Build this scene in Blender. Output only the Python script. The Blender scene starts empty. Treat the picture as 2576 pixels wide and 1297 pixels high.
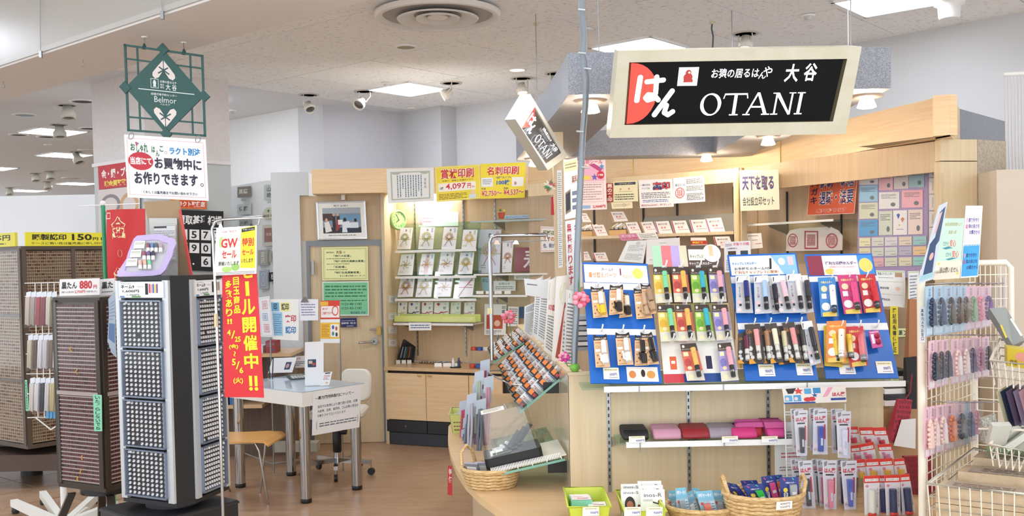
import bpy,math,random
from mathutils import Vector as V,Matrix
random.seed(7)
SC = bpy.context.scene
COL = SC.collection
# ---------------- camera ----------------
F,CX,CY,EYE = 2520.0,1288.0,730.0,1.62
_p,_r = -0.031,0.02
_fw = V((0,math.cos(_p),math.sin(_p))); _up0 = V((0,-math.sin(_p),math.cos(_p))); _rt0 = V((1,0,0))
_rt = math.cos(_r)*_rt0-math.sin(_r)*_up0
_up = math.sin(_r)*_rt0+math.cos(_r)*_up0
EP = V((0,0,EYE))
cd = bpy.data.cameras.new('camera'); cam = bpy.data.objects.new('camera',cd); COL.objects.link(cam)
cam.matrix_world = Matrix(((_rt.x,_up.x,-_fw.x,0),(_rt.y,_up.y,-_fw.y,0),(_rt.z,_up.z,-_fw.z,EYE),(0,0,0,1)))
cd.sensor_width = 36; cd.lens = F/2576*36; cd.shift_x = 0; cd.shift_y = (CY-648.5)/2576
cd.clip_start = 0.05; cd.clip_end = 100
SC.camera = cam
# ---------------- world, exposure ----------------
SC.view_settings.view_transform = 'Standard'; SC.view_settings.look = 'None'
SC.view_settings.gamma = 1; SC.view_settings.use_curve_mapping = False
SC.view_settings.exposure = 0.5
w = bpy.data.worlds.new('world'); SC.world = w; w.use_nodes = True
w.node_tree.nodes['Background'].inputs[0].default_value = (0.89,0.95,1.0,1)
w.node_tree.nodes['Background'].inputs[1].default_value = 1.7
PANEL_LIGHT = 15      # radiance of the fluorescent ceiling panels
SPOT_W = 8.0
CEIL = 3.3
# plan directions of the building grid (the shop stands at 45 degrees to it)
G2 = V((math.sin(math.radians(40.5)),math.cos(math.radians(40.5)),0)); G1 = V((-G2.y,G2.x,0))

def ray(x,y): return ((x-CX)*_rt-(y-CY)*_up+F*_fw)/F
def aY(x,y,Y):
    d = ray(x,y); return EP+d*(Y/d.y)
def aZ(x,y,Z):
    d = ray(x,y); return EP+d*((Z-EYE)/d.z)
def aP(x,y,P,n):
    d = ray(x,y); return EP+d*((V(P)-EP).dot(n)/d.dot(n))
class PL:                       # a vertical (or leaning) plane through P, its horizontal direction at a degrees from +X
    def __init__(s,P,a=0.0,lean=0.0):
        s.P = V(P) if len(P) == 3 else V((P[0],P[1],0)); r = math.radians(a); s.d = V((math.cos(r),math.sin(r),0))
        l = math.radians(lean); n = V((-math.sin(r),math.cos(r),0)); s.n = n*math.cos(l)-V((0,0,1))*math.sin(l)
        s.u = (n*math.sin(l)+V((0,0,1))*math.cos(l))
    def at(s,x,y): return aP(x,y,s.P,s.n)
    def q(s,*pts): return [s.at(*p) for p in pts]
    def off(s,k):               # the parallel plane k metres nearer
        o = PL.__new__(PL); o.P = s.P-s.n*k; o.d = s.d; o.n = s.n; o.u = s.u; return o
def qY(Y,*pts): return [aY(x,y,Y) for x,y in pts]
def box4(x0,y0,x1,y1): return [(x0,y0),(x1,y0),(x1,y1),(x0,y1)]

# ---------------- materials ----------------
def lin(h):
    if not isinstance(h,str): return (*h[:3],1)
    c = [int(h[i:i+2],16)/255 for i in (0,2,4)]
    return tuple(((v/12.92) if v <= .04045 else ((v+.055)/1.055) ** 2.4) for v in c)+(1,)
_mc = {}
def M(h,rough=.5,metal=0.0,emit=0.0,trans=0.0,alpha=1.0,ior=1.45):
    k = (h,rough,metal,emit,trans,alpha)
    if k in _mc: return _mc[k]
    m = bpy.data.materials.new('mat_%s' %h); m.use_nodes = True
    b = m.node_tree.nodes['Principled BSDF']; I = b.inputs
    I['Base Color'].default_value = lin(h); I['Roughness'].default_value = rough; I['Metallic'].default_value = metal
    if emit: I['Emission Color'].default_value = lin(h); I['Emission Strength'].default_value = emit
    if trans: I['Transmission Weight'].default_value = trans; I['IOR'].default_value = ior
    if alpha < 1: I['Alpha'].default_value = alpha
    m.diffuse_color = lin(h); _mc[k] = m; return m
def nodes(m): return m.node_tree.nodes,m.node_tree.links,m.node_tree.nodes['Principled BSDF']
def wood(name,c1,c2,rough=.42,scale=(1.2,1.2,22),fine=1.0,along='z'):
    m = bpy.data.materials.new(name); m.use_nodes = True; N,L,b = nodes(m)
    tc = N.new('ShaderNodeTexCoord'); mp = N.new('ShaderNodeMapping'); nz = N.new('ShaderNodeTexNoise'); cr = N.new('ShaderNodeValToRGB')
    s = {'z': (26,26,1.3),'x': (1.3,26,26),'xz': (2,2,45)}[along]
    mp.inputs['Scale'].default_value = [v*fine for v in s]
    L.new(tc.outputs['Object'],mp.inputs[0]); L.new(mp.outputs[0],nz.inputs[0]); nz.inputs['Scale'].default_value = 1.6; nz.inputs['Detail'].default_value = 6
    nz.inputs['Roughness'].default_value = .6
    cr.color_ramp.elements[0].position = .3; cr.color_ramp.elements[0].color = lin(c1); cr.color_ramp.elements[1].position = .7; cr.color_ramp.elements[1].color = lin(c2)
    L.new(nz.outputs[0],cr.inputs[0]); L.new(cr.outputs[0],b.inputs['Base Color']); b.inputs['Roughness'].default_value = rough
    bp = N.new('ShaderNodeBump'); bp.inputs['Strength'].default_value = .08; bp.inputs['Distance'].default_value = .002
    L.new(nz.outputs[0],bp.inputs['Height']); L.new(bp.outputs[0],b.inputs['Normal'])
    return m
def speck(name,c1,c2,scale,rough=.6,lo=.4,hi=.6,detail=2,bump=0,stretch=None,rot=0):
    m = bpy.data.materials.new(name); m.use_nodes = True; N,L,b = nodes(m)
    tc = N.new('ShaderNodeTexCoord'); nz = N.new('ShaderNodeTexNoise'); cr = N.new('ShaderNodeValToRGB'); nz.inputs['Scale'].default_value = scale; nz.inputs['Detail'].default_value = detail
    mp = N.new('ShaderNodeMapping'); L.new(tc.outputs['Object'],mp.inputs[0]); L.new(mp.outputs[0],nz.inputs[0])
    if stretch: mp.inputs['Scale'].default_value = stretch
    mp.inputs['Rotation'].default_value = (0,0,rot)
    cr.color_ramp.elements[0].position = lo; cr.color_ramp.elements[0].color = lin(c1); cr.color_ramp.elements[1].position = hi; cr.color_ramp.elements[1].color = lin(c2)
    L.new(nz.outputs[0],cr.inputs[0]); L.new(cr.outputs[0],b.inputs['Base Color']); b.inputs['Roughness'].default_value = rough
    if bump:
        bp = N.new('ShaderNodeBump'); bp.inputs['Strength'].default_value = bump; bp.inputs['Distance'].default_value = .003
        L.new(nz.outputs[0],bp.inputs['Height']); L.new(bp.outputs[0],b.inputs['Normal'])
    return m
def clear(name,col=(1,1,1,1),a=.12,rough=.08):       # thin clear plastic or glass sheet: mostly see-through with a gloss
    m = bpy.data.materials.new(name); m.use_nodes = True; N,L,b = nodes(m); N.remove(b)
    out = [n for n in N if n.type == 'OUTPUT_MATERIAL'][0]
    t = N.new('ShaderNodeBsdfTransparent'); g = N.new('ShaderNodeBsdfGlossy'); g.inputs['Roughness'].default_value = rough
    t.inputs[0].default_value = col; mx = N.new('ShaderNodeMixShader'); fr = N.new('ShaderNodeLayerWeight'); fr.inputs[0].default_value = .5; pw = N.new('ShaderNodeMath'); pw.operation = 'POWER'; pw.inputs[1].default_value = 4
    ad = N.new('ShaderNodeMath'); ad.operation = 'MULTIPLY_ADD'; ad.inputs[1].default_value = .5; ad.inputs[2].default_value = a*.6; ad.use_clamp = True
    L.new(fr.outputs[1],pw.inputs[0]); L.new(pw.outputs[0],ad.inputs[0]); L.new(ad.outputs[0],mx.inputs[0]); L.new(t.outputs[0],mx.inputs[1]); L.new(g.outputs[0],mx.inputs[2]); L.new(mx.outputs[0],out.inputs[0])
    m.diffuse_color = col; return m
OAK = wood('oak_honey','EBC596','F6DAAE',.4,along='xz')
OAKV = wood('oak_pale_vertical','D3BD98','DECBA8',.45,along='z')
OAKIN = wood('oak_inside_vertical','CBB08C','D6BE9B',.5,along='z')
OAKTOP = wood('oak_top','D2AC7E','E0BE92',.3,along='x')
FLOORM = speck('vinyl_floor','A48468','B5967A',5,.3,.35,.65,9,stretch=(1,3,1))
TILEM = speck('floor_tile_brown','9C7E63','AE9176',6,.35,.3,.7,5)
GREYG = speck('grey_laminate','83868E','A2A5AD',260,.5,.42,.6,1)
GRAN = speck('grained_panel','A49682','BDB09C',90,.7,.35,.65,3,.3)
FISS = speck('fissured_ceiling_panel','B5B1AE','F8F7F6',26,.9,.30,.375,2,.25,(1.0,3.2,1),.66)
WALLM = speck('white_wall','DDDEE0','E3E4E6',40,.8)
WHITE = M('F2F2F0',.45); PAPER = M('F6F5F1',.55); BLACK = M('1A1A1C',.4); DARK = M('2B2B30',.45)
CHROME = M('B9BABC',.12,1.0); STEEL = M('9EA0A2',.3,.9); CREAM = M('EAE5D4',.4)
GLASS = clear('clear_plastic',(1,1,1,1),.02,.06); BAG = clear('clear_bag',(.985,.985,1,1),.025,.12); GREENGLASS = clear('shelf_glass',(.80,.93,.88,1),.08,.03)
GEDGE = M('7FB5A4',.15,0,0,.0)

# ---------------- meshes ----------------
class MB:
    def __init__(s): s.v = []; s.f = []; s.m = []; s.sm = []; s.mats = []
    def mi(s,mat):
        if mat not in s.mats: s.mats.append(mat)
        return s.mats.index(mat)
    def add(s,vs,fs,mat,smooth=False):
        o = len(s.v); s.v += [V(p) for p in vs]; i = s.mi(mat)
        for f in fs: s.f.append([o+k for k in f]); s.m.append(i); s.sm.append(smooth)
        return s
    def hexa(s,b,mat):        # 8 corners: bottom 4 (ccw) then top 4
        return s.add(b,[(3,2,1,0),(4,5,6,7),(0,1,5,4),(1,2,6,5),(2,3,7,6),(3,0,4,7)],mat)
    def box(s,x0,y0,z0,x1,y1,z1,mat,T=None):
        b = [V(p) for p in ((x0,y0,z0),(x1,y0,z0),(x1,y1,z0),(x0,y1,z0),(x0,y0,z1),(x1,y0,z1),(x1,y1,z1),(x0,y1,z1))]
        if T: b = [T@p for p in b]
        return s.hexa(b,mat)
    def slab(s,q,t,mat):     # quad extruded away from the viewer by t
        n = (q[1]-q[0]).cross(q[3]-q[0]).normalized()
        if n.dot(q[0]-EP) < 0: n = -n
        return s.hexa([q[3],q[2],q[2]+n*t,q[3]+n*t,q[0],q[1],q[1]+n*t,q[0]+n*t],mat)
    def prism(s,poly,z0,z1,mat,side=None):
        n = len(poly); vs = [(p[0],p[1],z0) for p in poly]+[(p[0],p[1],z1) for p in poly]
        s.add(vs,[tuple(range(n-1,-1,-1)),tuple(range(n,2*n))],mat)
        return s.add(vs,[(i,(i+1)%n,n+(i+1)%n,n+i) for i in range(n)],side or mat)
    def poly(s,pts,mat): return s.add(pts,[tuple(range(len(pts)))],mat)
    def tube(s,pts,r,mat,n=8,caps=True,closed=False,smooth=True):
        pts = [V(p) for p in pts]; N = len(pts); vs = []; prev = None
        for i,p in enumerate(pts):
            if closed: t = (pts[(i+1)%N]-pts[i-1])
            else: t = (pts[min(i+1,N-1)]-pts[max(i-1,0)])
            t = t.normalized() if t.length > 1e-9 else V((0,0,1))
            if prev is None:
                a = V((0,0,1)) if abs(t.z) < .9 else V((1,0,0)); x = t.cross(a).normalized()
            else:
                x = (prev-t*prev.dot(t)); x = x.normalized() if x.length > 1e-6 else t.orthogonal().normalized()
            prev = x; y = t.cross(x); rr = r[i] if isinstance(r,(list,tuple)) else r
            vs += [p+(x*math.cos(2*math.pi*k/n)+y*math.sin(2*math.pi*k/n))*rr for k in range(n)]
        fs = []
        for i in range(N if closed else N-1):
            a,b = i*n,((i+1)%N)*n
            fs += [(a+k,a+(k+1)%n,b+(k+1)%n,b+k) for k in range(n)]
        s.add(vs,fs,mat,smooth)
        if caps and not closed: s.add(vs[:n],[tuple(range(n-1,-1,-1))],mat); s.add(vs[-n:],[tuple(range(n))],mat)
        return s
    def lathe(s,prof,mat,n=16,T=None,smooth=True):      # (radius, z) profile about local z
        vs = []
        for r,z in prof: vs += [V((r*math.cos(2*math.pi*k/n),r*math.sin(2*math.pi*k/n),z)) for k in range(n)]
        if T: vs = [T@p for p in vs]
        fs = []
        for i in range(len(prof)-1): fs += [(i*n+k,i*n+(k+1)%n,(i+1)*n+(k+1)%n,(i+1)*n+k) for k in range(n)]
        s.add(vs,fs,mat,smooth)
        if prof[0] == prof[-1]: return s
        if prof[0][0] > 1e-6: s.add(vs[:n],[tuple(range(n-1,-1,-1))],mat)
        if prof[-1][0] > 1e-6: s.add(vs[-n:],[tuple(range(n))],mat)
        return s
    def ball(s,c,r,mat,n=8,sq=(1,1,1)):
        c = V(c); pr = [(max(1e-5,r*math.sin(math.pi*i/n)),-r*math.cos(math.pi*i/n)) for i in range(n+1)]
        return s.lathe(pr,mat,n+2,Matrix.Translation(c)@Matrix.Diagonal((*sq,1)))
    def merge(s,o,T=None):
        off = len(s.v); s.v += [T@p if T else p for p in o.v]; mm = [s.mi(x) for x in o.mats]
        for f,m,q in zip(o.f,o.m,o.sm): s.f.append([off+k for k in f]); s.m.append(mm[m]); s.sm.append(q)
        return s
def mesh(name,mb,org=V((0,0,0))):
    me = bpy.data.meshes.new(name); me.from_pydata([tuple(p-org) for p in mb.v],[],mb.f)
    for m in mb.mats: me.materials.append(m)
    me.polygons.foreach_set('material_index',mb.m); me.polygons.foreach_set('use_smooth',mb.sm); me.update(); return me
ORG = {}
def obj(name,mb,parent=None,org=None,label=None):
    o0 = ORG[parent.name] if parent else (V(org) if org is not None else V((0,0,0)))
    o = bpy.data.objects.new(name,mesh(name,mb,o0)); COL.objects.link(o)
    if parent: o.parent = parent
    else: o.location = o0
    ORG[o.name] = o0
    if label: o['label'] = label
    return o
def tag(o,label,cat,group=None,kind=None):
    o['label'] = label; o['category'] = cat
    if group: o['group'] = group
    if kind: o['kind'] = kind
    return o
def thing(name,label,cat,loc=(0,0,0),group=None):
    o = bpy.data.objects.new(name,None); COL.objects.link(o); o.location = loc; o.empty_display_size = .05; ORG[o.name] = V(loc)
    return tag(o,label,cat,group)
def low(mb):
    n = len(mb.v); return V((sum(p.x for p in mb.v)/n,sum(p.y for p in mb.v)/n,min(p.z for p in mb.v)))
def one(name,mb,label,cat,group=None,kind=None):     # a thing that is one mesh
    return tag(obj(name,mb,None,low(mb)),label,cat,group,kind)
def struct(name,mb,parent=None):
    o = obj(name,mb,parent)
    if not parent: o['kind'] = 'structure'
    return o
def dup(root,T,label=None,group=None):                  # copy of a thing with its parts and sub-parts
    r = root.copy(); COL.objects.link(r); r.matrix_world = T
    if label: r['label'] = label
    if group: r['group'] = group
    for ch in list(root.children):
        c = ch.copy(); COL.objects.link(c); c.parent = r
        for g in list(ch.children):
            d = g.copy(); COL.objects.link(d); d.parent = c
    return r
ORD = ['first','second','third','fourth','fifth','sixth','seventh','eighth','ninth','tenth','eleventh','twelfth','thirteenth','fourteenth']
def nth(i,n,lo='leftmost',hi='rightmost'):
    return lo if i == 0 else hi if i == n-1 else ORD[i]+ ' from left'

# ---------------- lettering ----------------
_tc = {}
def glyphs(s,bold=0.0):
    k = (s,bold)
    if k not in _tc:
        c = bpy.data.curves.new('txt','FONT'); c.body = s; c.resolution_u = 1 if len(s) > 8 else 2; c.offset = bold; c.size = 1
        o = bpy.data.objects.new('txt',c); me = o.to_mesh()
        vs = [(v.co.x,v.co.y) for v in me.vertices]; fs = [tuple(p.vertices) for p in me.polygons]
        o.to_mesh_clear(); bpy.data.objects.remove(o); bpy.data.curves.remove(c)
        if vs:
            x0 = min(p[0] for p in vs); x1 = max(p[0] for p in vs); y0 = min(p[1] for p in vs); y1 = max(p[1] for p in vs)
            vs = [((x-x0)/max(x1-x0,1e-6),(y1-y)/max(y1-y0,1e-6)) for x,y in vs]
        _tc[k] = (vs,fs)
    return _tc[k]
INK = '2A2B30'
def flat(items):
    """2-D print list -> [(verts uv, faces, colour)]"""
    out = []
    for it in items:
        k = it[0]
        if k == 't':
            _,s,a,b,c,d,col = it[:7]; bo = it[7] if len(it) > 7 else .012
            vs,fs = glyphs(s,bo); out.append(([(a+(c-a)*x,b+(d-b)*y) for x,y in vs],fs,col))
        elif k == 'T':            # text with an outline: colour, outline colour
            _,s,a,b,c,d,col,oc = it[:8]; w_ = it[8] if len(it) > 8 else .05
            ex = (c-a)*.045/max(1,len(s))*(w_/.05); ey = (d-b)*.04*(w_/.05)
            vs,fs = glyphs(s,.02+w_); out.append(([(a-ex+(c-a+2*ex)*x,b-ey+(d-b+2*ey)*y) for x,y in vs],fs,oc))
            vs,fs = glyphs(s,.02); out.append(([(a+(c-a)*x,b+(d-b)*y) for x,y in vs],fs,col))
        elif k == 'v':
            _,s,a,b,c,d,col = it[:7]; bo = it[7] if len(it) > 7 else .012; n = len(s); h = (d-b)/n
            for i,ch in enumerate(s):
                if ch == ' ': continue
                vs,fs = glyphs(ch,bo); y0 = b+i*h
                if ch in 'ー〜～':
                    out.append(([(a+(c-a)*(.35+.3*(1-y)),y0+h*(.08+.8*x)) for x,y in vs],fs,col))
                elif ch in '・っゃ。':
                    out.append(([(a+(c-a)*(.35+.3*x),y0+h*(.35+.3*y)) for x,y in vs],fs,col))
                else: out.append(([(a+(c-a)*x,y0+h*(.05+.86*y)) for x,y in vs],fs,col))
        elif k == 'r':
            _,a,b,c,d,col = it; out.append(([(a,b),(c,b),(c,d),(a,d)],[(0,1,2,3)],col))
        elif k == 'e':
            _,a,b,c,d,col = it; n = 20; out.append(([(a+c*math.cos(6.2832*i/n),b+d*math.sin(6.2832*i/n)) for i in range(n)],[tuple(range(n))],col))
        elif k == 'O':            # ring: centre, radii, thickness
            _,a,b,c,d,t,col = it; n = 20
            vs = [(a+c*math.cos(6.2832*i/n),b+d*math.sin(6.2832*i/n)) for i in range(n)]+[(a+c*(1-t)*math.cos(6.2832*i/n),b+d*(1-t)*math.sin(6.2832*i/n)) for i in range(n)]
            out.append((vs,[(i,(i+1)%n,n+(i+1)%n,n+i) for i in range(n)],col))
        elif k == 'p': out.append((list(it[1]),[tuple(range(len(it[1])))],it[2]))
        elif k == 'b':            # border: box, width in u and v
            _,a,b,c,d,tu,tv,col = it
            out.append(([(a,b),(c,b),(c,d),(a,d),(a+tu,b+tv),(c-tu,b+tv),(c-tu,d-tv),(a+tu,d-tv)],[(0,1,5,4),(1,2,6,5),(2,3,7,6),(3,0,4,7)],col))
        elif k == 'l':            # rows of print too small to read
            _,a,b,c,d,n,col = it[:7]; vs = []; fs = []; rr = random.Random(int(a*977+b*3571)+n)
            for i in range(n):
                y = b+(d-b)*(i+.25)/n; h = (d-b)/n*.42; x = a; end = a+(c-a)*(1 if i%3 != 2 else rr.uniform(.6,1))
                while x < end-1e-4:
                    x2 = min(end,x+(c-a)*rr.uniform(.04,.16)); o = len(vs); vs += [(x,y),(x2,y),(x2,y+h),(x,y+h)]; fs.append((o,o+1,o+2,o+3)); x = x2+(c-a)*rr.uniform(.012,.03)
            out.append((vs,fs,col))
        elif k == 'lv':
            _,a,b,c,d,n,col = it[:7]; vs = []; fs = []; rr = random.Random(int(a*977+b*3571)+n)
            for i in range(n):
                x = a+(c-a)*(i+.25)/n; h = (c-a)/n*.4; y = b; end = b+(d-b)*(1 if i%3 != 2 else rr.uniform(.5,1))
                while y < end-1e-4:
                    y2 = min(end,y+(d-b)*rr.uniform(.04,.12)); o = len(vs); vs += [(x,y),(x+h,y),(x+h,y2),(x,y2)]; fs.append((o,o+1,o+2,o+3)); y = y2+(d-b)*.02
            out.append((vs,fs,col))
        elif k == 's':            # star
            _,a,b,ru,rv,col = it; vs = [(a,b)]+[(a+ru*(1 if i%2 == 0 else .45)*math.sin(i*math.pi/5),b-rv*(1 if i%2 == 0 else .45)*math.cos(i*math.pi/5)) for i in range(10)]
            out.append((vs,[(0,1+i,1+(i+1)%10) for i in range(10)],col))
    return out
def seal(u,v,ru,rv,col='C8303C',n=3,rnd=True,seed=0):     # the impression of a carved seal: ring with broken strokes inside
    r = random.Random(seed); it = [('O',u,v,ru,rv,.14,col)] if rnd else [('b',u-ru,v-rv,u+ru,v+rv,ru*.14,rv*.14,col)]
    for i in range(n):
        for j in range(n):
            a = u+ru*1.25*((i+.5)/n-.5) ; b = v+rv*1.25*((j+.5)/n-.5); w_ = ru*.44/n*1.1; h_ = rv*.44/n*1.1
            k = r.randrange(3)
            if k < 2: it += [('r',a-w_,b-h_*1.1,a+w_,b-h_*.5,col),('r',a-w_*.3,b-h_,a+w_*.3,b+h_,col),('r',a-w_,b+h_*.6,a+w_,b+h_*1.1,col)]
            else: it += [('b',a-w_,b-h_,a+w_,b+h_,w_*.45,h_*.45,col)]
    return it
def paint(mb,quad,items,lift=.0006,rough=.5,emit=None,curve=None):
    TL,TR,BR,BL = quad; n = (TR-TL).cross(BL-TL).normalized()
    if n.dot(TL-EP) > 0: n = -n
    for i,(vs,fs,col) in enumerate(flat(items)):
        m = col if not isinstance(col,str) else M(col,rough,0,(emit or {}).get(col,0)); z = n*(lift+i*.00006)
        P = []
        for u,v in vs:
            p = (TL*(1-u)+TR*u)*(1-v)+(BL*(1-u)+BR*u)*v+z
            if curve: p = p+n*curve(u,v)
            P.append(p)
        mb.add(P,fs,m)
    return mb
def sheet(name,label,cat,quad,items,bg=PAPER,t=.0012,group=None,curve=None,parent=None,rough=.5,emit=None,lift=.0006,pname='printing'):
    """a flat printed thing: its body and one child with the print; as a part when parent is given"""
    mb = MB()
    if isinstance(bg,str): bg = M(bg,rough)
    if curve:
        TL,TR,BR,BL = quad; n = (TR-TL).cross(BL-TL).normalized()
        if n.dot(TL-EP) > 0: n = -n
        K = 8; vs = []
        for s_ in (0,-t):
            for j in range(K+1):
                for i in range(K+1):
                    u,v = i/K,j/K; vs.append((TL*(1-u)+TR*u)*(1-v)+(BL*(1-u)+BR*u)*v+n*(curve(u,v)+s_))
        N2 = (K+1) ** 2; fs = []
        for j in range(K):
            for i in range(K): a = j*(K+1)+i; fs += [(a,a+1,a+K+2,a+K+1),(N2+a,N2+a+K+1,N2+a+K+2,N2+a+1)]
        mb.add(vs,fs,bg,True)
    else: mb.slab(quad,t,bg)
    if parent: o = obj(name,mb,parent)
    else: o = one(name,mb,label,cat,group)
    if items: obj(pname,paint(MB(),quad,items,lift,rough,emit,curve),o)
    return o
# ================= STRUCTURE =================
def uv(u,v,z=0): p = G2*u+G1*v; return V((p.x,p.y,z))
# floor
mb = MB(); mb.box(-14,-.6,-.1,9,26,0,FLOORM); floor = struct('floor',mb)
k = 0
for i in range(15):
    for j in range(9):
        u0,v0 = 1.2+i*.42,6.2+j*.42; c = uv(u0+.2,v0+.2)
        if c.x > -2.55 or c.y < 6.9: continue
        if not (-9 < c.x): continue
        m = MB(); P = [uv(u0,v0),uv(u0+.41,v0),uv(u0+.41,v0+.41),uv(u0,v0+.41)]
        m.hexa([p+V((0,0,-.01)) for p in P]+[p+V((0,0,.004)) for p in P],TILEM); obj('floor_tile',m,floor)
# ceiling: fissured panels in running bond, smooth board over the neighbouring hall
ZC = CEIL
mb = MB(); mb.box(-14,-1.5,ZC+.03,12,26,ZC+.1,M('6E6A66',.9)); ceil = struct('ceiling',mb)
UB = 5.645; 
def panel(u0,u1,v0,v1,mat=FISS,g=.005):
    P = [uv(u0+g,v0+g),uv(u1-g,v0+g),uv(u1-g,v1-g),uv(u0+g,v1-g)]
    m = MB(); m.hexa([p+V((0,0,ZC)) for p in P]+[p+V((0,0,ZC+.03)) for p in P],mat); obj('ceiling_panel',m,ceil)
LAMPS = []
for a in (-3.4,0.05,3.45,6.83):
    for b in (-2.9,-.2,2.44,4.44,7.1): LAMPS.append((a,b))
for i in range(-7,7):
    u0 = UB+i*1.12
    for j in range(-7,13):
        v0 = (6.33 if i%2 == 0 else 5.79)+(j-5)*1.0
        if v0 > 7.9: continue
        c = uv(u0+.5,v0+.5)
        if c.y < -1.5 or c.y > 15: continue
        panel(u0,u0+1.12,v0,v0+1.0)
SMOOTH = M('E2E3E4',.8)
mb = MB(); P = [uv(-4,8.1),uv(24,8.1),uv(24,24),uv(-4,24)]
mb.hexa([p+V((0,0,ZC-.004)) for p in P]+[p+V((0,0,ZC+.03)) for p in P],SMOOTH); struct('ceiling_hall',mb)
# light panels
def lamp_panel(c,lab,s=.59,z=ZC,e=PANEL_LIGHT,grp='fluorescent ceiling panels'):
    t = thing('ceiling_light_panel',lab,'ceiling light',(c.x,c.y,z),grp)
    h = s/2; P = [c+G2*a+G1*b for a,b in ((-h,-h),(h,-h),(h,h),(-h,h))]
    m = MB(); q = .022
    for i in range(4):
        a,b = P[i],P[(i+1)%4]; d = (b-a).normalized(); nn = (c-(a+b)/2).normalized()*q
        B = [a,b,b+nn,a+nn]; m.hexa([V((p.x,p.y,z-.016)) for p in B]+[V((p.x,p.y,z+.001)) for p in B],WHITE)
    obj('frame',m,t)
    m = MB(); I = [c+(p-c)*(1-2*q/s) for p in P]
    m.hexa([V((p.x,p.y,z-.011)) for p in I]+[V((p.x,p.y,z-.002)) for p in I],M('EEF5FF',.6,0,e)); obj('diffuser',m,t)
    return t
desc = {(6.83,7.1): 'square lit ceiling panel above the shop door partition',(6.83,4.44): 'square lit ceiling panel partly behind the big illuminated sign',
        (6.83,2.44): 'square lit ceiling panel cut by the top edge, right of the sign'}
for a,b in LAMPS:
    c = uv(a,b)
    lamp_panel(c,desc.get((a,b),'square lit ceiling panel nearer the viewer, outside the picture'))
# beam (bulkhead) at upper left: lower than the ceiling
BZ = 2.72
def upos(p): return p.dot(G2)
ua = upos(aZ(0,172,BZ)); ub = upos(aZ(0,255,BZ))
mb = MB(); P = [uv(ua,-6),uv(ub,-6),uv(ub,20),uv(ua,20)]
# keep the beam to the left hall: it ends where the shop ceiling takes over behind the viewer
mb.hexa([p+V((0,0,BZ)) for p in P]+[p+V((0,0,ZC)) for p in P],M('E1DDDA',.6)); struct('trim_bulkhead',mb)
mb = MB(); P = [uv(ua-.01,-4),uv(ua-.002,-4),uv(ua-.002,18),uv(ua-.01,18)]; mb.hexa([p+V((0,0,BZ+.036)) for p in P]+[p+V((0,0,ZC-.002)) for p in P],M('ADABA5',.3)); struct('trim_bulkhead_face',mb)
# rail along its lower near edge with two suspension wires
mb = MB(); n_ = -G2*.012
P0 = uv(ua,-2,BZ); P1 = uv(ua,14,BZ)
mb.hexa([P0+n_+V((0,0,.01)),P1+n_+V((0,0,.01)),P1+V((0,0,.01)),P0+V((0,0,.01)),P0+n_+V((0,0,.035)),P1+n_+V((0,0,.035)),P1+V((0,0,.035)),P0+V((0,0,.035))],M('B9B9B6',.4)); struct('trim_rail',mb)
npl = PL(uv(ua-.02,0),0); npl.n = G2.copy()
for (x0,y0,x1,y1),l in (((100,0,102,128),'thin wire with clip on the bulkhead, at the far left'),((406,0,408,28),'thin wire with clip on the bulkhead, above the green sign')):
    t = thing('suspension_wire',l,'wire',npl.at(x1,y1)); mb = MB(); mb.tube([npl.at(x0,y0),npl.at(x1,y1)],.0022,M('A9A9A8',.4),6); obj('cable',mb,t)
    mb = MB(); p = npl.at(x1,y1); mb.box(p.x-.007,p.y-.007,p.z-.035,p.x+.007,p.y+.007,p.z,STEEL); obj('clip',mb,t)
# walls behind the shop (polyline taken at the ceiling line)
W = [aZ(x,y,ZC) for x,y in ((470,322),(749,270),(812,262),(1010,283),(1108,265),(1147,269),(2137,111),(2576,30))]
d = (W[1]-W[0]).normalized(); W[0] = W[0]-d*1.0; d = (W[-1]-W[-2]).normalized(); W.append(W[-1]+d*7)
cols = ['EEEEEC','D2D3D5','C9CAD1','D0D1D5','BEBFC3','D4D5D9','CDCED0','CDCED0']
for i in range(len(W)-1):
    a,b = W[i].copy(),W[i+1].copy(); a.z = b.z = 0; d = (b-a).normalized(); n_ = V((-d.y,d.x,0))*.12
    if n_.y < 0: n_ = -n_
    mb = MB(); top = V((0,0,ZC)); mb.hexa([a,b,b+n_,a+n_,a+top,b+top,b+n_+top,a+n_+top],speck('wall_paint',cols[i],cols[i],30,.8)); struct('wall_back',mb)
# far hall behind the towers
mb = MB(); mb.box(-16,24,0,-2.4,24.2,ZC,M('C4C9D0',.8)); struct('wall_hall',mb)
# white hoarding across the hall
mb = MB(); A = aY(-60,590,10.2); B = aY(300,590,10.2); zt = aY(120,491,10.2).z
mb.box(A.x-3,10.2,0,B.x,10.3,zt,M('F4F6F8',.5)); struct('wall_hoarding',mb)
# column
CB = aZ(359,176,ZC)
C0 = V((CB.x,CB.y,0))
pr = PL(C0,49.5); plL = PL(C0,49.5); 
right_n = V((math.cos(math.radians(49.5)),math.sin(math.radians(49.5)),0))   # = G2
colR = PL(C0,49.5); colL = PL(C0,139.5)
wr = (colR.at(580,420)-C0).dot(G2); wl = (colL.at(236,420)-C0).dot(G1)
def colbox(mb,z0,z1,e,mat):
    a = C0-G2*e-G1*e; b = C0+G2*(wr+e)-G1*e; c = b+G1*(wl+2*e); d = a+G1*(wl+2*e)
    return mb.hexa([V((p.x,p.y,z0)) for p in (a,b,c,d)]+[V((p.x,p.y,z1)) for p in (a,b,c,d)],mat)
zt = aY(359,392,CB.y).z
struct('column',colbox(MB(),zt,ZC,0,speck('column_paint','D6D0CF','DAD5D3',30,.7)))
struct('column_lower',colbox(MB(),0,zt-.03,0,M('C3C7C6',.6)))
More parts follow.
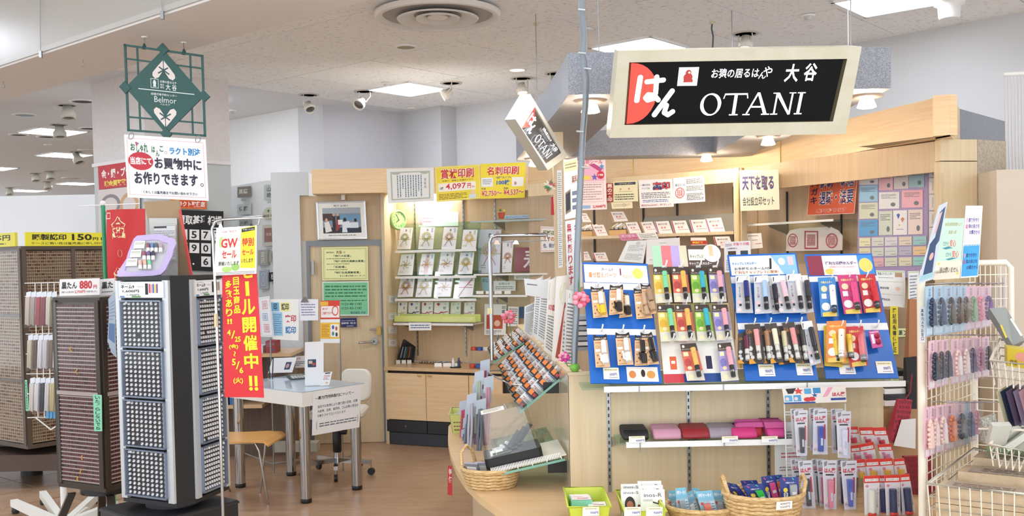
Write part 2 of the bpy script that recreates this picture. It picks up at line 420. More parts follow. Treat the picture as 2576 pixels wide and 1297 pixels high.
struct('trim_column',colbox(MB(),zt-.03,zt,.012,M('E4E2DF',.5)))

# ---- shop shell: fascia bands ----
ZF0,ZF1 = 2.22,2.43
def band(pts,z0,z1,t,mat,name='trim_fascia',parent=None):
    mb = MB()
    for i in range(len(pts)-1):
        a,b = V((*pts[i],0)),V((*pts[i+1],0)); d = (b-a).normalized(); n_ = V((-d.y,d.x,0))*t
        if n_.y < 0: n_ = -n_
        mb.hexa([V((p.x,p.y,z0)) for p in (a,b,b+n_,a+n_)]+[V((p.x,p.y,z1)) for p in (a,b,b+n_,a+n_)],mat)
    return struct(name,mb,parent)
def xy(x,y,z): p = aZ(x,y,z); return (p.x,p.y)
fL0 = xy(785,487,ZF0); fL1 = xy(1330,478,ZF0)
band([fL0,fL1],ZF0,ZF1,.3,OAK)
b1 = xy(1440,468,ZF0); b2 = xy(1594,453,ZF0); b3 = xy(1965,417,ZF0); b4 = xy(2389,339,ZF0)
fas = [fL1,b1,b2,b3,b4]
for i in range(4):
    a,b = V(fas[i]),V(fas[i+1]); d = (b-a).normalized()*.004
    band([tuple(a+d),tuple(b-d)],ZF0,ZF1,.05,OAK)
brass = M('C9A85A',.35,.6)
for q in (b2,b3):
    mb = MB(); mb.box(q[0]-.005,q[1]+.002,ZF0,q[0]+.005,q[1]+.02,ZF1,brass); struct('trim_brass_strip',mb)
# end of the fascia: oak return, then the grey side running back
e1 = xy(2415,366,ZF0); e2 = xy(2530,389,ZF0)
band([b4,e1],ZF0,ZF1,.08,OAK)
band([e1,e2],ZF0,ZF1,.08,GREYG)
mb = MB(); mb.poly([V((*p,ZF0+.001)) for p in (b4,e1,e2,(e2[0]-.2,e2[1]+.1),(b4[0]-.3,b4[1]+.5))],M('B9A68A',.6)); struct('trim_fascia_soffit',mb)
# end pillar: oak face and grained face
pp0 = aZ(2368,372,ZF0-.02); E0 = PL((b4[0]-.1,b4[1]+.02),30)
def wallq(pl,x0,x1,ztop,mat,t=.06,z0=0,name='wall_shop'):
    a = pl.at(x0,600); b = pl.at(x1,600); d = -pl.n
    n_ = pl.n*t
    if n_.dot(a-EP) < 0: n_ = -n_
    n_.z = 0
    mb = MB(); P = [a,b,b+n_,a+n_]; mb.hexa([V((p.x,p.y,z0)) for p in P]+[V((p.x,p.y,ztop)) for p in P],mat); return struct(name,mb)
DE = 5.42
PE = PL((aY(2368,600,DE).x,DE),12)
wallq(PE,2368,2459,ZF0-.12,OAKV); wallq(PE,2368,2459,ZF0,OAKV,.05,ZF0-.115)
PE2 = PL(tuple(PE.at(2460,600))[:2],30)
wallq(PE2,2460,2532,ZF0,GRAN)
# beige cabinet wall at the right edge
PB = PL((aY(2508,500,5.2).x,5.2),-6)
wallq(PB,2508,2800,PB.at(2508,427).z,M('D2C6B4',.55),.3,0,'wall_right')
# chain curtain above it
cr = thing('chain_curtain','rail with hanging chain cords at the upper right edge','curtain',aY(2560,190,5.6))
mb = MB(); mb.tube([aY(2524,187,5.6),aY(2700,178,5.6)],.012,WHITE,8); obj('rail',mb,cr)
for i in range(11):
    x = 2528+i*8.5; mb = MB(); mb.tube([aY(x,187,5.6),aY(x+3,428,5.6)],.0035,M('D9D9D6',.4),6); obj('cord',mb,cr)

# ---- door wall ----
DW = PL(tuple(aZ(790,1117,0))[:2],3)
def vq(pl,x0,x1,z0,z1,mat,t=.04,parent=None,name='wall_shop',k=0):
    p = pl.off(k) if k else pl
    a = p.at(x0,900); b = p.at(x1,900); n_ = p.n*t
    mb = MB(); P = [a,b,b+n_,a+n_]; mb.hexa([V((q.x,q.y,z0)) for q in P]+[V((q.x,q.y,z1)) for q in P],mat)
    return obj(name,mb,parent) if parent else struct(name,mb)
DTOP = 1.80
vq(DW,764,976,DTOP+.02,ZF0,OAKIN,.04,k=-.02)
vq(DW,764,780,0,DTOP+.02,M('C9C6C0',.6),.05,k=-.01)
door = vq(DW,784,963,.004,DTOP-.03,OAKV,.035,name='door_1',k=-.012)
gf = M('7E8388',.4,.3)
vq(DW,777,785.5,0,DTOP+.02,gf,.06,name='trim_door_frame',k=.01); vq(DW,962,969.5,0,DTOP+.02,gf,.06,name='trim_door_frame',k=.01)
vq(DW,777,969,DTOP-.028,DTOP+.02,gf,.06,name='trim_door_frame',k=.012)
mb = MB(); p = DW.off(.03)
mb.tube([p.at(942,858)-p.n*.0,p.at(942,858)+p.n*.05],.03,STEEL,16); mb.tube([p.at(941,858),p.at(935,859)-p.n*.03,p.at(903,861)-p.n*.03],.009,CHROME,10); obj('door_handle',mb,door)
mb = MB(); mb.tube([p.at(953,829),p.at(931,828)],.007,STEEL,8); mb.box(*(p.at(951,838)-V((.01,.01,.01))),*(p.at(956,826)+V((.008,.01,.02))),brass); obj('key_in_lock',mb,door)
mb = MB(); a = p.at(786,655); b = p.at(784,690); mb.box(a.x-.01,a.y,b.z,a.x+.012,a.y+.02,a.z,STEEL); obj('hinge',mb,door)
# white partition left of the door
vq(DW,693,764,0,2.43,M('DCE0E4',.6),.25,k=.02)
vq(DW,764,786,ZF0+.002,2.43,M('DCE0E4',.6),.3,k=.02)
p = aZ(693,437,2.43)
# return from partition end running back
mb = MB(); a = DW.at(693,900); a.z = 0; b = a+G2*1.2+V((-.5,.2,0)); 
# panel with nameplates is hung on the white wall behind
NP = PL(tuple(aY(640,600,9.6))[:2],139.5-180)
mb = MB(); q = NP.q((578,470),(702,448),(702,1110),(578,1100)); mb.slab(q,.03,M('EFF0EF',.6)); tag(obj('nameplate_board',mb,None,low(mb)),'tall white display board behind the column, hung with nameplates','board')
# ================= CEILING FIXTURES =================
for i,(x,y,l) in enumerate(((133,329,'nearest lit square panel in the hall ceiling at left'),(163,388,'second lit square panel in the hall ceiling at left'),(-20,421,'lit hall panel cut by the left edge of the picture'),(195,460,'small lit hall panel just above the white hoarding'),(70,478,'farthest lit hall panel low at left'))):
    c = aZ(x,y,ZC); lamp_panel(c,l,.62,ZC-.004,15,'hall ceiling panels')
for x,y in ((-3.3,10.1),(-5.4,8.4),(-7.2,8.6),(-4.6,6.4),(-6.4,6.2)): lamp_panel(V((x,y,0)),'lit ceiling panel at %d m, outside or hidden from the view' %round(abs(x)*10),.62,ZC-.03,13,'hall ceiling panels')  # unseen panels added to brighten the white wall and the hoarding
for i in range(5):
    c = uv(9+3.2*i,11.4); lamp_panel(c,'lit hall ceiling panel hidden behind the column',.62,ZC-.004,9,'hall ceiling panels')  # extra panels out of sight, added to light the dark hall
def Tm(p,rz=0): return Matrix.Translation(p)@Matrix.Rotation(rz,4,'Z')
def vent(c):
    t = thing('ceiling_diffuser','large round metal air diffuser in the shop ceiling','air vent',c)
    T = Tm(c); m = M('DAD6D2',.5); m2 = M('E6E2DE',.5)
    obj('outer_rim',MB().lathe([(.425,0),(.425,-.012),(.41,-.03),(.385,-.032),(.37,-.012),(.368,-.004)],m2,48,T,False),t)
    obj('throat',MB().lathe([(.37,-.008),(.36,-.004),(.001,-.004)],M('B4AFAA',.7),32,T,False),t)
    obj('middle_cone',MB().lathe([(.275,-.035),(.268,-.045),(.16,-.012),(.155,.0),(.275,-.035)],m,40,T,False),t)
    obj('inner_cone',MB().lathe([(.15,-.03),(.145,-.042),(.09,-.015),(.086,-.004),(.15,-.03)],m,32,T,False),t)
    obj('centre_disc',MB().lathe([(.001,-.03),(.068,-.03),(.068,-.022),(.001,-.016)],m2,24,T,False),t)
vent(aZ(1101,34,ZC-.02))
def disc(name,lab,x,y,r,col,z=ZC,inner=None,emit=0,cat='ceiling fitting'):
    c = aZ(x,y,z); t = thing(name,lab,cat,c); T = Tm(c)
    obj('rim',MB().lathe([(r,0),(r,-.008),(r*.8,-.012),(r*.78,0)],WHITE,24,T),t)
    obj('centre',MB().lathe([(.0005,-.006),(r*.79,-.006),(r*.79,0)],M(inner or col,.6,0,emit),24,T),t)
disc('speaker_grille','round tan speaker grille in the ceiling left of the air diffuser',1021,117,.09,'A89C7C',cat='speaker')
disc('downlight','lit warm recessed downlight beside the hanging wire',1301,174,.085,'FFE3C0',emit=6,cat='downlight')
for i,(x,y,r,c) in enumerate(((208,254,.13,'3A3A3A'),(63,288,.13,'9FB0B8'),(47,338,.12,'202020'),(118,343,.13,'303030'),(223,322,.12,'2A2A2A'),(217,377,.12,'DDE6EE'),(183,447,.2,'C9BFAE'))):
    disc('hall_downlight','round recessed fitting in the hall ceiling, %s counted from the beam' %ORD[i],x,y,r,c,ZC-.004,cat='downlight')
for x,y,l in ((972,208,'small white detector beside the lit panel'),(1033,271,'tiny detector at the ceiling above the wall corner'),(2033,38,'white smoke detector right of the big sign'),(583,277,'small sprinkler head right of the column'),(1474,72,'small disc in the ceiling behind the grey pipe'),(120,363,'small detector in the hall ceiling')):
    c = aZ(x,y,ZC-.004); t = thing('detector',l,'detector',c); T = Tm(c)
    obj('base',MB().lathe([(.05,0),(.05,-.008),(.035,-.012)],WHITE,16,T),t); obj('cap',MB().lathe([(.028,-.01),(.024,-.03),(.001,-.034)],M('CFCCC6',.4),14,T),t)
c = aZ(2388,6,ZC); t = thing('ceiling_can','white cylindrical ceiling fitting beside the panel at the top edge','ceiling fitting',c)
obj('body',MB().lathe([(.1,0),(.1,-.02),(.075,-.03),(.07,-.1),(.06,-.11)],WHITE,24,Tm(c)),t)
def spot_light(loc,direction,e,col=(1,.78,.55),size=70):
    l = bpy.data.lights.new('lamp_bulb','POINT' if size > 100 else 'SPOT'); l.energy = e; l.color = col
    if size <= 100: l.spot_size = math.radians(size); l.spot_blend = .8
    l.shadow_soft_size = .04
    o = bpy.data.objects.new('spot_bulb',l); COL.objects.link(o); o.location = loc; o.rotation_euler = V(direction).to_track_quat('-Z','Y').to_euler(); return o
def spot(x,y,hx,hy,lab,aim,z=ZC,r=.055,L=.1,on=0,col='E9E4DA',arms=True,hole='55504C'):
    c = aZ(x,y,z); Y = c.y; t = thing('spotlight',lab,'spotlight',c); T = Tm(c)
    obj('ceiling_rose',MB().lathe([(.105,0),(.105,-.006),(.085,-.01),(.08,-.003),(.001,-.002)],M('C9C2BA',.5),24,T).lathe([(.001,-.004),(.078,-.004)],M(hole,.7),20,T),t)
    h = aY(hx,hy,Y); a = V(aim).normalized(); back = h-a*L*.5; front = h+a*L*.5; s = a.cross(V((0,0,1))).normalized()
    if arms:
        for k in (-1,1):
            mb = MB(); mb.tube([c+s*k*r*1.05+V((0,0,-.003)),c+s*k*r*1.15+V((0,0,(h.z-c.z)*.5)),h+s*k*r*1.1],.005,M(col,.4),6); obj('bracket_arm',mb,t)
    else:
        mb = MB(); mb.tube([c,back],r*.5,M(col,.4),10); obj('stem',mb,t)
    q = a.to_track_quat('Z','Y').to_matrix().to_4x4(); T2 = Matrix.Translation(h)@q
    obj('lamp_head',MB().lathe([(r*.45,-L*.5),(r*.6,-L*.48),(r*.7,-L*.1),(r,L*.1),(r,L*.5),(r*.9,L*.5),(r*.8,L*.35),(.001,L*.3)],M(col,.35),20,T2),t)
    obj('bulb',MB().lathe([(r*.78,L*.36),(r*.5,L*.4),(.001,L*.42)],M('FFDDBB',.2,0,9) if on else M('8C8C8C',.1,.9),16,T2),t)
spot(777,238,778,268,'unlit white spotlight, leftmost of the three over the door partition',(.35,-.5,-.8))
spot(917,229,906,258,'unlit white spotlight left of the lit ceiling panel',(-.3,-.6,-.6),r=.06)
spot(1135,208,1124,235,'unlit spotlight at the right corner of the lit ceiling panel',(-.75,-.1,-.45))
spot(1313,196,1313,222,'lit warm spotlight left of the side sign',(.1,-.2,-1),on=1)
spot(1398,184,1396,205,'lit spotlight peeping over the grey ring beam',(.1,-.2,-1),on=1)
spot(1875,84,1876,106,'lit warm spotlight above the top edge of the big sign',(-.1,-.1,-1),on=1)
for i,(a,b) in enumerate(((168,264),(147,313),(192,381),(88,435),(125,430),(118,456),(22,471))):
    spot(a,b,a+3,b+(17 if i < 3 else 9),'white can spotlight in the hall ceiling, %s one going away from the beam' %ORD[i],(.15 if i != 2 else .5,-.25,-1),ZC-.004,.075,.17,0,'DAD8CC',False)
spot_light(aZ(1313,230,2.95),(0.1,-.3,-1),14)
# thin wires down to the ring beam and the sign
def hang(name,lab,pts,r,col,rose=.02):
    t = thing(name,lab,'cable',pts[0]); obj('cable',MB().tube(pts,r,M(col,.5),6),t)
    obj('ceiling_cap',MB().lathe([(rose,0),(rose,-.01),(rose*.6,-.022),(.001,-.022)],M('D3C9AE',.5),12,Tm(pts[0])),t)
c = aZ(1348,57,ZC); hang('hanging_wire','thin steel wire dropping from the ceiling left of the grey pipe',[c,aY(1350,228,c.y)],.002,'A5A19A')
c = aZ(1792,53,ZC); hang('power_cable','short dark cable from the ceiling to the top of the big sign',[c,aY(1790,72,c.y),aY(1794,90,c.y),aY(1792,135,c.y)],.006,'4A4C50')
c = aY(2134,121,3.84); hang('hanging_wire','thin pale wire from the ceiling down to the right end of the big sign',[V((c.x,c.y,ZC)),c],.0018,'E5E1DA')

# ================= RING BEAM OVER THE COUNTER =================
RZ0,RZ1 = 2.31,2.486
ring = thing('ring_beam','grey laminate ring of beams hanging over the counter with small lamps','canopy',(.9,5.5,RZ0))
def beam(P,name='beam'):
    mb = MB(); P = [V((*p,0)) for p in P]
    mb.hexa([V((p.x,p.y,RZ0)) for p in P]+[V((p.x,p.y,RZ1)) for p in P],GREYG); obj(name,mb,ring)
beam([(.255,4.26),(1.62,4.26),(1.63,4.54),(.24,4.54)])
beam([(.24,4.541),(.54,4.541),(.42,6.85),(.06,6.85)]); beam([(.06,6.851),(1.69,6.851),(1.70,7.1),(.05,7.1)]); beam([(1.35,4.541),(1.62,4.541),(1.67,6.85),(1.39,6.85)])
for i,(x,y) in enumerate(((1485,252),(2180,240),(1777,385),(1345,398),(1932,341),(1415,400))):
    c = aZ(x,y,RZ0); T = Tm(c)
    lamp = obj('lamp_collar',MB().lathe([(.07,0),(.07,-.006),(.055,-.012),(.03,-.004),(.001,-.003)],M('C9B7A8',.4,.3),24,T),ring)
    obj('bulb',MB().lathe([(.022,-.005),(.03,-.02),(.042,-.052),(.03,-.056),(.001,-.057)],M('FFEBD6',.3,0,8),16,T),lamp)
    if i < 5: s = spot_light(c+V((0,0,-.065)),(0,.1,-1),SPOT_W if i else SPOT_W*.8,size=110); s.parent = ring; s.location = c+V((0,0,-.065))-V((.9,5.5,RZ0))
for i,(x,y) in enumerate(((.4,4.4),(1.5,4.4),(1.55,6.95),(.2,6.95))):
    obj('suspension_rod',MB().tube([V((x,y,RZ1)),V((x,y,ZC))],.003,STEEL,6),ring)
# grey wrapped pipe in front of the ring
pts = [(1462,-25),(1463,20),(1468,90),(1466,140),(1474,200),(1473,262),(1467,330),(1462,420),(1457,520),(1452,640),(1451,760),(1446,860),(1444,930)]
pipe = thing('wrapped_pipe','grey tape-wrapped cable pipe dropping from the ceiling past the signs','pipe',aY(1444,940,4.12))
pm = M('8A9299',.35,.4); W3 = [aY(x,y,4.13) for x,y in pts]
obj('pipe_body',MB().tube(W3,.0135,pm,10),pipe)
for i,(x,y) in enumerate(((1457,24),(1458,133),(1453,330),(1472,172),(1466,420))): obj('cable_tie',MB().tube([aY(x-3,y,4.115),aY(x+15,y+2,4.115)],.004,M('B9C0C5',.4),6),pipe)

# ================= THE ILLUMINATED SIGNS =================
def otani(u0,v0,u1,v1,col):
    it = []; W_ = u1-u0; H_ = v1-v0
    def X(a): return u0+W_*a
    def Y(b): return v0+H_*b
    def P(l): it.append(('p',[(X(a),Y(b)) for a,b in l],col))
    # O
    n = 28
    for i in range(n):
        a0,a1 = 6.28319*i/n,6.28319*(i+1)/n
        def o(a): return (.1+.1*math.cos(a),.5+.5*math.sin(a))
        def q(a): return (.1+.070*math.cos(a-.15),.5+.435*math.sin(a))
        P([o(a0),o(a1),q(a1),q(a0)])
    # T
    P([(.225,.02),(.44,.02),(.44,.09),(.225,.09)]); P([(.225,.02),(.235,.02),(.222,.25),(.212,.25)]); P([(.43,.02),(.44,.02),(.452,.25),(.442,.25)]); P([(.317,.05),(.347,.05),(.347,.96),(.317,.96)]); P([(.29,.95),(.374,.95),(.374,1),(.29,1)])
    # A
    P([(.535,.0),(.552,.0),(.462,.97),(.446,.97)]); P([(.533,.0),(.558,.0),(.655,.97),(.62,.97)]); P([(.495,.60),(.6,.60),(.606,.67),(.489,.67)]); P([(.42,.95),(.49,.95),(.49,1),(.42,1)]); P([(.6,.95),(.68,.95),(.68,1),(.6,1)])
    # N
    P([(.715,.02),(.731,.02),(.731,.97),(.715,.97)]); P([(.705,.02),(.745,.02),(.875,.97),(.86,1.02)]); P([(.862,.02),(.878,.02),(.878,1.0),(.862,1.0)]); P([(.69,.95),(.757,.95),(.757,1),(.69,1)]); P([(.685,.02),(.73,.02),(.73,.06),(.685,.06)]); P([(.838,.02),(.903,.02),(.903,.06),(.838,.06)])
    # I
    P([(.94,.04),(.968,.04),(.968,.97),(.94,.97)]); P([(.917,.02),(.992,.02),(.992,.06),(.917,.06)]); P([(.917,.95),(.992,.95),(.992,1),(.917,1)])
    return it
SW = 'F4F8FF'
def hanlogo(u,v,s,k,col):     # rounded brush-like "han" in two strokes groups; k = v units per u
    it = []
    def st(pts,w_):
        for (a,b),(c,d) in zip(pts,pts[1:]):
            L = math.hypot(c-a,d-b); nx,ny = -(d-b)/L*w_/2,(c-a)/L*w_/2
            it.append(('p',[(u+s*(a+nx),v+s*k*(b+ny)),(u+s*(c+nx),v+s*k*(d+ny)),(u+s*(c-nx),v+s*k*(d-ny)),(u+s*(a-nx),v+s*k*(b-ny))],col))
        for a,b in pts: it.append(('e',u+s*a,v+s*k*b,s*w_/2,s*k*w_/2,col))
    st([(.07,.03),(.03,.60)],.13); st([(.24,.14),(.64,.10)],.12); st([(.47,.02),(.48,.42),(.44,.56),(.30,.6),(.24,.54),(.30,.46),(.45,.48),(.56,.60)],.12)
    st([(.88,.38),(.50,.97)],.13); st([(.60,.80),(.70,.70),(.78,.74),(.74,.92),(.84,.98),(.95,.90)],.12)
    return it
sp = PL(tuple(aY(1850,230,3.78)),0,-14)
OUT = sp.q((1555,128),(2168,117),(2127,337),(1534,347)); INN = sp.q((1583,157),(2131,148),(2095,305),(1571,314))
sign = thing('lightbox_sign','large black illuminated shop sign with a red disc in a cream frame','sign',OUT[3])
n_ = sp.n if sp.n.y > 0 else -sp.n
mb = MB(); cf = speck('cream_frame','C6BFA6','D0CAB4',12,.35,.3,.7,3)
for i in range(4):
    a,b = OUT[i],OUT[(i+1)%4]; c,d = INN[(i+1)%4],INN[i]; N1 = n_*.03
    mb.hexa([a,b,c,d] if 0 else [d,c,c+N1,d+N1,a,b,b+n_*.14,a+n_*.14],cf)
obj('frame',mb,sign)
mb = MB(); B = [p+n_*.012 for p in INN]; cc = sum(INN,V((0,0,0)))/4
I2 = [p+(cc-p)*.022+n_*.012 for p in INN]
for i in range(4): mb.add([INN[i]-n_*.001,INN[(i+1)%4]-n_*.001,I2[(i+1)%4],I2[i]],[(0,1,2,3)],M('5A5038',.4,.4))
obj('inner_bezel',mb,sign)
FBK = M('050506',.4); FBK.node_tree.nodes['Principled BSDF'].inputs['Specular IOR Level'].default_value = .12
mb = MB(); mb.slab(I2,.09,FBK); face = obj('face_panel',mb,sign)
disc_ = [(0.0,.0)]+[(min(.135,.135*math.sin(a) ** .9)+.0,.5-.5*math.cos(a)) for a in [i*math.pi/16 for i in range(1,16)]]+[(0.0,1.0)]
it = [('p',disc_,'D5382A')]+hanlogo(.035,.22,.195,3.35,SW)
it += [('r',.228,.085,.322,.385,'F4F8FF'),('b',.234,.1,.316,.37,.002,.006,'2A2A2A'),('e',.275,.25,.022,.075,'C03028'),('e',.275,.17,.014,.045,'C03028'),('r',.255,.28,.30,.33,'C03028'),('e',.279,.17,.006,.018,'F6E0D0'),
       ('t','お猿の居るは',.385,.115,.61,.27,SW,.008),('t','ん',.61,.18,.645,.29,SW,.008),('t','や',.63,.09,.672,.26,SW,.008),('t','大',.735,.06,.80,.35,SW,.02),('t','谷',.825,.05,.885,.34,SW,.02)]
it += otani(.35,.515,.855,.885,SW)
obj('lit_lettering',paint(MB(),I2,it,.002,.4,{SW: 1.35,'D5382A': .75}),face)
mb = MB(); mb.box(.62,3.93,2.31,.68,4.262,2.37,STEEL); mb.box(1.12,3.93,2.31,1.18,4.262,2.37,STEEL); obj('mounting_bracket',mb,sign)
# side sign seen at a slant
s2 = PL((.067,4.2),math.degrees(math.atan2(1,.2)))
O2 = s2.q((1333,232),(1410,330),(1432,386),(1296,298)) 
def s2q(*p): return s2.q(*p)
O2 = s2q((1334,236),(1428,392),(1378,428),(1297,300)); I3 = s2q((1346,268),(1412,384),(1374,412),(1313,322))
sg = thing('side_lightbox_sign','second illuminated sign turned side-on left of the grey pipe','sign',O2[3]); n2 = V((-1,.2,0)).normalized()
mb = MB()
for i in range(4):
    a,b = O2[i],O2[(i+1)%4]; c,d = I3[(i+1)%4],I3[i]
    mb.hexa([d,c,c+n2*.02,d+n2*.02,a,b,b+n2*.045,a+n2*.045],M('DDE2DE',.3,.1))
obj('frame',mb,sg); mb = MB(); mb.slab([p+n2*.006 for p in I3],.03,M('34373A',.15)); f2 = obj('face_panel',mb,sg)
I3b = [p+n2*.004 for p in I3]
it = [('p',[(0,0),(.12,.3),(.13,.7),(0,1)],'A02028')]+hanlogo(.02,.25,.2,3.2,SW)+[('t','お猿の居るはんや',.36,.12,.66,.27,SW,.01),('t','大谷',.72,.08,.9,.33,SW,.015)]+otani(.36,.5,.9,.88,SW)
obj('lit_lettering',paint(MB(),I3b,it,.004,.4,{SW: 1.0}),f2)

# ================= GREEN HANGING SIGN AND THE CARD BELOW =================
c1 = aZ(363,92,BZ); gp = PL(tuple(c1)[:2],-6)
GP = gp.at
green = thing('hanging_shop_sign','dark green openwork square sign with hearts hanging from the beam','sign',GP(421,348)); gm = M('2C5450',.45,.2)
TLg,TRg,BRg,BLg = GP(313,111),GP(512,139),GP(519,344),GP(322,330)
def G(u,v,k=0): return (TLg*(1-u)+TRg*u)*(1-v)+(BLg*(1-u)+BRg*u)*v-gp.n*k
ng = gp.n
def gbar(mb,a,b,w_,t=.008,col=gm):
    A,B = G(*a),G(*b); d = (B-A).normalized(); s = d.cross(ng)*w_/2
    mb.hexa([A-s-ng*t,B-s-ng*t,B-s,A-s,A+s-ng*t,B+s-ng*t,B+s,A+s],col)
mb = MB(); e = .012
for a,b in (((0,e),(1,e)),((0,1-e),(1,1-e)),((e,0),(e,1)),((1-e,0),(1-e,1))): gbar(mb,a,b,.010)
obj('square_frame',mb,green)
for a,b in (((0,.165),(1,.165)),((0,.835),(1,.835)),((.165,0),(.165,1)),((.835,0),(.835,1))):
    # bars stop at the diamond
    m_ = .345
    for p,q in ((a,tuple(a[i]+(b[i]-a[i])*m_ for i in (0,1))),(tuple(b[i]+(a[i]-b[i])*m_ for i in (0,1)),b)):
        mb = MB(); gbar(mb,p,q,.008,.006); obj('lattice_bar',mb,green)
mb = MB(); D = [G(.5,.0),G(1.0,.5),G(.5,1.0),G(0,.5)]; mb.slab([p-ng*.010 for p in (D[3],D[0],D[1],D[2])],.008,gm); dia = obj('diamond_panel',mb,green)
for u,v in ((.5,0),(1,.5),(.5,1),(0,.5)):
    mb = MB(); s = .075; mb.slab([G(u-s,v,.013),G(u,v-s,.013),G(u+s,v,.013),G(u,v+s,.013)],.012,gm); obj('corner_stud',mb,green)
HC = 'E3D8D4'; WG = 'DDE6E4'
def hearts(cu,cv,r,up=1):
    it = []
    for s in (-1,1): it += [('p',[(cu+s*r*(.05+x),cv+up*r*y) for x,y in ((0.0,.1),(.42,-.5),(.75,-.62),(.98,-.4),(.95,-.12),(.5,.42),(0,.98),(-.02,.6))],HC)]
    it += [('p',[(cu-r*.55,cv-up*r*.1),(cu-r*.47,cv-up*r*.2),(cu+r*.45,cv+up*r*.35),(cu+r*.38,cv+up*r*.45)],'2C5450'),('p',[(cu+r*.55,cv-up*r*.1),(cu+r*.47,cv-up*r*.2),(cu-r*.45,cv+up*r*.35),(cu-r*.38,cv+up*r*.45)],'2C5450'),('r',cu-r*.03,cv-r*.3,cu+r*.03,cv+r*.3,'2C5450')]
    return it
it = hearts(.5,.78,.14,1)+hearts(.5,.27,.14,-1)
it += [('b',.33,.36,.43,.47,.006,.006,WG),('e',.38,.41,.02,.035,WG),('r',.36,.44,.40,.455,WG),('t','お猿の居るはや',.45,.37,.66,.40,WG),('t','株式',.45,.41,.5,.435,WG),('t','会社',.45,.44,.5,.465,WG),('t','大',.52,.405,.58,.48,WG,.02),('t','谷',.60,.405,.66,.48,WG,.02),
       ('r',.17,.492,.88,.502,WG),('t','結婚式場予約センター',.33,.525,.66,.555,WG),('t','Belmor',.37,.565,.65,.635,WG,.0),('t','ベルモア',.44,.645,.57,.665,WG)]
qd = [G(0,0,.0104),G(1,0,.0104),G(1,1,.0104),G(0,1,.0104)]
obj('lettering',paint(MB(),qd,it),dia)
for i,(x,y) in enumerate(((363,92),(462,106))):
    p = aZ(x,y,BZ); e_ = GP(x+(1 if i else 0),(118,132)[i]); obj('hanging_hook',MB().tube([p,e_],.0022,STEEL,6).lathe([(.014,0),(.014,-.004),(.001,-.005)],WHITE,12,Tm(p)),green)
    obj('eye_cap',MB().lathe([(.004,.02),(.012,0),(.012,-.006)],gm,10,Tm(GP(x+(1 if i else 0),(120,134)[i]))),green)
for x,y in ((209,158),(8,213)):
    p = aZ(x,y-8,BZ); r_ = [V((p.x+.009*math.sin(a),p.y,p.z-.026-.009*math.cos(a)*-1)) for a in [k*.5 for k in range(0,9)]]
    mb = MB(); mb.tube([p,p+V((0,0,-.014))]+[V((p.x+.010*math.sin(k*.55),p.y,p.z-.026+.010*math.cos(k*.55))) for k in range(0,9)],.0018,STEEL,6); one('ceiling_hook',mb,'small empty steel hook in the beam underside %s' %('left of the green sign' if x > 100 else 'at the far left edge'),'hook')
cg = gp.off(.03)
cardq = cg.q((312,338),(517,351),(525,505),(321,496))
RD = 'C22A3A'; BK = '24263A'
it = [('b',.03,.05,.97,.955,.006,.008,'E9B9B4'),('t','お',.07,.13,.13,.25,'2E6B45',.03),('t','しゃれ',.145,.12,.285,.28,'2E6B45',.03),('t','は',.33,.16,.375,.26,'2E6B45',.03),('t','ん',.38,.22,.425,.32,'2E6B45',.03),('t','こ',.43,.15,.475,.24,'2E6B45',.03),('O',.505,.25,.016,.022,.2,'2E6B45'),('e',.145,.12,.012,.016,'D04850'),('e',.165,.13,.012,.016,'4888C8'),('e',.15,.15,.012,.016,'D04850'),
      ('t','ラクト別注',.55,.155,.93,.28,'1787C4',.035),('e',.19,.41,.155,.145,RD),('t','当店にて',.06,.345,.325,.47,'FFF6F4',.035),('t','お買物中に',.36,.33,.935,.52,BK,.035),('t','お作りできます',.10,.575,.88,.78,BK,.035),('O',.93,.745,.02,.028,.35,BK),('t','・くわしくは販売員までお問い合わせ下さい',.17,.875,.87,.925,BK,.015)]
ca = sheet('order_notice_card','white laminated card with red oval hanging under the green sign','notice',cardq,it,'F7F6FA',.002)
for i,(x,y) in enumerate(((330,342),(498,350))):
    mb = MB(); p = cg.off(.003).at(x,y); mb.tube([p+V((.012*math.cos(k*.7),.012*math.sin(k*.7),.018*math.sin(k*.7))) for k in range(10)],.0016,STEEL,6,closed=False); obj('ring_clip',mb,ca)
# ================= LEFT SHOP INTERIOR =================
def zc(ox,oy,s): return lambda *p: [(ox+p[i]/s,oy+p[i+1]/s) for i in range(0,len(p),2)]
# --- niche with shelves ---
NF = PL((-1.12,8.87),-24)                       # cabinet front line
BWp = PL((-1.03,9.33),-24)                       # back wall of the niche
niche = thing('shelf_niche','oak wall niche with slotted rails behind the gift envelopes','wall unit',(-.7,8.9,0))
def vpan(pl,x0,x1,z0,z1,mat,t,parent,name):
    a = pl.at(x0,900); b = pl.at(x1,900); n_ = pl.n*t
    if n_.y < 0: n_ = -n_
    mb = MB(); P = [a,b,b+n_,a+n_]; mb.hexa([V((q.x,q.y,z0)) for q in P]+[V((q.x,q.y,z1)) for q in P],mat); return obj(name,mb,parent)
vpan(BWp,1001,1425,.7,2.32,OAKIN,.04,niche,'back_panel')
a = NF.at(970,700); b = BWp.at(1002,700); mb = MB()
mb.hexa([V((q.x,q.y,0)) for q in (a,b,b+V((-.03,.02,0)),a+V((-.03,.02,0)))]+[V((q.x,q.y,2.22)) for q in (a,b,b+V((-.03,.02,0)),a+V((-.03,.02,0)))],OAKV); side = obj('side_panel',mb,niche)
SP = PL(tuple(a)[:2],math.degrees(math.atan2(b.y-a.y,b.x-a.x)))
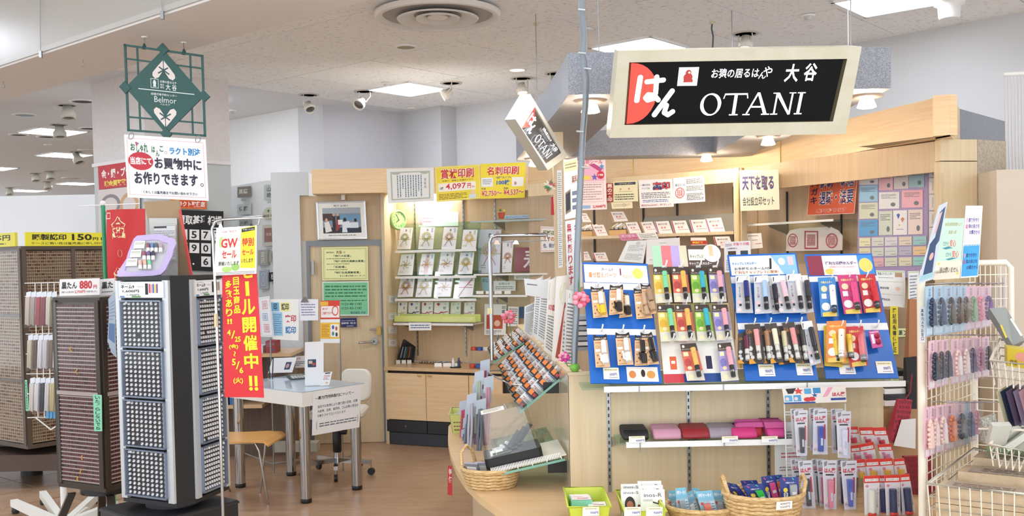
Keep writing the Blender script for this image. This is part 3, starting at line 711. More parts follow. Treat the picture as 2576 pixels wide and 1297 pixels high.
for x in (1042,1164,1244,1374):
    q = BWp.off(.012); p0 = q.at(x,510); mb = MB(); d = q.d*.006
    z0,z1 = .75,2.2; mb.hexa([V((p.x,p.y,z0)) for p in (p0-d,p0+d,p0+d+q.n*.01,p0-d+q.n*.01)]+[V((p.x,p.y,z1)) for p in (p0-d,p0+d,p0+d+q.n*.01,p0-d+q.n*.01)],STEEL)
    q2 = q.off(.0006); p0 = q2.at(x,510); d = q.d*.0022
    for k in range(34):
        z = .78+k*.042; mb.add([V((p.x,p.y,zz)) for p,zz in ((p0-d,z),(p0+d,z),(p0+d,z+.022),(p0-d,z+.022))],[(0,1,2,3)],DARK)
    obj('slotted_rail',mb,niche)
# hidden tube lamp above the shelves (its glow is what whitens the top of the niche)
tl = thing('tube_lamp','bright fluorescent tube tucked up behind the fascia over the shelves','lamp',BWp.off(.22).at(1200,480))
q = BWp.off(.12); A,B = q.at(1030,470),q.at(1235,466); A.z = B.z = 2.262
obj('tube',MB().tube([A,B],.014,M('FFFDF6',.5,0,130),8),tl); obj('tube_holder',MB().box(A.x-.02,A.y-.02,2.27,A.x+.02,A.y+.02,2.32,WHITE),tl)
# shelves
def shelf(name,lab,pl,x0,x1,y,dpt,mat=GREENGLASS,front=WHITE,t=.008,br=(),cat='shelf',h=.012):
    a = pl.at(x0,y); b = pl.at(x1,y); z = (a.z+b.z)/2; a.z = b.z = z; n_ = pl.n.copy(); n_.z = 0; n_.normalize(); n_ = n_*dpt
    if n_.y < 0: n_ = -n_
    root = thing(name,lab,cat,(a+b)/2); dn = n_.normalized()*.004
    mb = MB(); P = [a+dn,b+dn,b+n_,a+n_]; mb.hexa([p+V((0,0,-t)) for p in P]+P,mat); obj('shelf_plate',mb,root)
    if front is not None: mb = MB(); F_ = [a-dn,b-dn,b+dn*.9,a+dn*.9]; mb.hexa([p+V((0,0,-h)) for p in F_]+[p+V((0,0,.002)) for p in F_],front); obj('price_rail',mb,root)
    for x in br:
        p = pl.at(x,y); p.z = z-t-.001; e = n_.normalized(); mb = MB(); s = pl.d*.0025
        Q = [p+e*.04,p+n_,p+n_+V((0,0,-.07)),p+e*.06+V((0,0,-.018))]
        mb.hexa([k-s for k in Q]+[k+s for k in Q],STEEL); obj('bracket',mb,root)
    return root,z
SH = BWp.off(.26)
rows = [(628,'top'),(694,'second'),(751,'third')]
for y,w_ in rows:
    r_,z = shelf('tilted_shelf','%s tilted clear shelf of gift envelopes in the lit niche' %w_,SH,994,1198,y,.1,h=.02)
    a,b = SH.at(994,y),SH.at(1198,y); a.z = b.z = z; up = V((0,0,.245))+SH.n*(.085 if SH.n.y > 0 else -.085)
    bk = -SH.n*-.03 if SH.n.y > 0 else SH.n*-.03; mb = MB(); mb.slab([a+up+bk,b+up+bk,b+bk,a+bk],.004,GREENGLASS); obj('back_plate',mb,r_)
shelf('wall_shelf','white fronted shelf carrying the lime envelope tray',SH,990,1190,813,.24,WHITE,WHITE,.01,(1010,1160),h=.018)
SH2 = BWp.off(.3)
shelf('glass_wall_shelf','glass shelf near the niche top with a doll and flower pot',SH2,1183,1388,553,.28,GREENGLASS,M('9BA6A2',.2,.2),.008,(1236,1362))
shelf('glass_wall_shelf','long glass shelf carrying the large envelopes and maroon package',SH2,1192,1396,688,.28,GREENGLASS,WHITE,.008,(1245,))
shelf('glass_wall_shelf','glass shelf with small folded cards under the large envelopes',SH2,1189,1326,742,.26,GREENGLASS,WHITE,.008,(1245,),h=.016)
# gift envelopes
C6 = zc(940,390,2.881)
rnd = random.Random(3)
def knot(mb,pl,q,col,col2,style):
    TL,TR,BR,BL = q; c = (TL+TR)*.5*.5+(BL+BR)*.25; w_ = (TR-TL); h = (BL-TL); n_ = -pl.n*(1 if pl.n.y > 0 else -1)
    c = TL+w_*.5+h*.55; r = w_.length*.26; ux = w_.normalized(); uy = -h.normalized()
    def P(x,y,k=.006): return c+ux*x*r+uy*y*r+n_*k
    mb.tube([P(-1.85,0),P(1.85,0)],.0022,col,5)
    if style == 0:
        for s in (-1,1):
            mb.tube([P(0,0),P(s*.7,.5,.01),P(s*1.3,.55,.008),P(s*.9,.05,.01),P(0,0)],.0026,col,5); mb.tube([P(0,0),P(s*.5,-.8),P(s*1.0,-1.7)],.0022,col2,5)
        for s in (.6,.85,1.1): mb.tube([P(s*math.cos(k*.7),.55+s*math.sin(k*.7),.009) for k in range(10)],.0022,col if s > .7 else col2,5)
    elif style == 1:
        for a in range(6):
            t = a*1.047; mb.tube([P(0,0),P(math.cos(t)*.9,.2+math.sin(t)*.9,.014),P(math.cos(t+.4)*1.3,.2+math.sin(t+.4)*1.3,.008)],.0026,col if a%2 else col2,5)
        mb.ball(P(0,.1,.01),r*.33,col,6)
    else:
        mb.tube([P(1.3,1.9),P(.2,.5,.009),P(-1.5,-2.2)],.003,col,5); mb.tube([P(1.6,.6),P(.5,.7,.009),P(1.3,1.9)],.003,col,5)
def envelope(q,pl,lab,col,col2,style,paper='F7F6F2',strip=None,group='gift envelopes in the lit niche'):
    root = one('gift_envelope',MB().slab(q,.007,M(paper,.5)),lab,'envelope',group)
    it = [('t','寿',.44,.08,.58,.2,'444444',.01)] if style != 2 else []
    if strip: it = [('r',.36,0,.64,1,strip)]+it
    it += [('r',.78,.04,.9,.24,rnd.choice(['C5D6B0','E2C6C6','B8CCDD'])),('l',.1,.8,.35,.9,2,'B9B2A0')]
    obj('printing',paint(MB(),q,it),root); mb = MB(); knot(mb,pl,q,M(col,.35,.4),M(col2,.4,.2),style); obj('cord_knot',mb,root)
    c = sum(q,V((0,0,0)))/4; n_ = -pl.n*(1 if pl.n.y > 0 else -1); mb = MB(); mb.slab([c+(p-c)*1.05+n_*.022 for p in q],.0005,BAG); obj('clear_bag',mb,root)
    return root
RW = [[(195,525,283,525,265,680,172,680),(340,520,445,520,428,680,322,680),(510,520,608,522,590,680,490,680),(650,540,752,540,738,680,636,680)],
      [(200,720,295,716,280,868,172,868),(350,715,442,712,425,866,325,866),(487,703,587,700,570,862,465,864),(628,704,728,702,712,860,610,862)],
      [(197,882,298,880,282,1025,172,1028),(325,880,432,878,416,1027,302,1028),(474,880,577,878,558,1025,450,1026),(628,874,733,874,716,1026,605,1028)]]
ST = [[('A9A648','6E9E5A',0,None),('B9B04C','5F9A55',0,None),('C99A3E','2E4A78',0,None),('E3C765','E9D9A0',0,None)],[('B9B068','8FA060',1,None),('D2A24A','C98C5A',1,'E4C9C9'),('C9A24A','9A6A80',1,None),('D9BE62','C9A850',0,'DCE9EE')],
      [('C79A58','A05A48',0,None),('CDBD60','B8A24A',0,None),('C08A50','B79A48',1,None),('B0283A','8E2030',2,None)]]
NM = [['white gift envelope with olive and green cords','white gift envelope with yellow-green cords','white gift envelope with gold and navy cords','white gift envelope with pale gold cords'],['white gift envelope with muted olive bow','gift envelope with pink centre stripe','white gift envelope with gold and mauve bow','gift envelope with pale blue centre stripe'],
      ['gift envelope with tan and brick-red cords','gift envelope with yellow gold cords','gift envelope with bronze starry bow','gift envelope with single dark red cord']]
for i,(row,w_) in enumerate(zip(RW,('top','second','third'))):
    z = SH.at(1090,rows[i][0]).z; base = SH.at(1090,rows[i][0]); lp = PL((SH.P+(SH.n*.012 if SH.n.y > 0 else -SH.n*.012)),-24,0)
    n_ = SH.n if SH.n.y > 0 else -SH.n
    lean = PL(V((SH.P.x,SH.P.y,z))+n_*.006,-24); tl_ = (V((0,0,1))*.245+n_*.085).normalized(); lean.n = lean.d.cross(tl_).normalized()
    if lean.n.y < 0: lean.n = -lean.n
    for j,p in enumerate(row):
        c_,c2_,s_,st_ = ST[i][j]; envelope(lean.q(*C6(*p)),lean,NM[i][j]+ ', %s shelf, %s' %(w_,nth(j,4)),c_,c2_,s_,strip=st_)
# lime tray with six slim envelopes
tray = thing('envelope_tray','long lime plastic tray of slim envelopes on the lowest niche shelf','tray',SH.at(1090,810)); LIME = M('DCE58A',.45); LIMED = M('C9D873',.4)
tp = SH.off(-.01); a,b = tp.at(992,795),tp.at(1196,795); zt_ = tp.at(1090,794).z; zb = tp.at(1090,809.5).z; n_ = SH.n*(1 if SH.n.y > 0 else -1)
def wallbar(a,b,z0,z1,t,mat): mb = MB(); P = [a,b,b+t,a+t]; return mb.hexa([V((p.x,p.y,z0)) for p in P]+[V((p.x,p.y,z1)) for p in P],mat)
obj('front_wall',wallbar(a,b,zb,zt_,n_*.003,LIME),tray); obj('back_wall',wallbar(a+n_*.1,b+n_*.1,zb,zt_+.01,n_*.003,LIME),tray); obj('bottom',wallbar(a,b,zb,zb+.003,n_*.1,LIME),tray)
mb = MB()
for i in range(26):
    for j in range(3):
        p = a+(b-a)*(.62+i*.0145) ; z = zb+.012+j*.012; mb.box(p.x-.003,p.y-.003,z,p.x+.003,p.y+.0,z+.006,M('F3F6C8',.4))
o = obj('perforations',mb,tray); o['kind'] = 'stuff'
lp = PL(SH.P+n_*.045,-24,6)
for j,(x0,x1,c_,nm) in enumerate(((172,240,'D9C83A','slim white envelope with yellow cord'),(248,334,'23283A','slim white envelope with black cord'),(345,430,'C23A4A','slim white envelope with red and pink cord'),(434,545,'B82838','slim white envelope with wide red cord'),(554,632,'E8E6DA','slim plain pale green envelope'),(652,733,'C88AA0','slim envelope with pink crossed cord'))):
    q = lp.q(*C6(x0+6,1066,x1,1064,x1-6,1200,x0,1202)); e = one('slim_envelope',MB().slab(q,.012,M('F6F6F2' if j != 4 else 'E6ECDC',.5)),nm+ ' in the lime tray, %s' %nth(j,6),'envelope','slim envelopes in the lime tray')
    obj('printing',paint(MB(),q,[('p',[(.15,.08),(.3,.02),(.42,.1),(.28,.2)],('6A5AA8' if j < 2 else 'C23A3A') if j < 4 else 'D9D9C8'),('v','御祝',.62,.06,.82,.4,'444444',.01)]),e)
    mb = MB(); P = lambda u,v: q[0]+(q[1]-q[0])*u+(q[3]-q[0])*v-n_*.012
    mb.tube([P(0,.55),P(.4,.6),P(.55,.5),P(.75,.62),P(.5,.7),P(.45,.55),P(1,.5)],.003,M(c_,.4),5); obj('cord',mb,e)
q = SH.off(.02).q((1028,811),(1085,811),(1085,830),(1029,831)); sheet('small_notice','small white notice clipped under the lime envelope tray','notice',q,[('l',.08,.2,.92,.8,2,'4A6AA0')])
# wall card at niche back behind glow
q = BWp.off(.004).q((1053,532),(1153,532),(1153,568),(1053,570)); sheet('glare_notice','overexposed white notice at the top of the lit niche','notice',q,[('r',.02,.02,.1,.9,'D8A0A8'),('l',.12,.1,.4,.8,3,'D0808A')])
# right part of the niche
n_ = SH2.n*(1 if SH2.n.y > 0 else -1); bp_ = PL(SH2.P+n_*.06,-24,5)
e = envelope(bp_.q((1203,577),(1261,577),(1257,686),(1203,687)),bp_,'largest white gift envelope with gold bow and red fan on the long shelf','D9BE62','C23A3A',0,'E6EAF2')
envelope(bp_.q((1264,607),(1292,603),(1286,684),(1263,685)),bp_,'medium white and red gift envelope beside the maroon package','D9A050','B8303A',0)
q = bp_.q((1296,622),(1380,622),(1379,680),(1293,684)); e = one('kotobuki_package',MB().slab(q,.02,M('8E2A30',.35)),'maroon cloth package with large white character for celebration','package')
obj('printing',paint(MB(),q,[('t','寿',.27,.06,.78,.95,'EFE6DC',.01)]),e); mb = MB(); mb.slab([p-n_*.006 for p in q],.001,BAG); obj('clear_bag',mb,e)
def potplant(p,s,nm):
    t = thing('flower_pot',nm,'ornament',p); T = Tm(p)
    obj('pot',MB().lathe([(.018*s,0),(.026*s,.04*s),(.022*s,.04*s)],M('B84A28',.5),12,T),t); mb = MB()
    for k in range(9): mb.ball(p+V((.018*s*math.cos(k*2.1),-.01*s+.012*s*math.sin(k*1.7),.05*s+.007*s*(k%3))),.009*s,M(('E6C23A','5E8E3E','D8782E')[k%3],.5),5)
    obj('blossom',mb,t)
s1 = SH2.off(-.08); potplant(s1.at(1262,549.5),1.3,'tiny orange flower pot at the left end of the glass shelf')
p = s1.at(1301,549); B_ = thing('blue_box','flat pale blue printed box on the glass shelf','box',p); a,b = s1.at(1268,548.5),s1.at(1335,547); mb = MB(); P = [a,b,b+n_*.12,a+n_*.12]
mb.hexa([V((k.x,k.y,p.z)) for k in P]+[V((k.x,k.y,p.z+.028)) for k in P],M('B9D2E6',.5)); obj('carton',mb,B_); obj('printing',paint(MB(),[V((a.x,a.y,p.z+.028)),V((b.x,b.y,p.z+.028)),V((b.x,b.y,p.z)),V((a.x,a.y,p.z))],[('l',.05,.2,.95,.85,2,'5A7EA8')]),B_)
p = s1.at(1346,546.5); t = thing('wooden_doll','small round wooden doll with painted flowers on the glass shelf','doll',p); T = Tm(p)
obj('body',MB().lathe([(.018,0),(.027,.02),(.026,.04),(.017,.052)],M('C98A3A',.4),14,T),t); obj('head',MB().ball(p+V((0,0,.066)),.02,M('E9D8B0',.4),8),t); mb = MB()
for k in range(5): mb.ball(p+V((.016*math.cos(k),-.022,.022+.008*(k%3))),.006,M(('D04A30','4E8A46','E9C84A')[k%3],.5),4)
obj('painted_flower',mb,t)
for k,(x,w_) in enumerate(((1207,9),(1228,6),(1253,9),(1277,8))):
    z_ = s1.at(x,738); a = SH2.off(-.03).at(x-w_,739); b = SH2.off(-.03).at(x+w_,739); mb = MB(); mb.slab([a+V((0,0,.026)),b+V((0,0,.026)),b,a],.003,PAPER); one('folded_card',mb,'small folded white card on the lower glass shelf, %s' %nth(k,4),'card','folded cards on the lower glass shelf')
for (a,b,c,d,l,it) in (((1211,697),(1238,697),(1238,732),(1213,733),'pale blue card with dark heading behind the lower glass shelf',[('r',0,0,1,1,'BBD6E6'),('t','のし袋',.1,.1,.9,.35,'2A4A6A')]),((1241,706),(1297,706),(1297,731),(1241,732),'small white notice headed in grey behind the lower glass shelf',[('t','お知らせ',.25,.15,.75,.4,'777777'),('l',.1,.5,.9,.85,2,'888888')]),((1293,690),(1345,690),(1345,703),(1293,703),'small cream label strip under the long glass shelf',[('l',.1,.2,.9,.8,2,'A88A70')])):
    sheet('shelf_notice',l,'notice',BWp.off(.05).q(a,b,c,d),it)
q = SH2.off(.05).q((1360,569),(1425,571),(1428,632),(1360,634)); sheet('material_notice','white framed notice in green and orange lettering beside the grey pipe','notice',q,[('b',.03,.04,.97,.96,.012,.02,'E39A9A'),('T','印材は自然物',.1,.14,.95,.34,'2E6A3A','F3D9A8',.03),('T','ですので一つ',.1,.4,.95,.58,'C8642A','F3D9A8',.03),('T','色、柄が違います',.1,.66,.95,.84,'2A62B0','F3D9A8',.03)])
# posters low in the niche behind the island
for (pts,l,it) in ((((1219,764),(1274,765),(1272,842),(1218,842)),'red and white illustrated poster low in the niche',[('r',.1,.35,.85,.8,'C8553A'),('s',.3,.25,.12,.1,'E9A090'),('v','印鑑',.8,.05,.95,.3,'444444'),('e',.6,.62,.14,.1,'F0C8A8'),('l',.1,.84,.8,.96,3,'777777')]),(((1278,770),(1305,771),(1304,820),(1277,820)),'narrow grey sheet of tables low in the niche',[('l',.1,.08,.9,.92,8,'8888A0')]),(((1306,771),(1318,771),(1318,800),(1306,800)),'small blue photo card low in the niche',[('r',0,0,1,1,'3A5A80')])):
    sheet('niche_poster',l,'poster',BWp.off(.06).q(*pts),it)
# clock on the side panel
p = SP.at(989,554); cn = V((.72,-.69,0)).normalized(); T = Matrix.Translation(p+cn*.08)@cn.to_track_quat('Z','Y').to_matrix().to_4x4()
ck = thing('wall_clock','round wall clock with pale green rim on the side of the niche','clock',p)
obj('rim',MB().lathe([(.088,-.03),(.092,-.01),(.088,.008),(.076,.01),(.072,-.004)],M('A9D08A',.35),28,T),ck); obj('dial',MB().lathe([(.074,-.006),(.0005,-.004)],M('EEF0E6',.4),24,T),ck)
mb = MB()
for k in range(12):
    t = k*math.pi/6; mb.box(-.0025,.05,-.003,.0025,.066,-.001,M('8A9A86',.5),T@Matrix.Rotation(t,4,'Z'))
obj('hour_marks',mb,ck)
for n_ame,a_,L_ in (('hour_hand',2.2,.036),('minute_hand',.5,.055)): obj(n_ame,MB().box(-.0025,-.006,.0,.0025,L_,.002,BLACK,T@Matrix.Rotation(a_,4,'Z')),ck)
# stickers on the side panel
for (y,l) in ((742,'topmost'),(785,'second'),(820,'third'),(852,'lowest')):
    q = SP.off(.004 if SP.n.y > 0 else -.004); Q = q.q((977,y),(999,y+1),(999,y+20),(977,y+19)); sheet('envelope_label','%s small white label with grey drawing on the niche side' %l,'label',Q,[('b',.06,.08,.94,.92,.02,.05,'8A94A4'),('l',.2,.25,.8,.75,3,'99A')if 0 else ('l',.2,.25,.8,.75,3,'8890A0')])
# cabinets under the niche
cab = thing('base_cabinet','low oak cabinet with black drawers under the niche','cabinet',NF.at(1070,1120))
cab.location = ORG[cab.name]
ZT = .69
def cfront(x0,x1,z0,z1,mat,name,t=.02,k=0,par=None): return vpan(NF.off(k if NF.n.y > 0 else -k),x0,x1,z0,z1,mat,t,par or cab,name)
vpan(NF.off(-.03),969,1300,.02,ZT-.03,M('33302E',.6),.38,cab,'carcass')
vpan(NF.off(.015),965,1320,ZT-.03,ZT,OAKTOP,.48,cab,'worktop')
for x0,x1,hx in ((969.5,1069,(1049,1059)),(1070.5,1176.5,(1074,1085)),(1178.5,1262,None)):
    d_ = cfront(x0,x1,.225,ZT-.055,OAK,'door',.018)
    if hx: a,b = NF.off(.012).at(hx[0],944),NF.off(.012).at(hx[1],945); obj('handle',MB().tube([a,b],.005,brass,6),d_)
for x0,x1 in ((969.5,1070),(1072,1178)):
    d_ = cfront(x0,x1,.115,.218,M('2B2C30',.4),'drawer',.016)
cfront(969.5,1262,.004,.108,M('3A3E46',.5),'plinth',.02,-.01)
obj('drawer_lock',MB().ball(NF.at(1021,1071),.008,STEEL,6),cab)
# things on the worktop
def at_top(x,y): return aZ(x,y,ZT)
c = at_top(1020,912); t = thing('pen_display_case','open black presentation case with pens standing on the niche worktop','case',c)
q = [aY(1014,853,c.y+.14),aY(1048,853,c.y+.14),aY(1040,909,c.y),aY(998,909,c.y)]; mb = MB(); mb.slab(q,.03,M('1C1C1E',.4)); obj('tray',mb,t)
for k in range(7):
    u = .16+k*.1; P = lambda uu,v: (q[0]*(1-uu)+q[1]*uu)*(1-v)+(q[3]*(1-uu)+q[2]*uu)*v+V((0,-.008,.003)); obj('pen',MB().tube([P(u,.35),P(u+.02,.85)],.004,M(('D8D8D8','2A5AA0','C0C4C8','3A9A70','A04050','C8B050','5060A0')[k],.3,.3),6),t)
for k,x in enumerate((1001,1015,1029)): a = aY(x-5,905,c.y-.06); b = aY(x+6,905,c.y-.06); mb = MB(); mb.slab([a,b,b+V((0,0,-.04)),a+V((0,0,-.04))],.002,PAPER); pc = one('price_card',mb,'small price card before the black pen case, %s' %nth(k,3),'price card','price cards before the pen case')
c = at_top(1068,912); t = thing('pen_tray','flat clear tray with pale pens beside the black case','tray',c); mb = MB(); P = [at_top(*k) for k in ((1054,914),(1093,916),(1102,906),(1062,905))]; mb.hexa(P+[p+V((0,0,.02)) for p in P],GLASS); obj('tray_box',mb,t)
for k in range(5): obj('pen',MB().tube([P[0]+(P[1]-P[0])*(.1+.18*k)+V((0,.01,.012)),P[3]+(P[2]-P[3])*(.1+.18*k)+V((0,-.01,.012))],.004,M(('C8B860','D9D9D4','B0503A','E4E0D2','9A9A98')[k],.4),6),t)
for k in range(14):
    x = 1092+k*4.6; p = at_top(x,916-(k%3)); l = one('marker_pen',MB().tube([p+V((0,0,.006)),p+V((.03,.09,.006))],.0045,M(('3A9AA8','C8C23A','2A3A6A','D06A4A','5A9A5A')[k%5],.35),6),('teal','yellow','navy','orange-red','green')[k%5]+ ' pen lying on the niche worktop, %s from left' %ORD[k],'pen','pens lying on the niche worktop')
for k,(x,w_) in enumerate(((1102,9),(1125,10),(1150,8))): a = aY(x-w_,914,at_top(x,921).y); b = aY(x+w_,914,at_top(x,921).y); z0 = ZT; mb = MB(); mb.slab([V((a.x,a.y,z0+.03)),V((b.x,b.y,z0+.03)),V((b.x,b.y-.01,z0)),V((a.x,a.y-.01,z0))],.002,PAPER); one('name_card',mb,'small white folded card before the pens, %s' %nth(k,3),'card','cards before the pens')
c = at_top(1146,924); t = thing('bottle_stand','small black disc with a white and a navy bottle','stand',c); obj('base',MB().lathe([(.05,0),(.05,.006),(.001,.008)],BLACK,20,Tm(c)),t)
for dx,col in ((-.02,'E8E8E8'),(.03,'22305E')): obj('bottle',MB().lathe([(.013,.008),(.013,.06),(.007,.064),(.007,.085)],M(col,.3),12,Tm(c+V((dx,0,0)))),t)
# lidded clear case with ink pads at the right end of the worktop
c = at_top(1195,921); t = thing('ink_pad_case','slanted clear case with red and blue ink pads behind the island','case',c)
A,B,C_,D_ = [at_top(*k) for k in ((1180,928),(1232,930),(1240,915),(1190,914))]
mb = MB(); mb.hexa([A,B,C_,D_,A+V((0,0,.06)),B+V((0,0,.06)),C_+V((0,0,.34)),D_+V((0,0,.34))],GLASS); obj('clear_case',mb,t)
for k in range(6):
    p = A+(B-A)*(.12+.3*(k%3))+(D_-A)*(.25+.45*(k // 3)); p.z = ZT+.012+.13*(k // 3); obj('ink_pad',MB().lathe([(.026,-.01),(.028,.01),(.024,.022),(.001,.024)],M(('C8503A','3A5AA8','E2E2DC')[k%3],.35),14,Tm(p)),t)
# --- fascia posters ---
FP = PL(fL0,math.degrees(math.atan2(fL1[1]-fL0[1],fL1[0]-fL0[0]))).off(.004)
q = FP.q((972,425),(1091,421),(1092,505),(976,511))
sheet('certificate','white certificate with grey scroll border pinned on the oak fascia','certificate',q,[('b',.08,.09,.92,.92,.03,.035,'B9BEB0'),('e',.2,.14,.09,.04,'B9BEB0'),('e',.8,.14,.09,.04,'B9BEB0'),('v','表彰状',.79,.3,.84,.62,'3A4A5A',.0),('lv',.2,.2,.76,.85,10,'6A8494')],'EEF0EC')
YL = 'F5DF3C'; RR = 'D4283C'
q = FP.q((1094,420),(1207,413),(1209,499),(1098,508))
sheet('certificate_printing_poster','yellow poster in red lettering priced 4,097 yen on the oak fascia','poster',q,[('b',.01,.02,.99,.98,.012,.015,'F7F2B0'),('T','賞状印刷',.12,.08,.86,.36,RR,'FFF3F0',.05),('t','縦書き・横書き 各種承ります',.15,.395,.85,.44,'9A6A20',.01),('r',.05,.48,.9,.72,'FBF6E6'),('t','1枚',.09,.58,.18,.67,'333333',.02),('T','4,097',.22,.5,.68,.69,RR,'FFFFFF',.03),('t','円',.71,.52,.79,.67,RR,.03),('t','税込',.81,.6,.88,.66,RR),('l',.06,.78,.7,.95,4,'8A6A30'),('e',.83,.8,.05,.07,'F3CFAE'),('r',.74,.85,.9,.97,'D9E3EC')],YL)
q = FP.q((1209,412),(1323,408),(1320,497),(1208,500))
sheet('business_card_printing_poster','yellow poster for name cards priced from 2,750 yen beside the side sign','poster',q,[('T','名刺印刷',.14,.09,.85,.33,RR,'FFF3F0',.05),('t','<標準タイプ>',.34,.37,.68,.44,'5A6A80',.02),('t','100枚',.36,.47,.66,.62,'2A6AB8',.04),('r',.02,.4,.28,.66,'EEF1F2'),('l',.05,.44,.25,.6,3,'7A8A9A'),('r',.7,.41,.96,.67,'F4F2EE'),('e',.78,.58,.03,.05,'D88A8A'),('t','片面',.02,.69,.12,.74,'555555'),('t','両面',.52,.69,.62,.74,'555555'),('T','¥2,750～',.03,.77,.48,.94,RR,'FFFFFF',.03),('T','¥4,537～',.52,.75,.97,.93,RR,'FFFFFF',.03)],YL)
# --- door wall sheets ---
DP = DW.off(.03)
q = DP.q((795,508),(919,505),(924,600),(800,603)); fr = thing('framed_photo','silver framed group photograph above the door','picture',q[3]); c = sum(q,V((0,0,0)))/4
mb = MB(); I_ = [c+(p-c)*.93-DP.n*0 for p in q]; nn = -DP.n*(1 if DP.n.y > 0 else -1)
for i in range(4): a,b,e,g_ = q[i],q[(i+1)%4],I_[(i+1)%4],I_[i]; mb.hexa([a-nn*.02,b-nn*.02,e-nn*.02,g_-nn*.02,a+nn*.012,b+nn*.012,e+nn*.01,g_+nn*.01],M('C9CDD0',.25,.6))
obj('frame',mb,fr); sk = 'D9A88A'
it = [('r',.09,.14,.92,.86,'8494A4'),('r',.09,.14,.3,.5,'4A3438'),('r',.09,.14,.92,.3,'A8B4BE'),('r',.45,.34,.9,.5,'6A9AC0'),('r',.09,.7,.92,.86,'2A2A34'),('p',[(.12,.55),(.22,.52),(.28,.8),(.14,.84)],'EDE9E4'),('e',.17,.48,.03,.05,sk),('r',.3,.36,.37,.78,'2A2026'),('e',.335,.34,.025,.04,sk),('r',.39,.36,.46,.6,'33262C'),('e',.42,.34,.025,.04,sk),('p',[(.38,.5),(.5,.46),(.5,.6),(.4,.8),(.36,.8)],'9A3A40'),('r',.42,.48,.52,.62,'F0EEEA'),('p',[(.52,.55),(.66,.52),(.7,.66),(.66,.84),(.5,.84)],'E6ECF4'),('e',.57,.48,.035,.055,'1E1A1C'),('p',[(.6,.72),(.85,.7),(.85,.84),(.62,.84)],'283048'),('r',.68,.56,.86,.72,'DCE6EE'),('e',.8,.5,.03,.05,'1E1A1C'),('t','殿下 お成り',.34,.06,.66,.11,'555555'),('l',.2,.9,.8,.95,1,'777777')]
mb = MB(); mb.slab([p+nn*.004 for p in I_],.01,M('F0EFEA',.3)); pc = obj('mounted_photo',mb,fr); obj('printing',paint(MB(),[p+nn*.004 for p in I_],it),pc)
p = DP.at(863,494); one('wall_hook',MB().box(p.x-.015,p.y,p.z-.03,p.x+.015,p.y+.04,p.z+.02,WHITE),'small white hook holding the framed photograph','hook')
G3 = '3A5A3A'
sheet('yellow_award_sheet','pale yellow framed award sheet on the upper door','notice',DP.q((809,622),(925,620),(926,704),(811,705)),[('b',.03,.035,.97,.965,.008,.012,'9AA04A'),('b',.055,.065,.945,.935,.004,.005,'9AA04A'),('t','株式会社',.1,.13,.27,.18,G3),('t','大谷',.31,.1,.44,.2,'8A4A20',.03),('t','は',.47,.13,.51,.18,G3),('t','「労働大臣賞」',.26,.23,.63,.3,G3,.02),('l',.1,.33,.6,.37,1,'6A7A4A'),('t','「地域活性化貢献企業賞」',.26,.39,.93,.46,G3,.02),('l',.1,.49,.6,.53,1,'6A7A4A'),('t','「奨励賞」',.26,.56,.52,.63,G3,.02),('l',.1,.66,.55,.7,1,'6A7A4A'),('t','「地域社会貢献者賞」',.27,.73,.83,.8,G3,.02),('t','以上の賞を受賞いたしました',.38,.84,.93,.89,G3)],'F1F2B4')
q = DP.q((811,708),(927,707),(928,793),(812,794))
sheet('green_contact_sheet','green sheet with free-dial numbers on the door','notice',q,[('r',.02,.03,.98,.97,'7CCB9A'),('l',.06,.1,.95,.48,4,'3A7A5A'),('l',.06,.53,.95,.59,1,'2A5A44'),('t','0120-48-1185',.4,.62,.85,.7,'2A4A44',.015),('t','0120-83-1185',.4,.74,.85,.82,'2A4A44',.015),('t','株式会社 大谷',.6,.87,.93,.95,'2A4A6A',.02)],'EAF4EA')
sheet('navy_door_plate','small navy plate with white lettering on the door','label',DP.q((855,800),(897,799),(898,822),(856,823)),[('l',.1,.25,.9,.35,1,'DDE0F0'),('t','営業時間・定休日',.08,.45,.92,.65,'F0F0FA',.02),('l',.4,.8,.8,.95,1,'DDE0F0')],'20265C')
# --- nameplates on the white panel ---
for i,(x0,y0,x1,y1,txt,c,tc_,l) in enumerate(((597,470,627,497,'高橋','8E857A','E9E4DA','taupe stone nameplate at upper left of the white panel'),(664,465,689,503,'山崎','C6CEC8','3A4A44','tall grey-green nameplate at upper right of the white panel'),(597,514,628,540,'佐藤','D6D7D3','5A6068','mottled white nameplate under the taupe one'),(602,554,627,570,'伊藤','A9ACA6','55585A','grey nameplate partly behind the stand rail'),
        (660,566,692,619,'','D2CDC0','6A5A50','cream framed bronze nameplate at mid height'),(649,629,673,668,'宮沢','B1B0A4','F0EEE6','carved grey nameplate beside the banner top'),(677,632,694,658,'栄','B5B2A8','75736C','small carved nameplate near the partition edge'),(652,679,672,727,'','C6CCD2','8A929A','glassy pale nameplate right of the red banner'),(676,685,695,708,'松','1E2024','F4F4F4','black nameplate with white character near the partition'))):
    q = NP.off(.035).q((x0,y0),(x1,y0-2),(x1,y1-2),(x0,y1)); it = []
    if txt:
        if y1-y0 > x1-x0: it = [('v',txt,.3,.1,.7,.9,tc_,.01)]
        else: it = [('t',txt,.14,.22,.86,.68,tc_,.02)]
    if i == 4: it = [('r',.16,.15,.84,.82,'A0756A'),('t','松浦',.3,.38,.7,.52,'E6C9B8')]
    if i == 7: it = [('b',.12,.08,.88,.92,.06,.04,'9AA4AE'),('O',.5,.5,.2,.25,.2,'9AA4AE')]
    sheet('nameplate',l,'nameplate',q,it,c,.02,'sample nameplates on the white panel')
    q = NP.off(.008).q((x0+8,y1+3),(x1-6,y1+2),(x1-6,y1+9),(x0+8,y1+10)); sheet('price_label','small printed label under the %s' %l.split(' nameplate')[0]+ ' nameplate','price label',q,[('l',.1,.2,.9,.8,2,'6A6A90')])
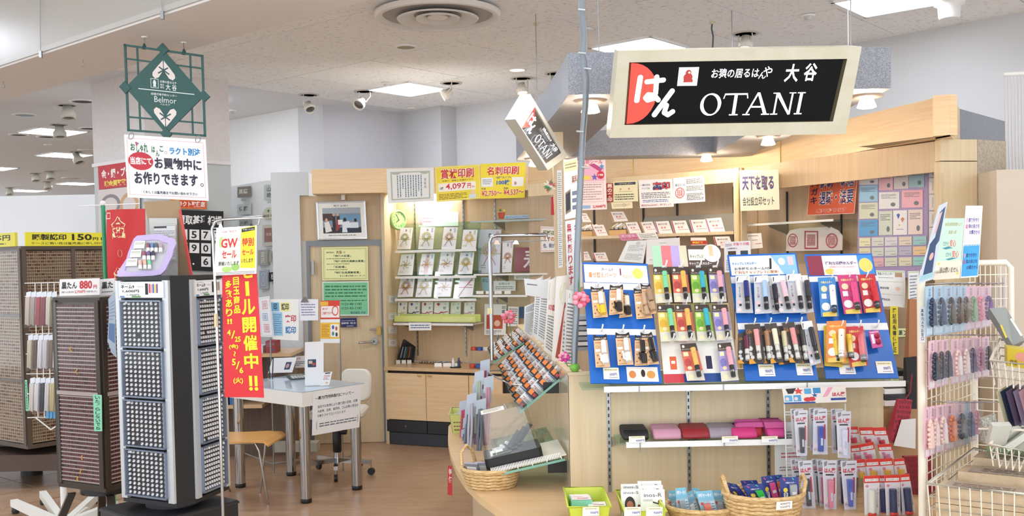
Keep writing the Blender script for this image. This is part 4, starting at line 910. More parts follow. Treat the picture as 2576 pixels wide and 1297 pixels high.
q = NP.off(.035).q((661,532),(690,528),(691,548),(660,551)); mb = MB(); c_ = (q[2]+q[3])/2; R1 = (q[2]-q[3])/2; arch = [q[3],q[2]]+[c_+V((0,0,.02))+R1*math.cos(a)+V((0,0,.085))*math.sin(a) for a in [k*math.pi/10 for k in range(11)]]
n0 = NP.n*(1 if NP.n.y > 0 else -1); mb.add(arch+[p+n0*.02 for p in arch],[tuple(range(13)),tuple(range(25,12,-1))]+[(i,(i+1)%13,13+(i+1)%13,13+i) for i in range(13)],M('D8D2BC',.5)); ar = one('nameplate',mb,'cream arched nameplate with a small green tree','nameplate','sample nameplates on the white panel')
obj('printing',paint(MB(),q,[('t','横田正樹・美智',.08,.45,.92,.8,'333A33',.02),('s',.5,.0,.14,.3,'2E7A44')]),ar)
# ================= ISLAND COUNTER =================
FY = 4.1; ZI = 1.14; ZL = .655
def isx(D): return .225-.063*(D-4.1)          # x of the island's left side at depth D
island = thing('island_counter','oak island counter with slotted front panel carrying the blue displays','counter',(.9,4.6,0))
xr = aY(2223,1000,FY).x
def bx(x0,y0,z0,x1,y1,z1,mat,name,par,T=None): return obj(name,MB().box(x0,y0,z0,x1,y1,z1,mat,T),par)
xe = [aY(x,1000,FY).x for x in (1429,1530,1731,1931,2223)]
for i in range(4): bx(xe[i]+.0015,FY,ZL,xe[i+1]-.0015,FY+.02,ZI,OAKV,'front_panel',island)
for i in (1,2,3):
    x = xe[i]; mb = MB(); mb.box(x-.007,FY-.006,ZL,x+.007,FY,ZI-.02,STEEL)
    for k in range(16): mb.box(x-.003,FY-.0065,ZL+.03+k*.028,x+.003,FY-.006,ZL+.044+k*.028,DARK)
    obj('slotted_rail',mb,island)
# left side wall, in boards
N_ = 12
for i in range(N_):
    D0,D1 = 4.1+i*.262,4.1+(i+1)*.262-.004; mb = MB(); P = [V((isx(D0),D0,0)),V((isx(D0)+.03,D0+.03*(i == 0),0)),V((isx(D1)+.03,D1,0)),V((isx(D1),D1,0))]
    if i == 0: P[1] = V((isx(D0)+.002,D0+.02,0)); P[1] = V((xe[0],D0+.0,0))
    mb.hexa([V((p.x,p.y,ZL)) for p in P]+[V((p.x,p.y,ZI)) for p in P],M('BFB19A',.12)); obj('side_board',mb,island)
mb = MB(); P = [(isx(4.1)-.004,4.095),(xr,4.095),(xr,4.13),(isx(4.1)+.05,4.13)]; mb.prism(P,ZI,ZI+.012,OAKV); P = [(isx(4.1)-.004,4.13),(isx(4.1)+.06,4.13),(isx(7.2)+.06,7.2),(isx(7.2)-.004,7.2)]; mb.prism(P,ZI,ZI+.012,OAKV); obj('top_cap',mb,island)
bx(isx(4.1)+.08,4.2,ZI-.25,xr,4.55,ZI-.22,OAKTOP,'inner_worktop',island)
bx(xr-.02,4.121,0,xr,4.6,ZI,OAKV,'end_panel',island)
# ledge
led = [(x,y) for x,y in ((1128,1072),(1127,1105),(1133,1140),(1148,1178),(1172,1215),(1205,1247),(1245,1276),(1290,1300),(1345,1322),(1420,1338))]
LP = [tuple(aZ(x,y,ZL))[:2] for x,y in led]+[(.45,3.43),(2.0,3.42),(2.0,FY),(isx(4.1),FY),(isx(7.2),7.2),(-.2,7.2),(-.33,6.5)]
ledge = thing('display_ledge','curved oak ledge running round the foot of the island','counter',(.3,4.2,0))
obj('ledge_top',MB().prism(LP,ZL-.03,ZL,OAKTOP,M('E6C796',.4)),ledge)
cx_,cy_ = .6,4.9; IN = [(cx_+(x-cx_)*.86,cy_+(y-cy_)*.86) for x,y in LP]
obj('ledge_base',MB().prism(IN,0,ZL-.03,OAKV),ledge)
mb = MB(); q = qY(5.02,(1127,1170),(1137,1172),(1138,1246),(1126,1243)); sheet('red_price_flag','narrow red flag with white lettering hanging from the ledge edge','flag',q,[('v','特価',.2,.08,.9,.6,'F6E8E8',.03)],'C8303A')
# shelves on the front
def gshelf(nm,lab,x0,x1,z,y0,rail,br):
    t = thing(nm,lab,'shelf',((x0+x1)/2,y0,z)); mb = MB(); mb.box(x0,y0,z-.008,x1,FY-.007,z,GREENGLASS); obj('glass_plate',mb,t)
    mb = MB(); mb.box(rail[0],y0-.006,z-.018,rail[1],y0+.002,z+.004,WHITE); obj('price_rail',mb,t)
    for x in br:
        Q = [V((x,y0+.06,z-.009)),V((x,FY-.007,z-.009)),V((x,FY-.007,z-.05)),V((x,y0+.08,z-.022))]; obj('bracket',MB().hexa([q-V((.002,0,0)) for q in Q]+[q+V((.002,0,0)) for q in Q],STEEL),t)
    for x in br[:-1]: obj('rail_clip',MB().tube([V((x+.09,y0-.008,z+.006)),V((x+.09,y0-.008,z-.035))],.0022,STEEL,6),t)
X = lambda px,D,y=960: aY(px,y,D).x
gshelf('glass_shelf','upper glass shelf on the island front carrying the card displays',X(1460,4.0),X(2290,3.9),1.112,3.9,(X(1519,3.9),X(2277,3.9)),[xe[1]+.012,xe[2]+.012,xe[3]+.012,xe[4]-.2])
gshelf('glass_shelf','lower glass shelf on the island front carrying the pouches',X(1548,4.0,1100),X(2000,3.9,1100),.893,3.9,(X(1575,3.9,1118),X(2003,3.9,1118)),[xe[1]+.012,xe[2]+.012,xe[3]+.012])
# ---- pegboard displays ----
DL = PL((0,3.93,1.115),0,31)
Z3 = zc(1440,600,3.4136); Z4 = zc(1820,620,3.602)
BL_ = '1C66C0'
def stand(lab,quad,items,bg,extra=None):
    t = thing('display_stand',lab,'display',DL.at(*quad[3])); q = DL.q(*quad); mb = MB(); mb.slab(q,.006,M(bg,.4)); bd = obj('backboard',mb,t)
    obj('printing',paint(MB(),q,items),bd)
    mb = MB(); m_ = (q[2]+q[3])/2; tp_ = (q[0]+q[1])/2; a = tp_*.45+m_*.55+V((0,.01,0)); b = V((m_.x,m_.y+.2,1.113)); w_ = V((.05,0,0))
    mb.hexa([b-w_,b+w_,a+w_,a-w_,b-w_+V((0,.004,0)),b+w_+V((0,.004,0)),a+w_+V((0,.004,0)),a-w_+V((0,.004,0))],M('D8D2C4',.6)); obj('prop',mb,t)
    return t,q
W2 = 'F2F2F0'
st1,q1 = stand('blue pegboard display with a cream header, leftmost on the glass shelf',Z3(85,200,645,215,770,1245,155,1240),
    [('r',.02,.02,.98,.175,'F8EBDD'),('T','着せ替えパーツ',.08,.085,.5,.135,'E98A4A','FFFFFF',.03),('t','ネーム9',.28,.045,.46,.075,'8A6A9A',.02),('r',.56,.05,.58,.11,'7A2A3A'),('e',.83,.09,.08,.045,'F6E06A'),('t','チェンジ!',.6,.1,.74,.13,'D89A4A'),('r',0,.18,1,.235,W2),('r',.0,.565,1,.615,W2),('r',.52,.87,.96,.985,'F3ECE4'),('e',.6,.93,.05,.03,'D88A4A'),('e',.75,.92,.03,.03,'3A2A20'),('e',.86,.93,.06,.03,'E0A050')],BL_)
st2,q2 = stand('multicoloured display of rows of pens, second from left on the glass shelf',Z3(680,60,1270,60,1430,1225,790,1240),
    [('r',.0,.0,.13,.165,'A9D2B4'),('r',.13,0,.27,.165,'E27A80'),('r',.27,0,.39,.165,'B8A4D8'),('r',.39,0,.5,.165,'D8D2B4'),('r',.5,0,1,.165,'5A4A42'),('r',.52,.03,.75,.115,'F0F0DC'),('t','キャップレス',.54,.07,.73,.1,'3A3A3A',.02),('e',.86,.06,.13,.07,'E9E9E9'),('r',.82,.0,.88,.08,'E8C8A0'),('t','キャップレスホルダー',.52,.128,.84,.152,W2,.02),('r',0,.165,1,.44,'4A3C36'),('r',.0,.44,1,.7,'D2C490'),('r',0,.705,1,.94,'ECEAE2'),('r',.1,.82,.19,.91,'D8653A'),('r',.12,.85,.17,.87,W2),('r',.59,.82,.67,.91,'22264A'),('r',0,.94,.27,1,'C8404A'),('r',.27,.94,1,1,'244A8E')],'ECEAE2')
st3,q3 = stand('blue pegboard display with a pale blue header, second from right on the glass shelf',Z4(35,75,655,55,860,1210,200,1215),
    [('r',.02,.015,.98,.175,'DDE6E8'),('p',[(.62,.015),(.98,.015),(.98,.175),(.78,.175)],'8CC0E4'),('t','キャップレスホルダー',.05,.065,.4,.09,'3A7AC0',.03),('r',.04,.10,.72,.165,'EFEFE8'),('t','お手持ちのネーム9が',.07,.108,.6,.134,'33363A',.03),('t','便利なキャップレスに変身!',.07,.139,.7,.165,'B8703A',.03),('p',[(.6,.04),(.63,.04),(.61,.13),(.58,.13)],'222428'),('e',.77,.07,.05,.03,'F2E6E6'),('r',.86,.03,.94,.1,'EBC6CE'),('r',0,.185,1,.24,'D8DCE0'),('r',0,.56,1,.61,W2)],BL_)
st4,q4 = stand('blue pegboard display with a pink and white header, rightmost on the glass shelf',Z4(735,70,1345,60,1590,1190,930,1195),
    [('r',.02,.015,.26,.18,'8A2E48'),('r',.24,.015,.76,.18,'F0DDE0'),('t','便利な印鑑ホルダー',.28,.065,.74,.095,'3A3A68',.03),('t','お手持ちのハンコを入れるだけ!',.33,.105,.7,.12,'B84A5A',.01),('e',.33,.15,.07,.025,'E9C85A'),('e',.5,.15,.06,.025,'F0E6E6'),('r',.76,.015,.98,.18,'3A8AD8'),('e',.87,.1,.1,.06,'F2D06A'),('r',0,.19,1,.235,W2),('r',0,.575,1,.63,W2)],BL_)
def hookw(t,q,u,v,L=.035):
    p = (q[0]*(1-u)+q[1]*u)*(1-v)+(q[3]*(1-u)+q[2]*u)*v
    obj('peg_hook',MB().tube([p,p+V((0,-L,.0)),p+V((.004,-L-.012,.02)),p+V((.006,-L-.008,.028))],.0032,WHITE,6).box(p.x-.01,p.y-.008,p.z-.014,p.x+.01,p.y,p.z+.006,WHITE),t)
for t,q,us,vs in ((st1,q1,(.2,.5,.8),(.2,.58)),(st2,q2,(.15,.39,.64,.88),(.165,.44,.70)),(st3,q3,(.2,.42,.65,.85),(.2,.57)),(st4,q4,(.3,.55,.8),(.2,.6))):
    for v in vs:
        for u in us: hookw(t,q,u,v)
for t,q,pts in ((st1,q1,((.19,.93,'white price tag marked 600 on the leftmost display','600'),)),(st3,q3,((.2,.93,'left white price tag marked 900 on the pale blue headed display','900'),(.72,.925,'right white price tag marked 900 on the pale blue headed display','900'))),(st4,q4,((.2,.93,'white price tag marked 700 on the rightmost display','700'),(.72,.925,'white price tag marked 300, beside the one marked 700','300')))):
    for u,v,l,num in pts:
        P = lambda a,b: (q[0]*(1-a)+q[1]*a)*(1-b)+(q[3]*(1-a)+q[2]*a)*b-DL.n*.003
        sheet('price_tag',l,'price tag',[P(u,v-.05),P(u+.22,v-.05),P(u+.22,v+.04),P(u,v+.04)],[('r',0,0,1,.35,'F3EED0'),('l',.1,.1,.9,.3,1,'A89A6A'),('t',num+ '円',.4,.45,.85,.72,'5A5AA0',.02),('l',.35,.8,.9,.92,1,'7A7AA0')])
# ---- blister packs: card, pen in a clear bubble ----
def pack(name,lab,q,items,card,pen,grp,cat='stamp pack',rr=.0105,bubble=(.42,.12,.98,.93),shape='plain',pl=DL):
    n_ = -pl.n if pl.n.y > 0 else pl.n
    P = lambda u,v,k=0: (q[0]*(1-u)+q[1]*u)*(1-v)+(q[3]*(1-u)+q[2]*u)*v+n_*k
    t = thing(name,lab,cat,P(.5,1),grp)
    mb = MB(); mb.slab(q,.0015,M(card,.5))
    if shape == 'cat':
        for a,b in ((0,.3),(.7,1)): mb.add([P(a,.0,.0003),P((a+b)/2+(.12 if a else -.12),-.07,.0003),P(b,.0,.0003)],[(0,1,2)],M('1E1A1A',.5))
    c = obj('card',mb,t); obj('printing',paint(MB(),q,items),c)
    u,v0,v1,v2,c1,c2,c3 = pen; d = .014
    mb = MB(); mb.tube([P(u,v0,d),P(u,v1,d)],rr,M(c1,.25),14); b = obj('pen_barrel',mb,t)
    if c2: obj('pen_grip',MB().tube([P(u,v1+.003,d),P(u,v2,d)],rr*.88,M(c2,.35),12).tube([P(u,v1+(v2-v1)*.45,d),P(u,v1+(v2-v1)*.62,d)],rr*.93,STEEL,12),b)
    if c3: obj('pen_print',MB().ball(P(u-.02,v0+(v1-v0)*.35,d+rr*.62),rr*.5,M(c3,.4),6,(.8,.5,1.3)).ball(P(u+.05,v0+(v1-v0)*.68,d+rr*.6),rr*.42,M(c3,.4),6,(.8,.5,1.2)),b)
    a0,b0,a1,b1 = bubble; mb = MB(); k = .027; s = .012
    Q = [P(a0,b0),P(a1,b0),P(a1,b1),P(a0,b1)]; R_ = [P(a0+.05,b0+s,k),P(a1-.05,b0+s,k),P(a1-.05,b1-s,k),P(a0+.05,b1-s,k)]
    mb.add(Q+R_,[(4,5,6,7),(0,1,5,4),(1,2,6,5),(2,3,7,6),(3,0,4,7)],GLASS); obj('clear_bubble',mb,t)
    return t
def dq(conv,p,k,pl=DL): return pl.off(k).q(*conv(*p))
catp = [('r',0,0,1,.13,'1E1A1A'),('T','おめかししっぽ',.08,.035,.92,.105,'F6E9D8','8A4A20',.01),('r',.08,.42,.42,.5,'F2EEE6'),('l',.1,.18,.6,.24,1,'C86A3A'),('O',.22,.36,.12,.05,.15,'8A6A4A'),('e',.2,.62,.05,.025,'8A5A3A'),('e',.3,.74,.05,.025,'8A5A3A'),('e',.16,.86,.05,.025,'8A5A3A'),('l',.1,.94,.6,.98,1,'8A6A4A')]
KR = 'E3B98C'
CASEG = clear('case_cover',(.96,.98,.98,1),.16,.05)
cats = [((155,425,270,425,305,670,180,680),.03,'F2F2EC','F2C93A','white and yellow pen, first in top row'),((435,470,475,470,515,665,400,680),.018,'E8D9C4','2A2420','black-spotted pen, half hidden in the top row'),((320,410,435,405,440,640,315,655),.034,'F0E6D8','2A2420','orange and black spotted pen, top row'),((525,440,640,430,690,680,550,690),.018,'C9A98A','C0A080','tan pen half hidden at the right of the top row'),((585,400,670,400,720,640,640,650),.034,'A98A70','B8987A','brown pen, last in top row'),
        ((180,840,295,835,325,1100,200,1105),.03,'F4F4F2','F2F2F0','plain white pen, first in lower row'),((368,820,490,818,525,1080,390,1085),.03,'F0F0F0','F2F2F0','white pen and tail, middle of lower row'),((535,840,620,840,655,1085,535,1090),.018,'2A2A2A','2A2A2A','black pen half hidden in lower row'),((585,820,685,815,745,1075,650,1080),.034,'1E1E20','202022','glossy black pen, last in lower row')]
for p,k,c1,c2,l in cats:
    q = dq(Z3,p,k); t = pack('cat_pen_pack','kraft cat-ear pack with %s' %l,q,catp,KR,(.66,.2,.6,.92,c1,None,None),'cat-ear pen packs on the leftmost display',shape='cat')
    P = lambda u,v,kk=.012: (q[0]*(1-u)+q[1]*u)*(1-v)+(q[3]*(1-u)+q[2]*u)*v-DL.n*kk
    obj('stamp_base',MB().tube([P(.68,.66),P(.7,.93)],.0125,M(c2,.3),12).tube([P(.66,.9),P(.4,.82),P(.42,.7),P(.36,.6)],.0045,M(c2,.3),7),t)
capl = lambda bg: [('r',0,0,1,.2,'453832'),('t','キャップレスホルダー',.05,.13,.95,.18,'F0E6DA',.01),('e',.16,.075,.08,.04,'E9E0D0'),('r',.08,.23,.38,.34,'E9EDB4'),('e',.25,.52,.2,.12,'F4ECDC' if 0 else bg[1]),('e',.3,.66,.13,.05,'EED9AC'),('r',0,.74,1,1,'D8D4C4'),('e',.28,.9,.15,.06,'EEDDB4')]
C4 = [(('E3C85A','D8A83C'),'A8DCB8' if 0 else '7ED0A0','3F8E62','yellow card with mint green pen'),(('D8705A','B84A48'),'F2B860','7A3A20','red card with orange spotted pen'),(('9CCB52','6FA83C'),'3FAFC0','1E6E80','green card with turquoise pen'),(('A69AD0','7F78B8'),'F0A8B0','3A6AA0','lilac card with pink pen')]
S2 = [[(690,250,825,248,860,545,715,555),(850,248,980,248,1020,545,875,545),(1010,250,1140,250,1180,545,1035,550),(1165,248,1290,248,1325,540,1190,545)],
      [(725,570,870,568,915,875,760,885),(880,568,1015,568,1060,875,915,880),(1045,568,1170,565,1225,875,1075,880),(1195,568,1330,565,1375,865,1240,875)],[None,(925,905,1060,895,1140,1215,985,1220),None,(1245,900,1360,890,1430,1215,1280,1225)]]
for r,row in enumerate(S2):
    for j,p in enumerate(row):
        if p: bg,pc,pr_,l = C4[j]; pack('pen_pack','%s in the %s row of the multicoloured display' %(l,('top','middle','bottom')[r]),dq(Z3,p,.03-r*.002),capl(bg),bg[0],(.68,.17,.64,.93,pc,'26262A',pr_),'capless pen packs on the multicoloured display')
clr = [('r',0,0,1,.18,'EDEDEA'),('p',[(.1,.05),(.2,.03),(.12,.15),(.06,.16)],'2A2A2A'),('t','キャップレス',.1,.185,.8,.23,'5A6ACA',.01),('v','ネーム9',.18,.3,.32,.6,'7A5A5A',.01),('e',.22,.72,.14,.05,'E9C8C8'),('r',.2,.76,.34,.82,'2A2A2E'),('e',.18,.92,.14,.05,'F0DCDC')]
for p,k,c1,l in (((700,260,760,260,820,590,700,610),.016,'3A3A40','dark pen, far right of top row'),((400,300,470,300,510,605,440,610),.016,'30303A','half-hidden black pen, top row'),((110,265,235,260,270,600,115,600),.03,'24307A','navy pen, first in the top row'),((275,265,400,258,440,600,285,610),.032,'A9C8EC','pale blue pen in the top row'),((430,265,550,258,635,600,510,600),.036,'F0C4CE','pale pink pen in the top row'),((570,250,700,245,750,595,610,600),.03,'E4E0DE','white pen in the top row'),((700,680,800,670,885,1050,790,1080),.036,'2E323A','charcoal pen, last in the lower row')):
    pack('clear_pen_pack','grey pack with %s, pale-blue stand' %l,dq(Z4,p,k),clr,'C9CBCF',(.66,.2,.63,.92,c1,'1E1E20',None),'grey card pen packs on the pale blue headed display')
cafe = [('t','Cafe Color',.05,.13,.95,.24,'C8883A',.01),('e',.2,.62,.14,.06,'D8D8D6'),('e',.16,.75,.12,.05,'C9C9C7'),('e',.26,.84,.12,.05,'D8D8D6'),('p',[(0,.9),(.2,.86),(.45,1),(0,1)],'D89A3A'),('v','カフェ',.1,.32,.26,.56,'8A8A8A',.01)]
for p,k,c1,l in (((130,790,230,760,265,1060,130,1060),.016,'6A3048','plum pen half hidden, first in the lower row'),((330,720,400,715,440,1050,365,1060),.016,'A88060','brown pen half hidden, lower row'),((480,720,560,715,610,1060,500,1070),.016,'D8D0A8','khaki pen half hidden, lower row'),((650,710,720,700,770,1050,700,1060),.016,'4A4A4A','grey pen half hidden, lower row'),((190,705,330,695,375,1050,235,1065),.034,'EBA0A0','salmon pink pen, left in the lower row'),((370,700,480,690,545,1040,430,1060),.034,'EFE8CE','cream pen, centre of the lower row'),((530,690,640,680,720,1050,600,1050),.034,'E79A9A','salmon pink pen, right in the lower row')):
    pack('cafe_pen_pack','black card pack with %s, pale-blue stand' %l,dq(Z4,p,k),cafe,'47403E',(.64,.2,.6,.93,c1,'D8D8D0',None),'black card pen packs on the pale blue headed display')
def holder(col,pc,cap,l,p,k):
    pack('seal_holder_pack',l+ ' on the rightmost display',dq(Z4,p,k),[('t','印鑑ホルダー',.15,.1,.8,.16,'F6E28A',.02),('e',.3,.3,.18,.08,'F0D8B0'),('r',.12,.42,.4,.55,'F2E9E6'),('e',.32,.75,.24,.1,'F3EEE8'),('p',[(.1,.9),(.9,.86),(.9,1),(.1,1)],'E9C860')],col,(.72,.27,.78,.92,pc,cap,'26262A'),'seal holder packs on the rightmost display',rr=.0125)
holder('E8C83A','E8C83A','26262A','yellow card seal holder pack half hidden at lower left',(908,715,1000,715,1075,1090,915,1080),.014)
holder('D8963A','E9C23A','26262A','orange card seal holder pack half hidden in the middle',(1080,730,1130,730,1190,1040,1060,1065),.016)
holder('3E86C8','F2F2F2','24405E','blue card seal holder pack with white holder',(855,280,1010,275,1045,630,885,635),.03)
holder('C83A78','E0508A','3A3A3E','magenta card seal holder pack with pink holder',(1030,260,1200,250,1260,605,1095,610),.034)
holder('C02A34','D03038','3A3A3E','red card seal holder pack at the top right',(1215,255,1370,245,1440,590,1275,600),.03)
holder('C8303A','C8303A','3A3A3E','red card seal holder pack in the lower row',(1110,725,1265,718,1310,1075,1150,1090),.028)
holder('E88A3A','F6EFDC','E9E4D8','orange card seal holder pack with cream holder',(935,675,1110,668,1110,1045,930,1050),.036)
q = dq(Z4,(1315,765,1405,755,1445,905,1350,920),.03); t = thing('mini_ink_pack','small magenta pack with two red discs on the rightmost display','ink pack',q[3]); mb = MB(); mb.slab(q,.004,M('C8428A',.4)); c = obj('card',mb,t); obj('printing',paint(MB(),q,[('r',.12,.2,.4,.75,'F2E6F0'),('l',.1,.05,.9,.15,1,'F6E6F6')]),c)
for v in (.35,.7): p = q[0]+(q[1]-q[0])*.68+(q[3]-q[0])*v-DL.n*.006; obj('ink_disc',MB().ball(p,.011,M('A82040',.3),8,(1,.6,1)),t)
# ---- pouches on the lower shelf ----
def pouch(x,y,z,col,lab,grp,w_=.125,tilt=40,kind=0):
    T = Matrix.Translation((x,y,z))@Matrix.Rotation(math.radians(tilt),4,'X'); t = thing('seal_pouch',lab,'pouch',(x,y,z),grp)
    mb = MB(); n = 10; r = .0125
    mb.lathe([(.001,-w_/2),(r*.8,-w_/2+.002),(r,-w_/2+.008),(r,w_/2-.008),(r*.8,w_/2-.002),(.001,w_/2)],M(col,.5),10,T@Matrix.Translation((0,.014,.012))@Matrix.Diagonal((1,2.2,1,1))@Matrix.Rotation(math.pi/2,4,'Y'))
    obj('case',mb,t); h = w_/2+.006; b = [T@V(p) for p in ((-h,-.016,.028),(h,-.016,.028),(h,.05,.03),(-h,.05,.03),(-h,-.02,.0),(h,-.02,.0))]
    obj('clear_bag',MB().add(b,[(0,1,2,3),(4,5,1,0)],BAG),t)
    if kind: obj('label_card',MB().slab([b[3],b[2] ,b[2]*.55+b[1]*.45,b[3]*.55+b[0]*.45],.001,M('D8609A',.4)),t)
for gi,(px,col,nm) in enumerate(((1585,'1E1E20','black'),(1665,'D69AAE','dusty pink'),(1737,'9E2830','crimson'),(1806,'A898A2','mauve grey'))):
    for k in range(4):
        D = 4.065-k*.037; x = (px-1288)/2520*D; pouch(x+k*.004,D,.897+.001,col,'%s seal pouch in clear bag, %s from the back' %(nm,ORD[k]),'bagged seal pouches on the lower shelf',.112 if gi else .105)
for k in range(5):
    D = 4.06-k*.03; x = (1868-1288)/2520*D; pouch(x+(k%2)*.02,D,.898,('7A3A9A','E0B030','D8387E','C83040','D8387E')[k],('purple','yellow and black','hot pink','red','bright magenta')[k]+ ' seal case pack at the right of the lower shelf','bagged seal cases on the lower shelf',.1,kind=k%2)
for k in range(4):
    D = 4.05-k*.035; x = (1932-1288)/2520*D+k*.008; pouch(x,D,.898,'E04A96','hot pink packet at the shelf end, %s from the back' %ORD[k],'hot pink packets at the shelf end',.07,kind=1)
for px,num,l in ((1602,'600','price tag marked 600 before the black pouches'),(1836,'700','price tag marked 700 before the mauve pouches'),(1936,'600','price tag marked 600 before the magenta packs')):
    q = qY(3.885,(px-20,1097),(px+20,1096),(px+21,1112),(px-20,1113)); 
    for p in q: p.z += 0
    sheet('price_tag',l,'price tag',q,[('r',0,0,1,.35,'F3EED0'),('l',.15,.1,.85,.3,1,'A89A6A'),('t',num+ '円',.45,.5,.95,.85,'5A5AA0',.02)])
# ---- baskets on the ledge in front ----
def lime_basket(x0,x1,y0,y1,h,lab,z=ZL,mat=None):
    mat = mat or M('CFD84A',.35); t = thing('plastic_basket',lab,'basket',((x0+x1)/2,(y0+y1)/2,z)); e = .018
    B = [V((x0+e,y0+e,z)),V((x1-e,y0+e,z)),V((x1-e,y1-e,z)),V((x0+e,y1-e,z))]; R_ = [V((x0,y0,z+h)),V((x1,y0,z+h)),V((x1,y1,z+h)),V((x0,y1,z+h))]
    obj('bottom',MB().hexa([p for p in B]+[p+V((0,0,.003)) for p in B],mat),t)
    for i in range(4):
        a,b,c,d = B[i],B[(i+1)%4],R_[(i+1)%4],R_[i]; inn = ((B[(i+2)%4]-b) if 1 else 0).normalized()*.003; mb = MB(); mb.hexa([a,b,b+inn,a+inn,d,c,c+inn,d+inn],mat)
        obj('wall',mb,t); m2 = MB(); n = 7
        nr = (b-a).cross(d-a).normalized(); nr = nr if nr.dot(inn) < 0 else -nr
        for r in range(3):
            for k in range(n):
                u,v = .1+.8*(k+.5)/n,.2+.2*r; c0 = (a*(1-u)+b*u)*(1-v)+(d*(1-u)+c*u)*v+nr*.0006; e1 = (b-a).normalized()*.006; e2 = V((0,0,.006))
                m2.add([c0-e1-e2,c0+e1-e2,c0+e1+e2*.2,c0-e1+e2*(1 if r == 0 else .2)],[(0,1,2,3)],M('8A6A3A',.5))
        o = obj('holes',m2,t); o['kind'] = 'stuff'
    obj('rim',MB().tube(R_,.004,mat,6,closed=True),t); return t
def card_on(name,lab,cat,x,y,z,w_,h,tilt,items,col='F4F4F2',grp=None,th=.0015,rz=0):
    T = Matrix.Translation((x,y,z))@Matrix.Rotation(rz,4,'Z')@Matrix.Rotation(math.radians(-tilt),4,'X')
    q = [T@V(p) for p in ((-w_/2,0,h),(w_/2,0,h),(w_/2,0,0),(-w_/2,0,0))]; return sheet(name,lab,cat,q,items,col,th,grp)
D = 3.6
x0,x1 = X(1424,3.62,1290),X(1532,3.56,1290); lime_basket(x0,x1,3.48,3.78,.095,'lime plastic basket of mint green boxes, leftmost at the island foot')
zb0 = ZL+.095
for k,(px,py,pz,lab) in enumerate(((1458,3.70,.02,'flat mint and white box, back in the lime basket'),(1462,3.62,.035,'pink topped mint box, middle of the lime basket'),(1502,3.58,.02,'flat mint box at the right of the lime basket'))):
    x = X(px,py,1260); t = thing('stamp_box',lab,'box',(x,py,ZL+pz)); w_ = .055 if k < 2 else .05
    obj('box_body',MB().box(x-w_/2-.01,py-.03,ZL+pz,x+w_/2+.01,py+.05,ZL+pz+.055,M('8AD2B8',.4)),t); q = [V((x-w_/2-.01,py+.05,ZL+pz+.056)),V((x+w_/2+.01,py+.05,ZL+pz+.056)),V((x+w_/2+.01,py-.03,ZL+pz+.056)),V((x-w_/2-.01,py-.03,ZL+pz+.056))]
    obj('printing',paint(MB(),q,[('r',.04,.04,.96,.9,'F0EDEA' if k != 1 else 'F0D6D4'),('l',.15,.25,.6,.4,1,'6A8A7A'),('r',.3,.55,.6,.65,'B83A3A'),('r',.6,.55,.85,.65,'333333')]),t)
D = 3.5
x2,x3 = X(1560,3.6,1290),X(1662,3.5,1290); lime_basket(x2,x3+.012,3.44,3.76,.085,'lime plastic basket of white cartons, second from left')
for k in range(3):
    px = 1640; D = 3.72-k*.07; x = X(px,D,1260)+.005*k; card_on('white_carton_pack','white pack with grey lettering in the second lime basket, %s from the back' %ORD[k],'pack',x-.005,D,ZL+.02,.088,.105,12,[('t','inos-R',.14,.12,.88,.25,'5A5A60',.01),('l',.1,.32,.5,.4,2,'9A9A9A'),('e',.8,.42,.09,.08,'7A2A38'),('p',[(.5,.4),(.9,.5),(.88,.54),(.5,.45)],'3A2A2A')],'F6F6F4','white carton packs in the second lime basket',.012)
for k in range(2):
    D = 3.7-k*.09; x = X(1590,D,1260); card_on('white_carton_pack','white pack with a black oval picture in the second lime basket, %s' %('back' if k == 0 else 'front'),'pack',x,D,ZL+.02,.075,.1,14,[('t','inos-S',.12,.06,.85,.16,'5A5A60',.01),('e',.42,.55,.26,.3,'2A1E1C'),('e',.42,.55,.16,.14,'B86A50'),('e',.85,.6,.07,.06,'8A2A3A')],'F6F6F4','white carton packs in the second lime basket',.012)
for px,num,l,DD in ((1487,'700','price tag marked 700 on the leftmost lime basket',3.47),(1592,'740','left-hand of two price tags on the second lime basket, reading 740',3.43),(1647,'920','right-hand of two price tags on the second lime basket, reading 920',3.43)):
    q = qY(DD,(px-21,1275),(px+20,1274),(px+20,1296),(px-22,1297)); sheet('price_tag',l,'price tag',q,[('r',0,0,1,.35,'F3EED0'),('l',.15,.1,.85,.3,1,'A89A6A'),('t',num+ '円',.45,.5,.95,.8,'5A5AA0',.02)])
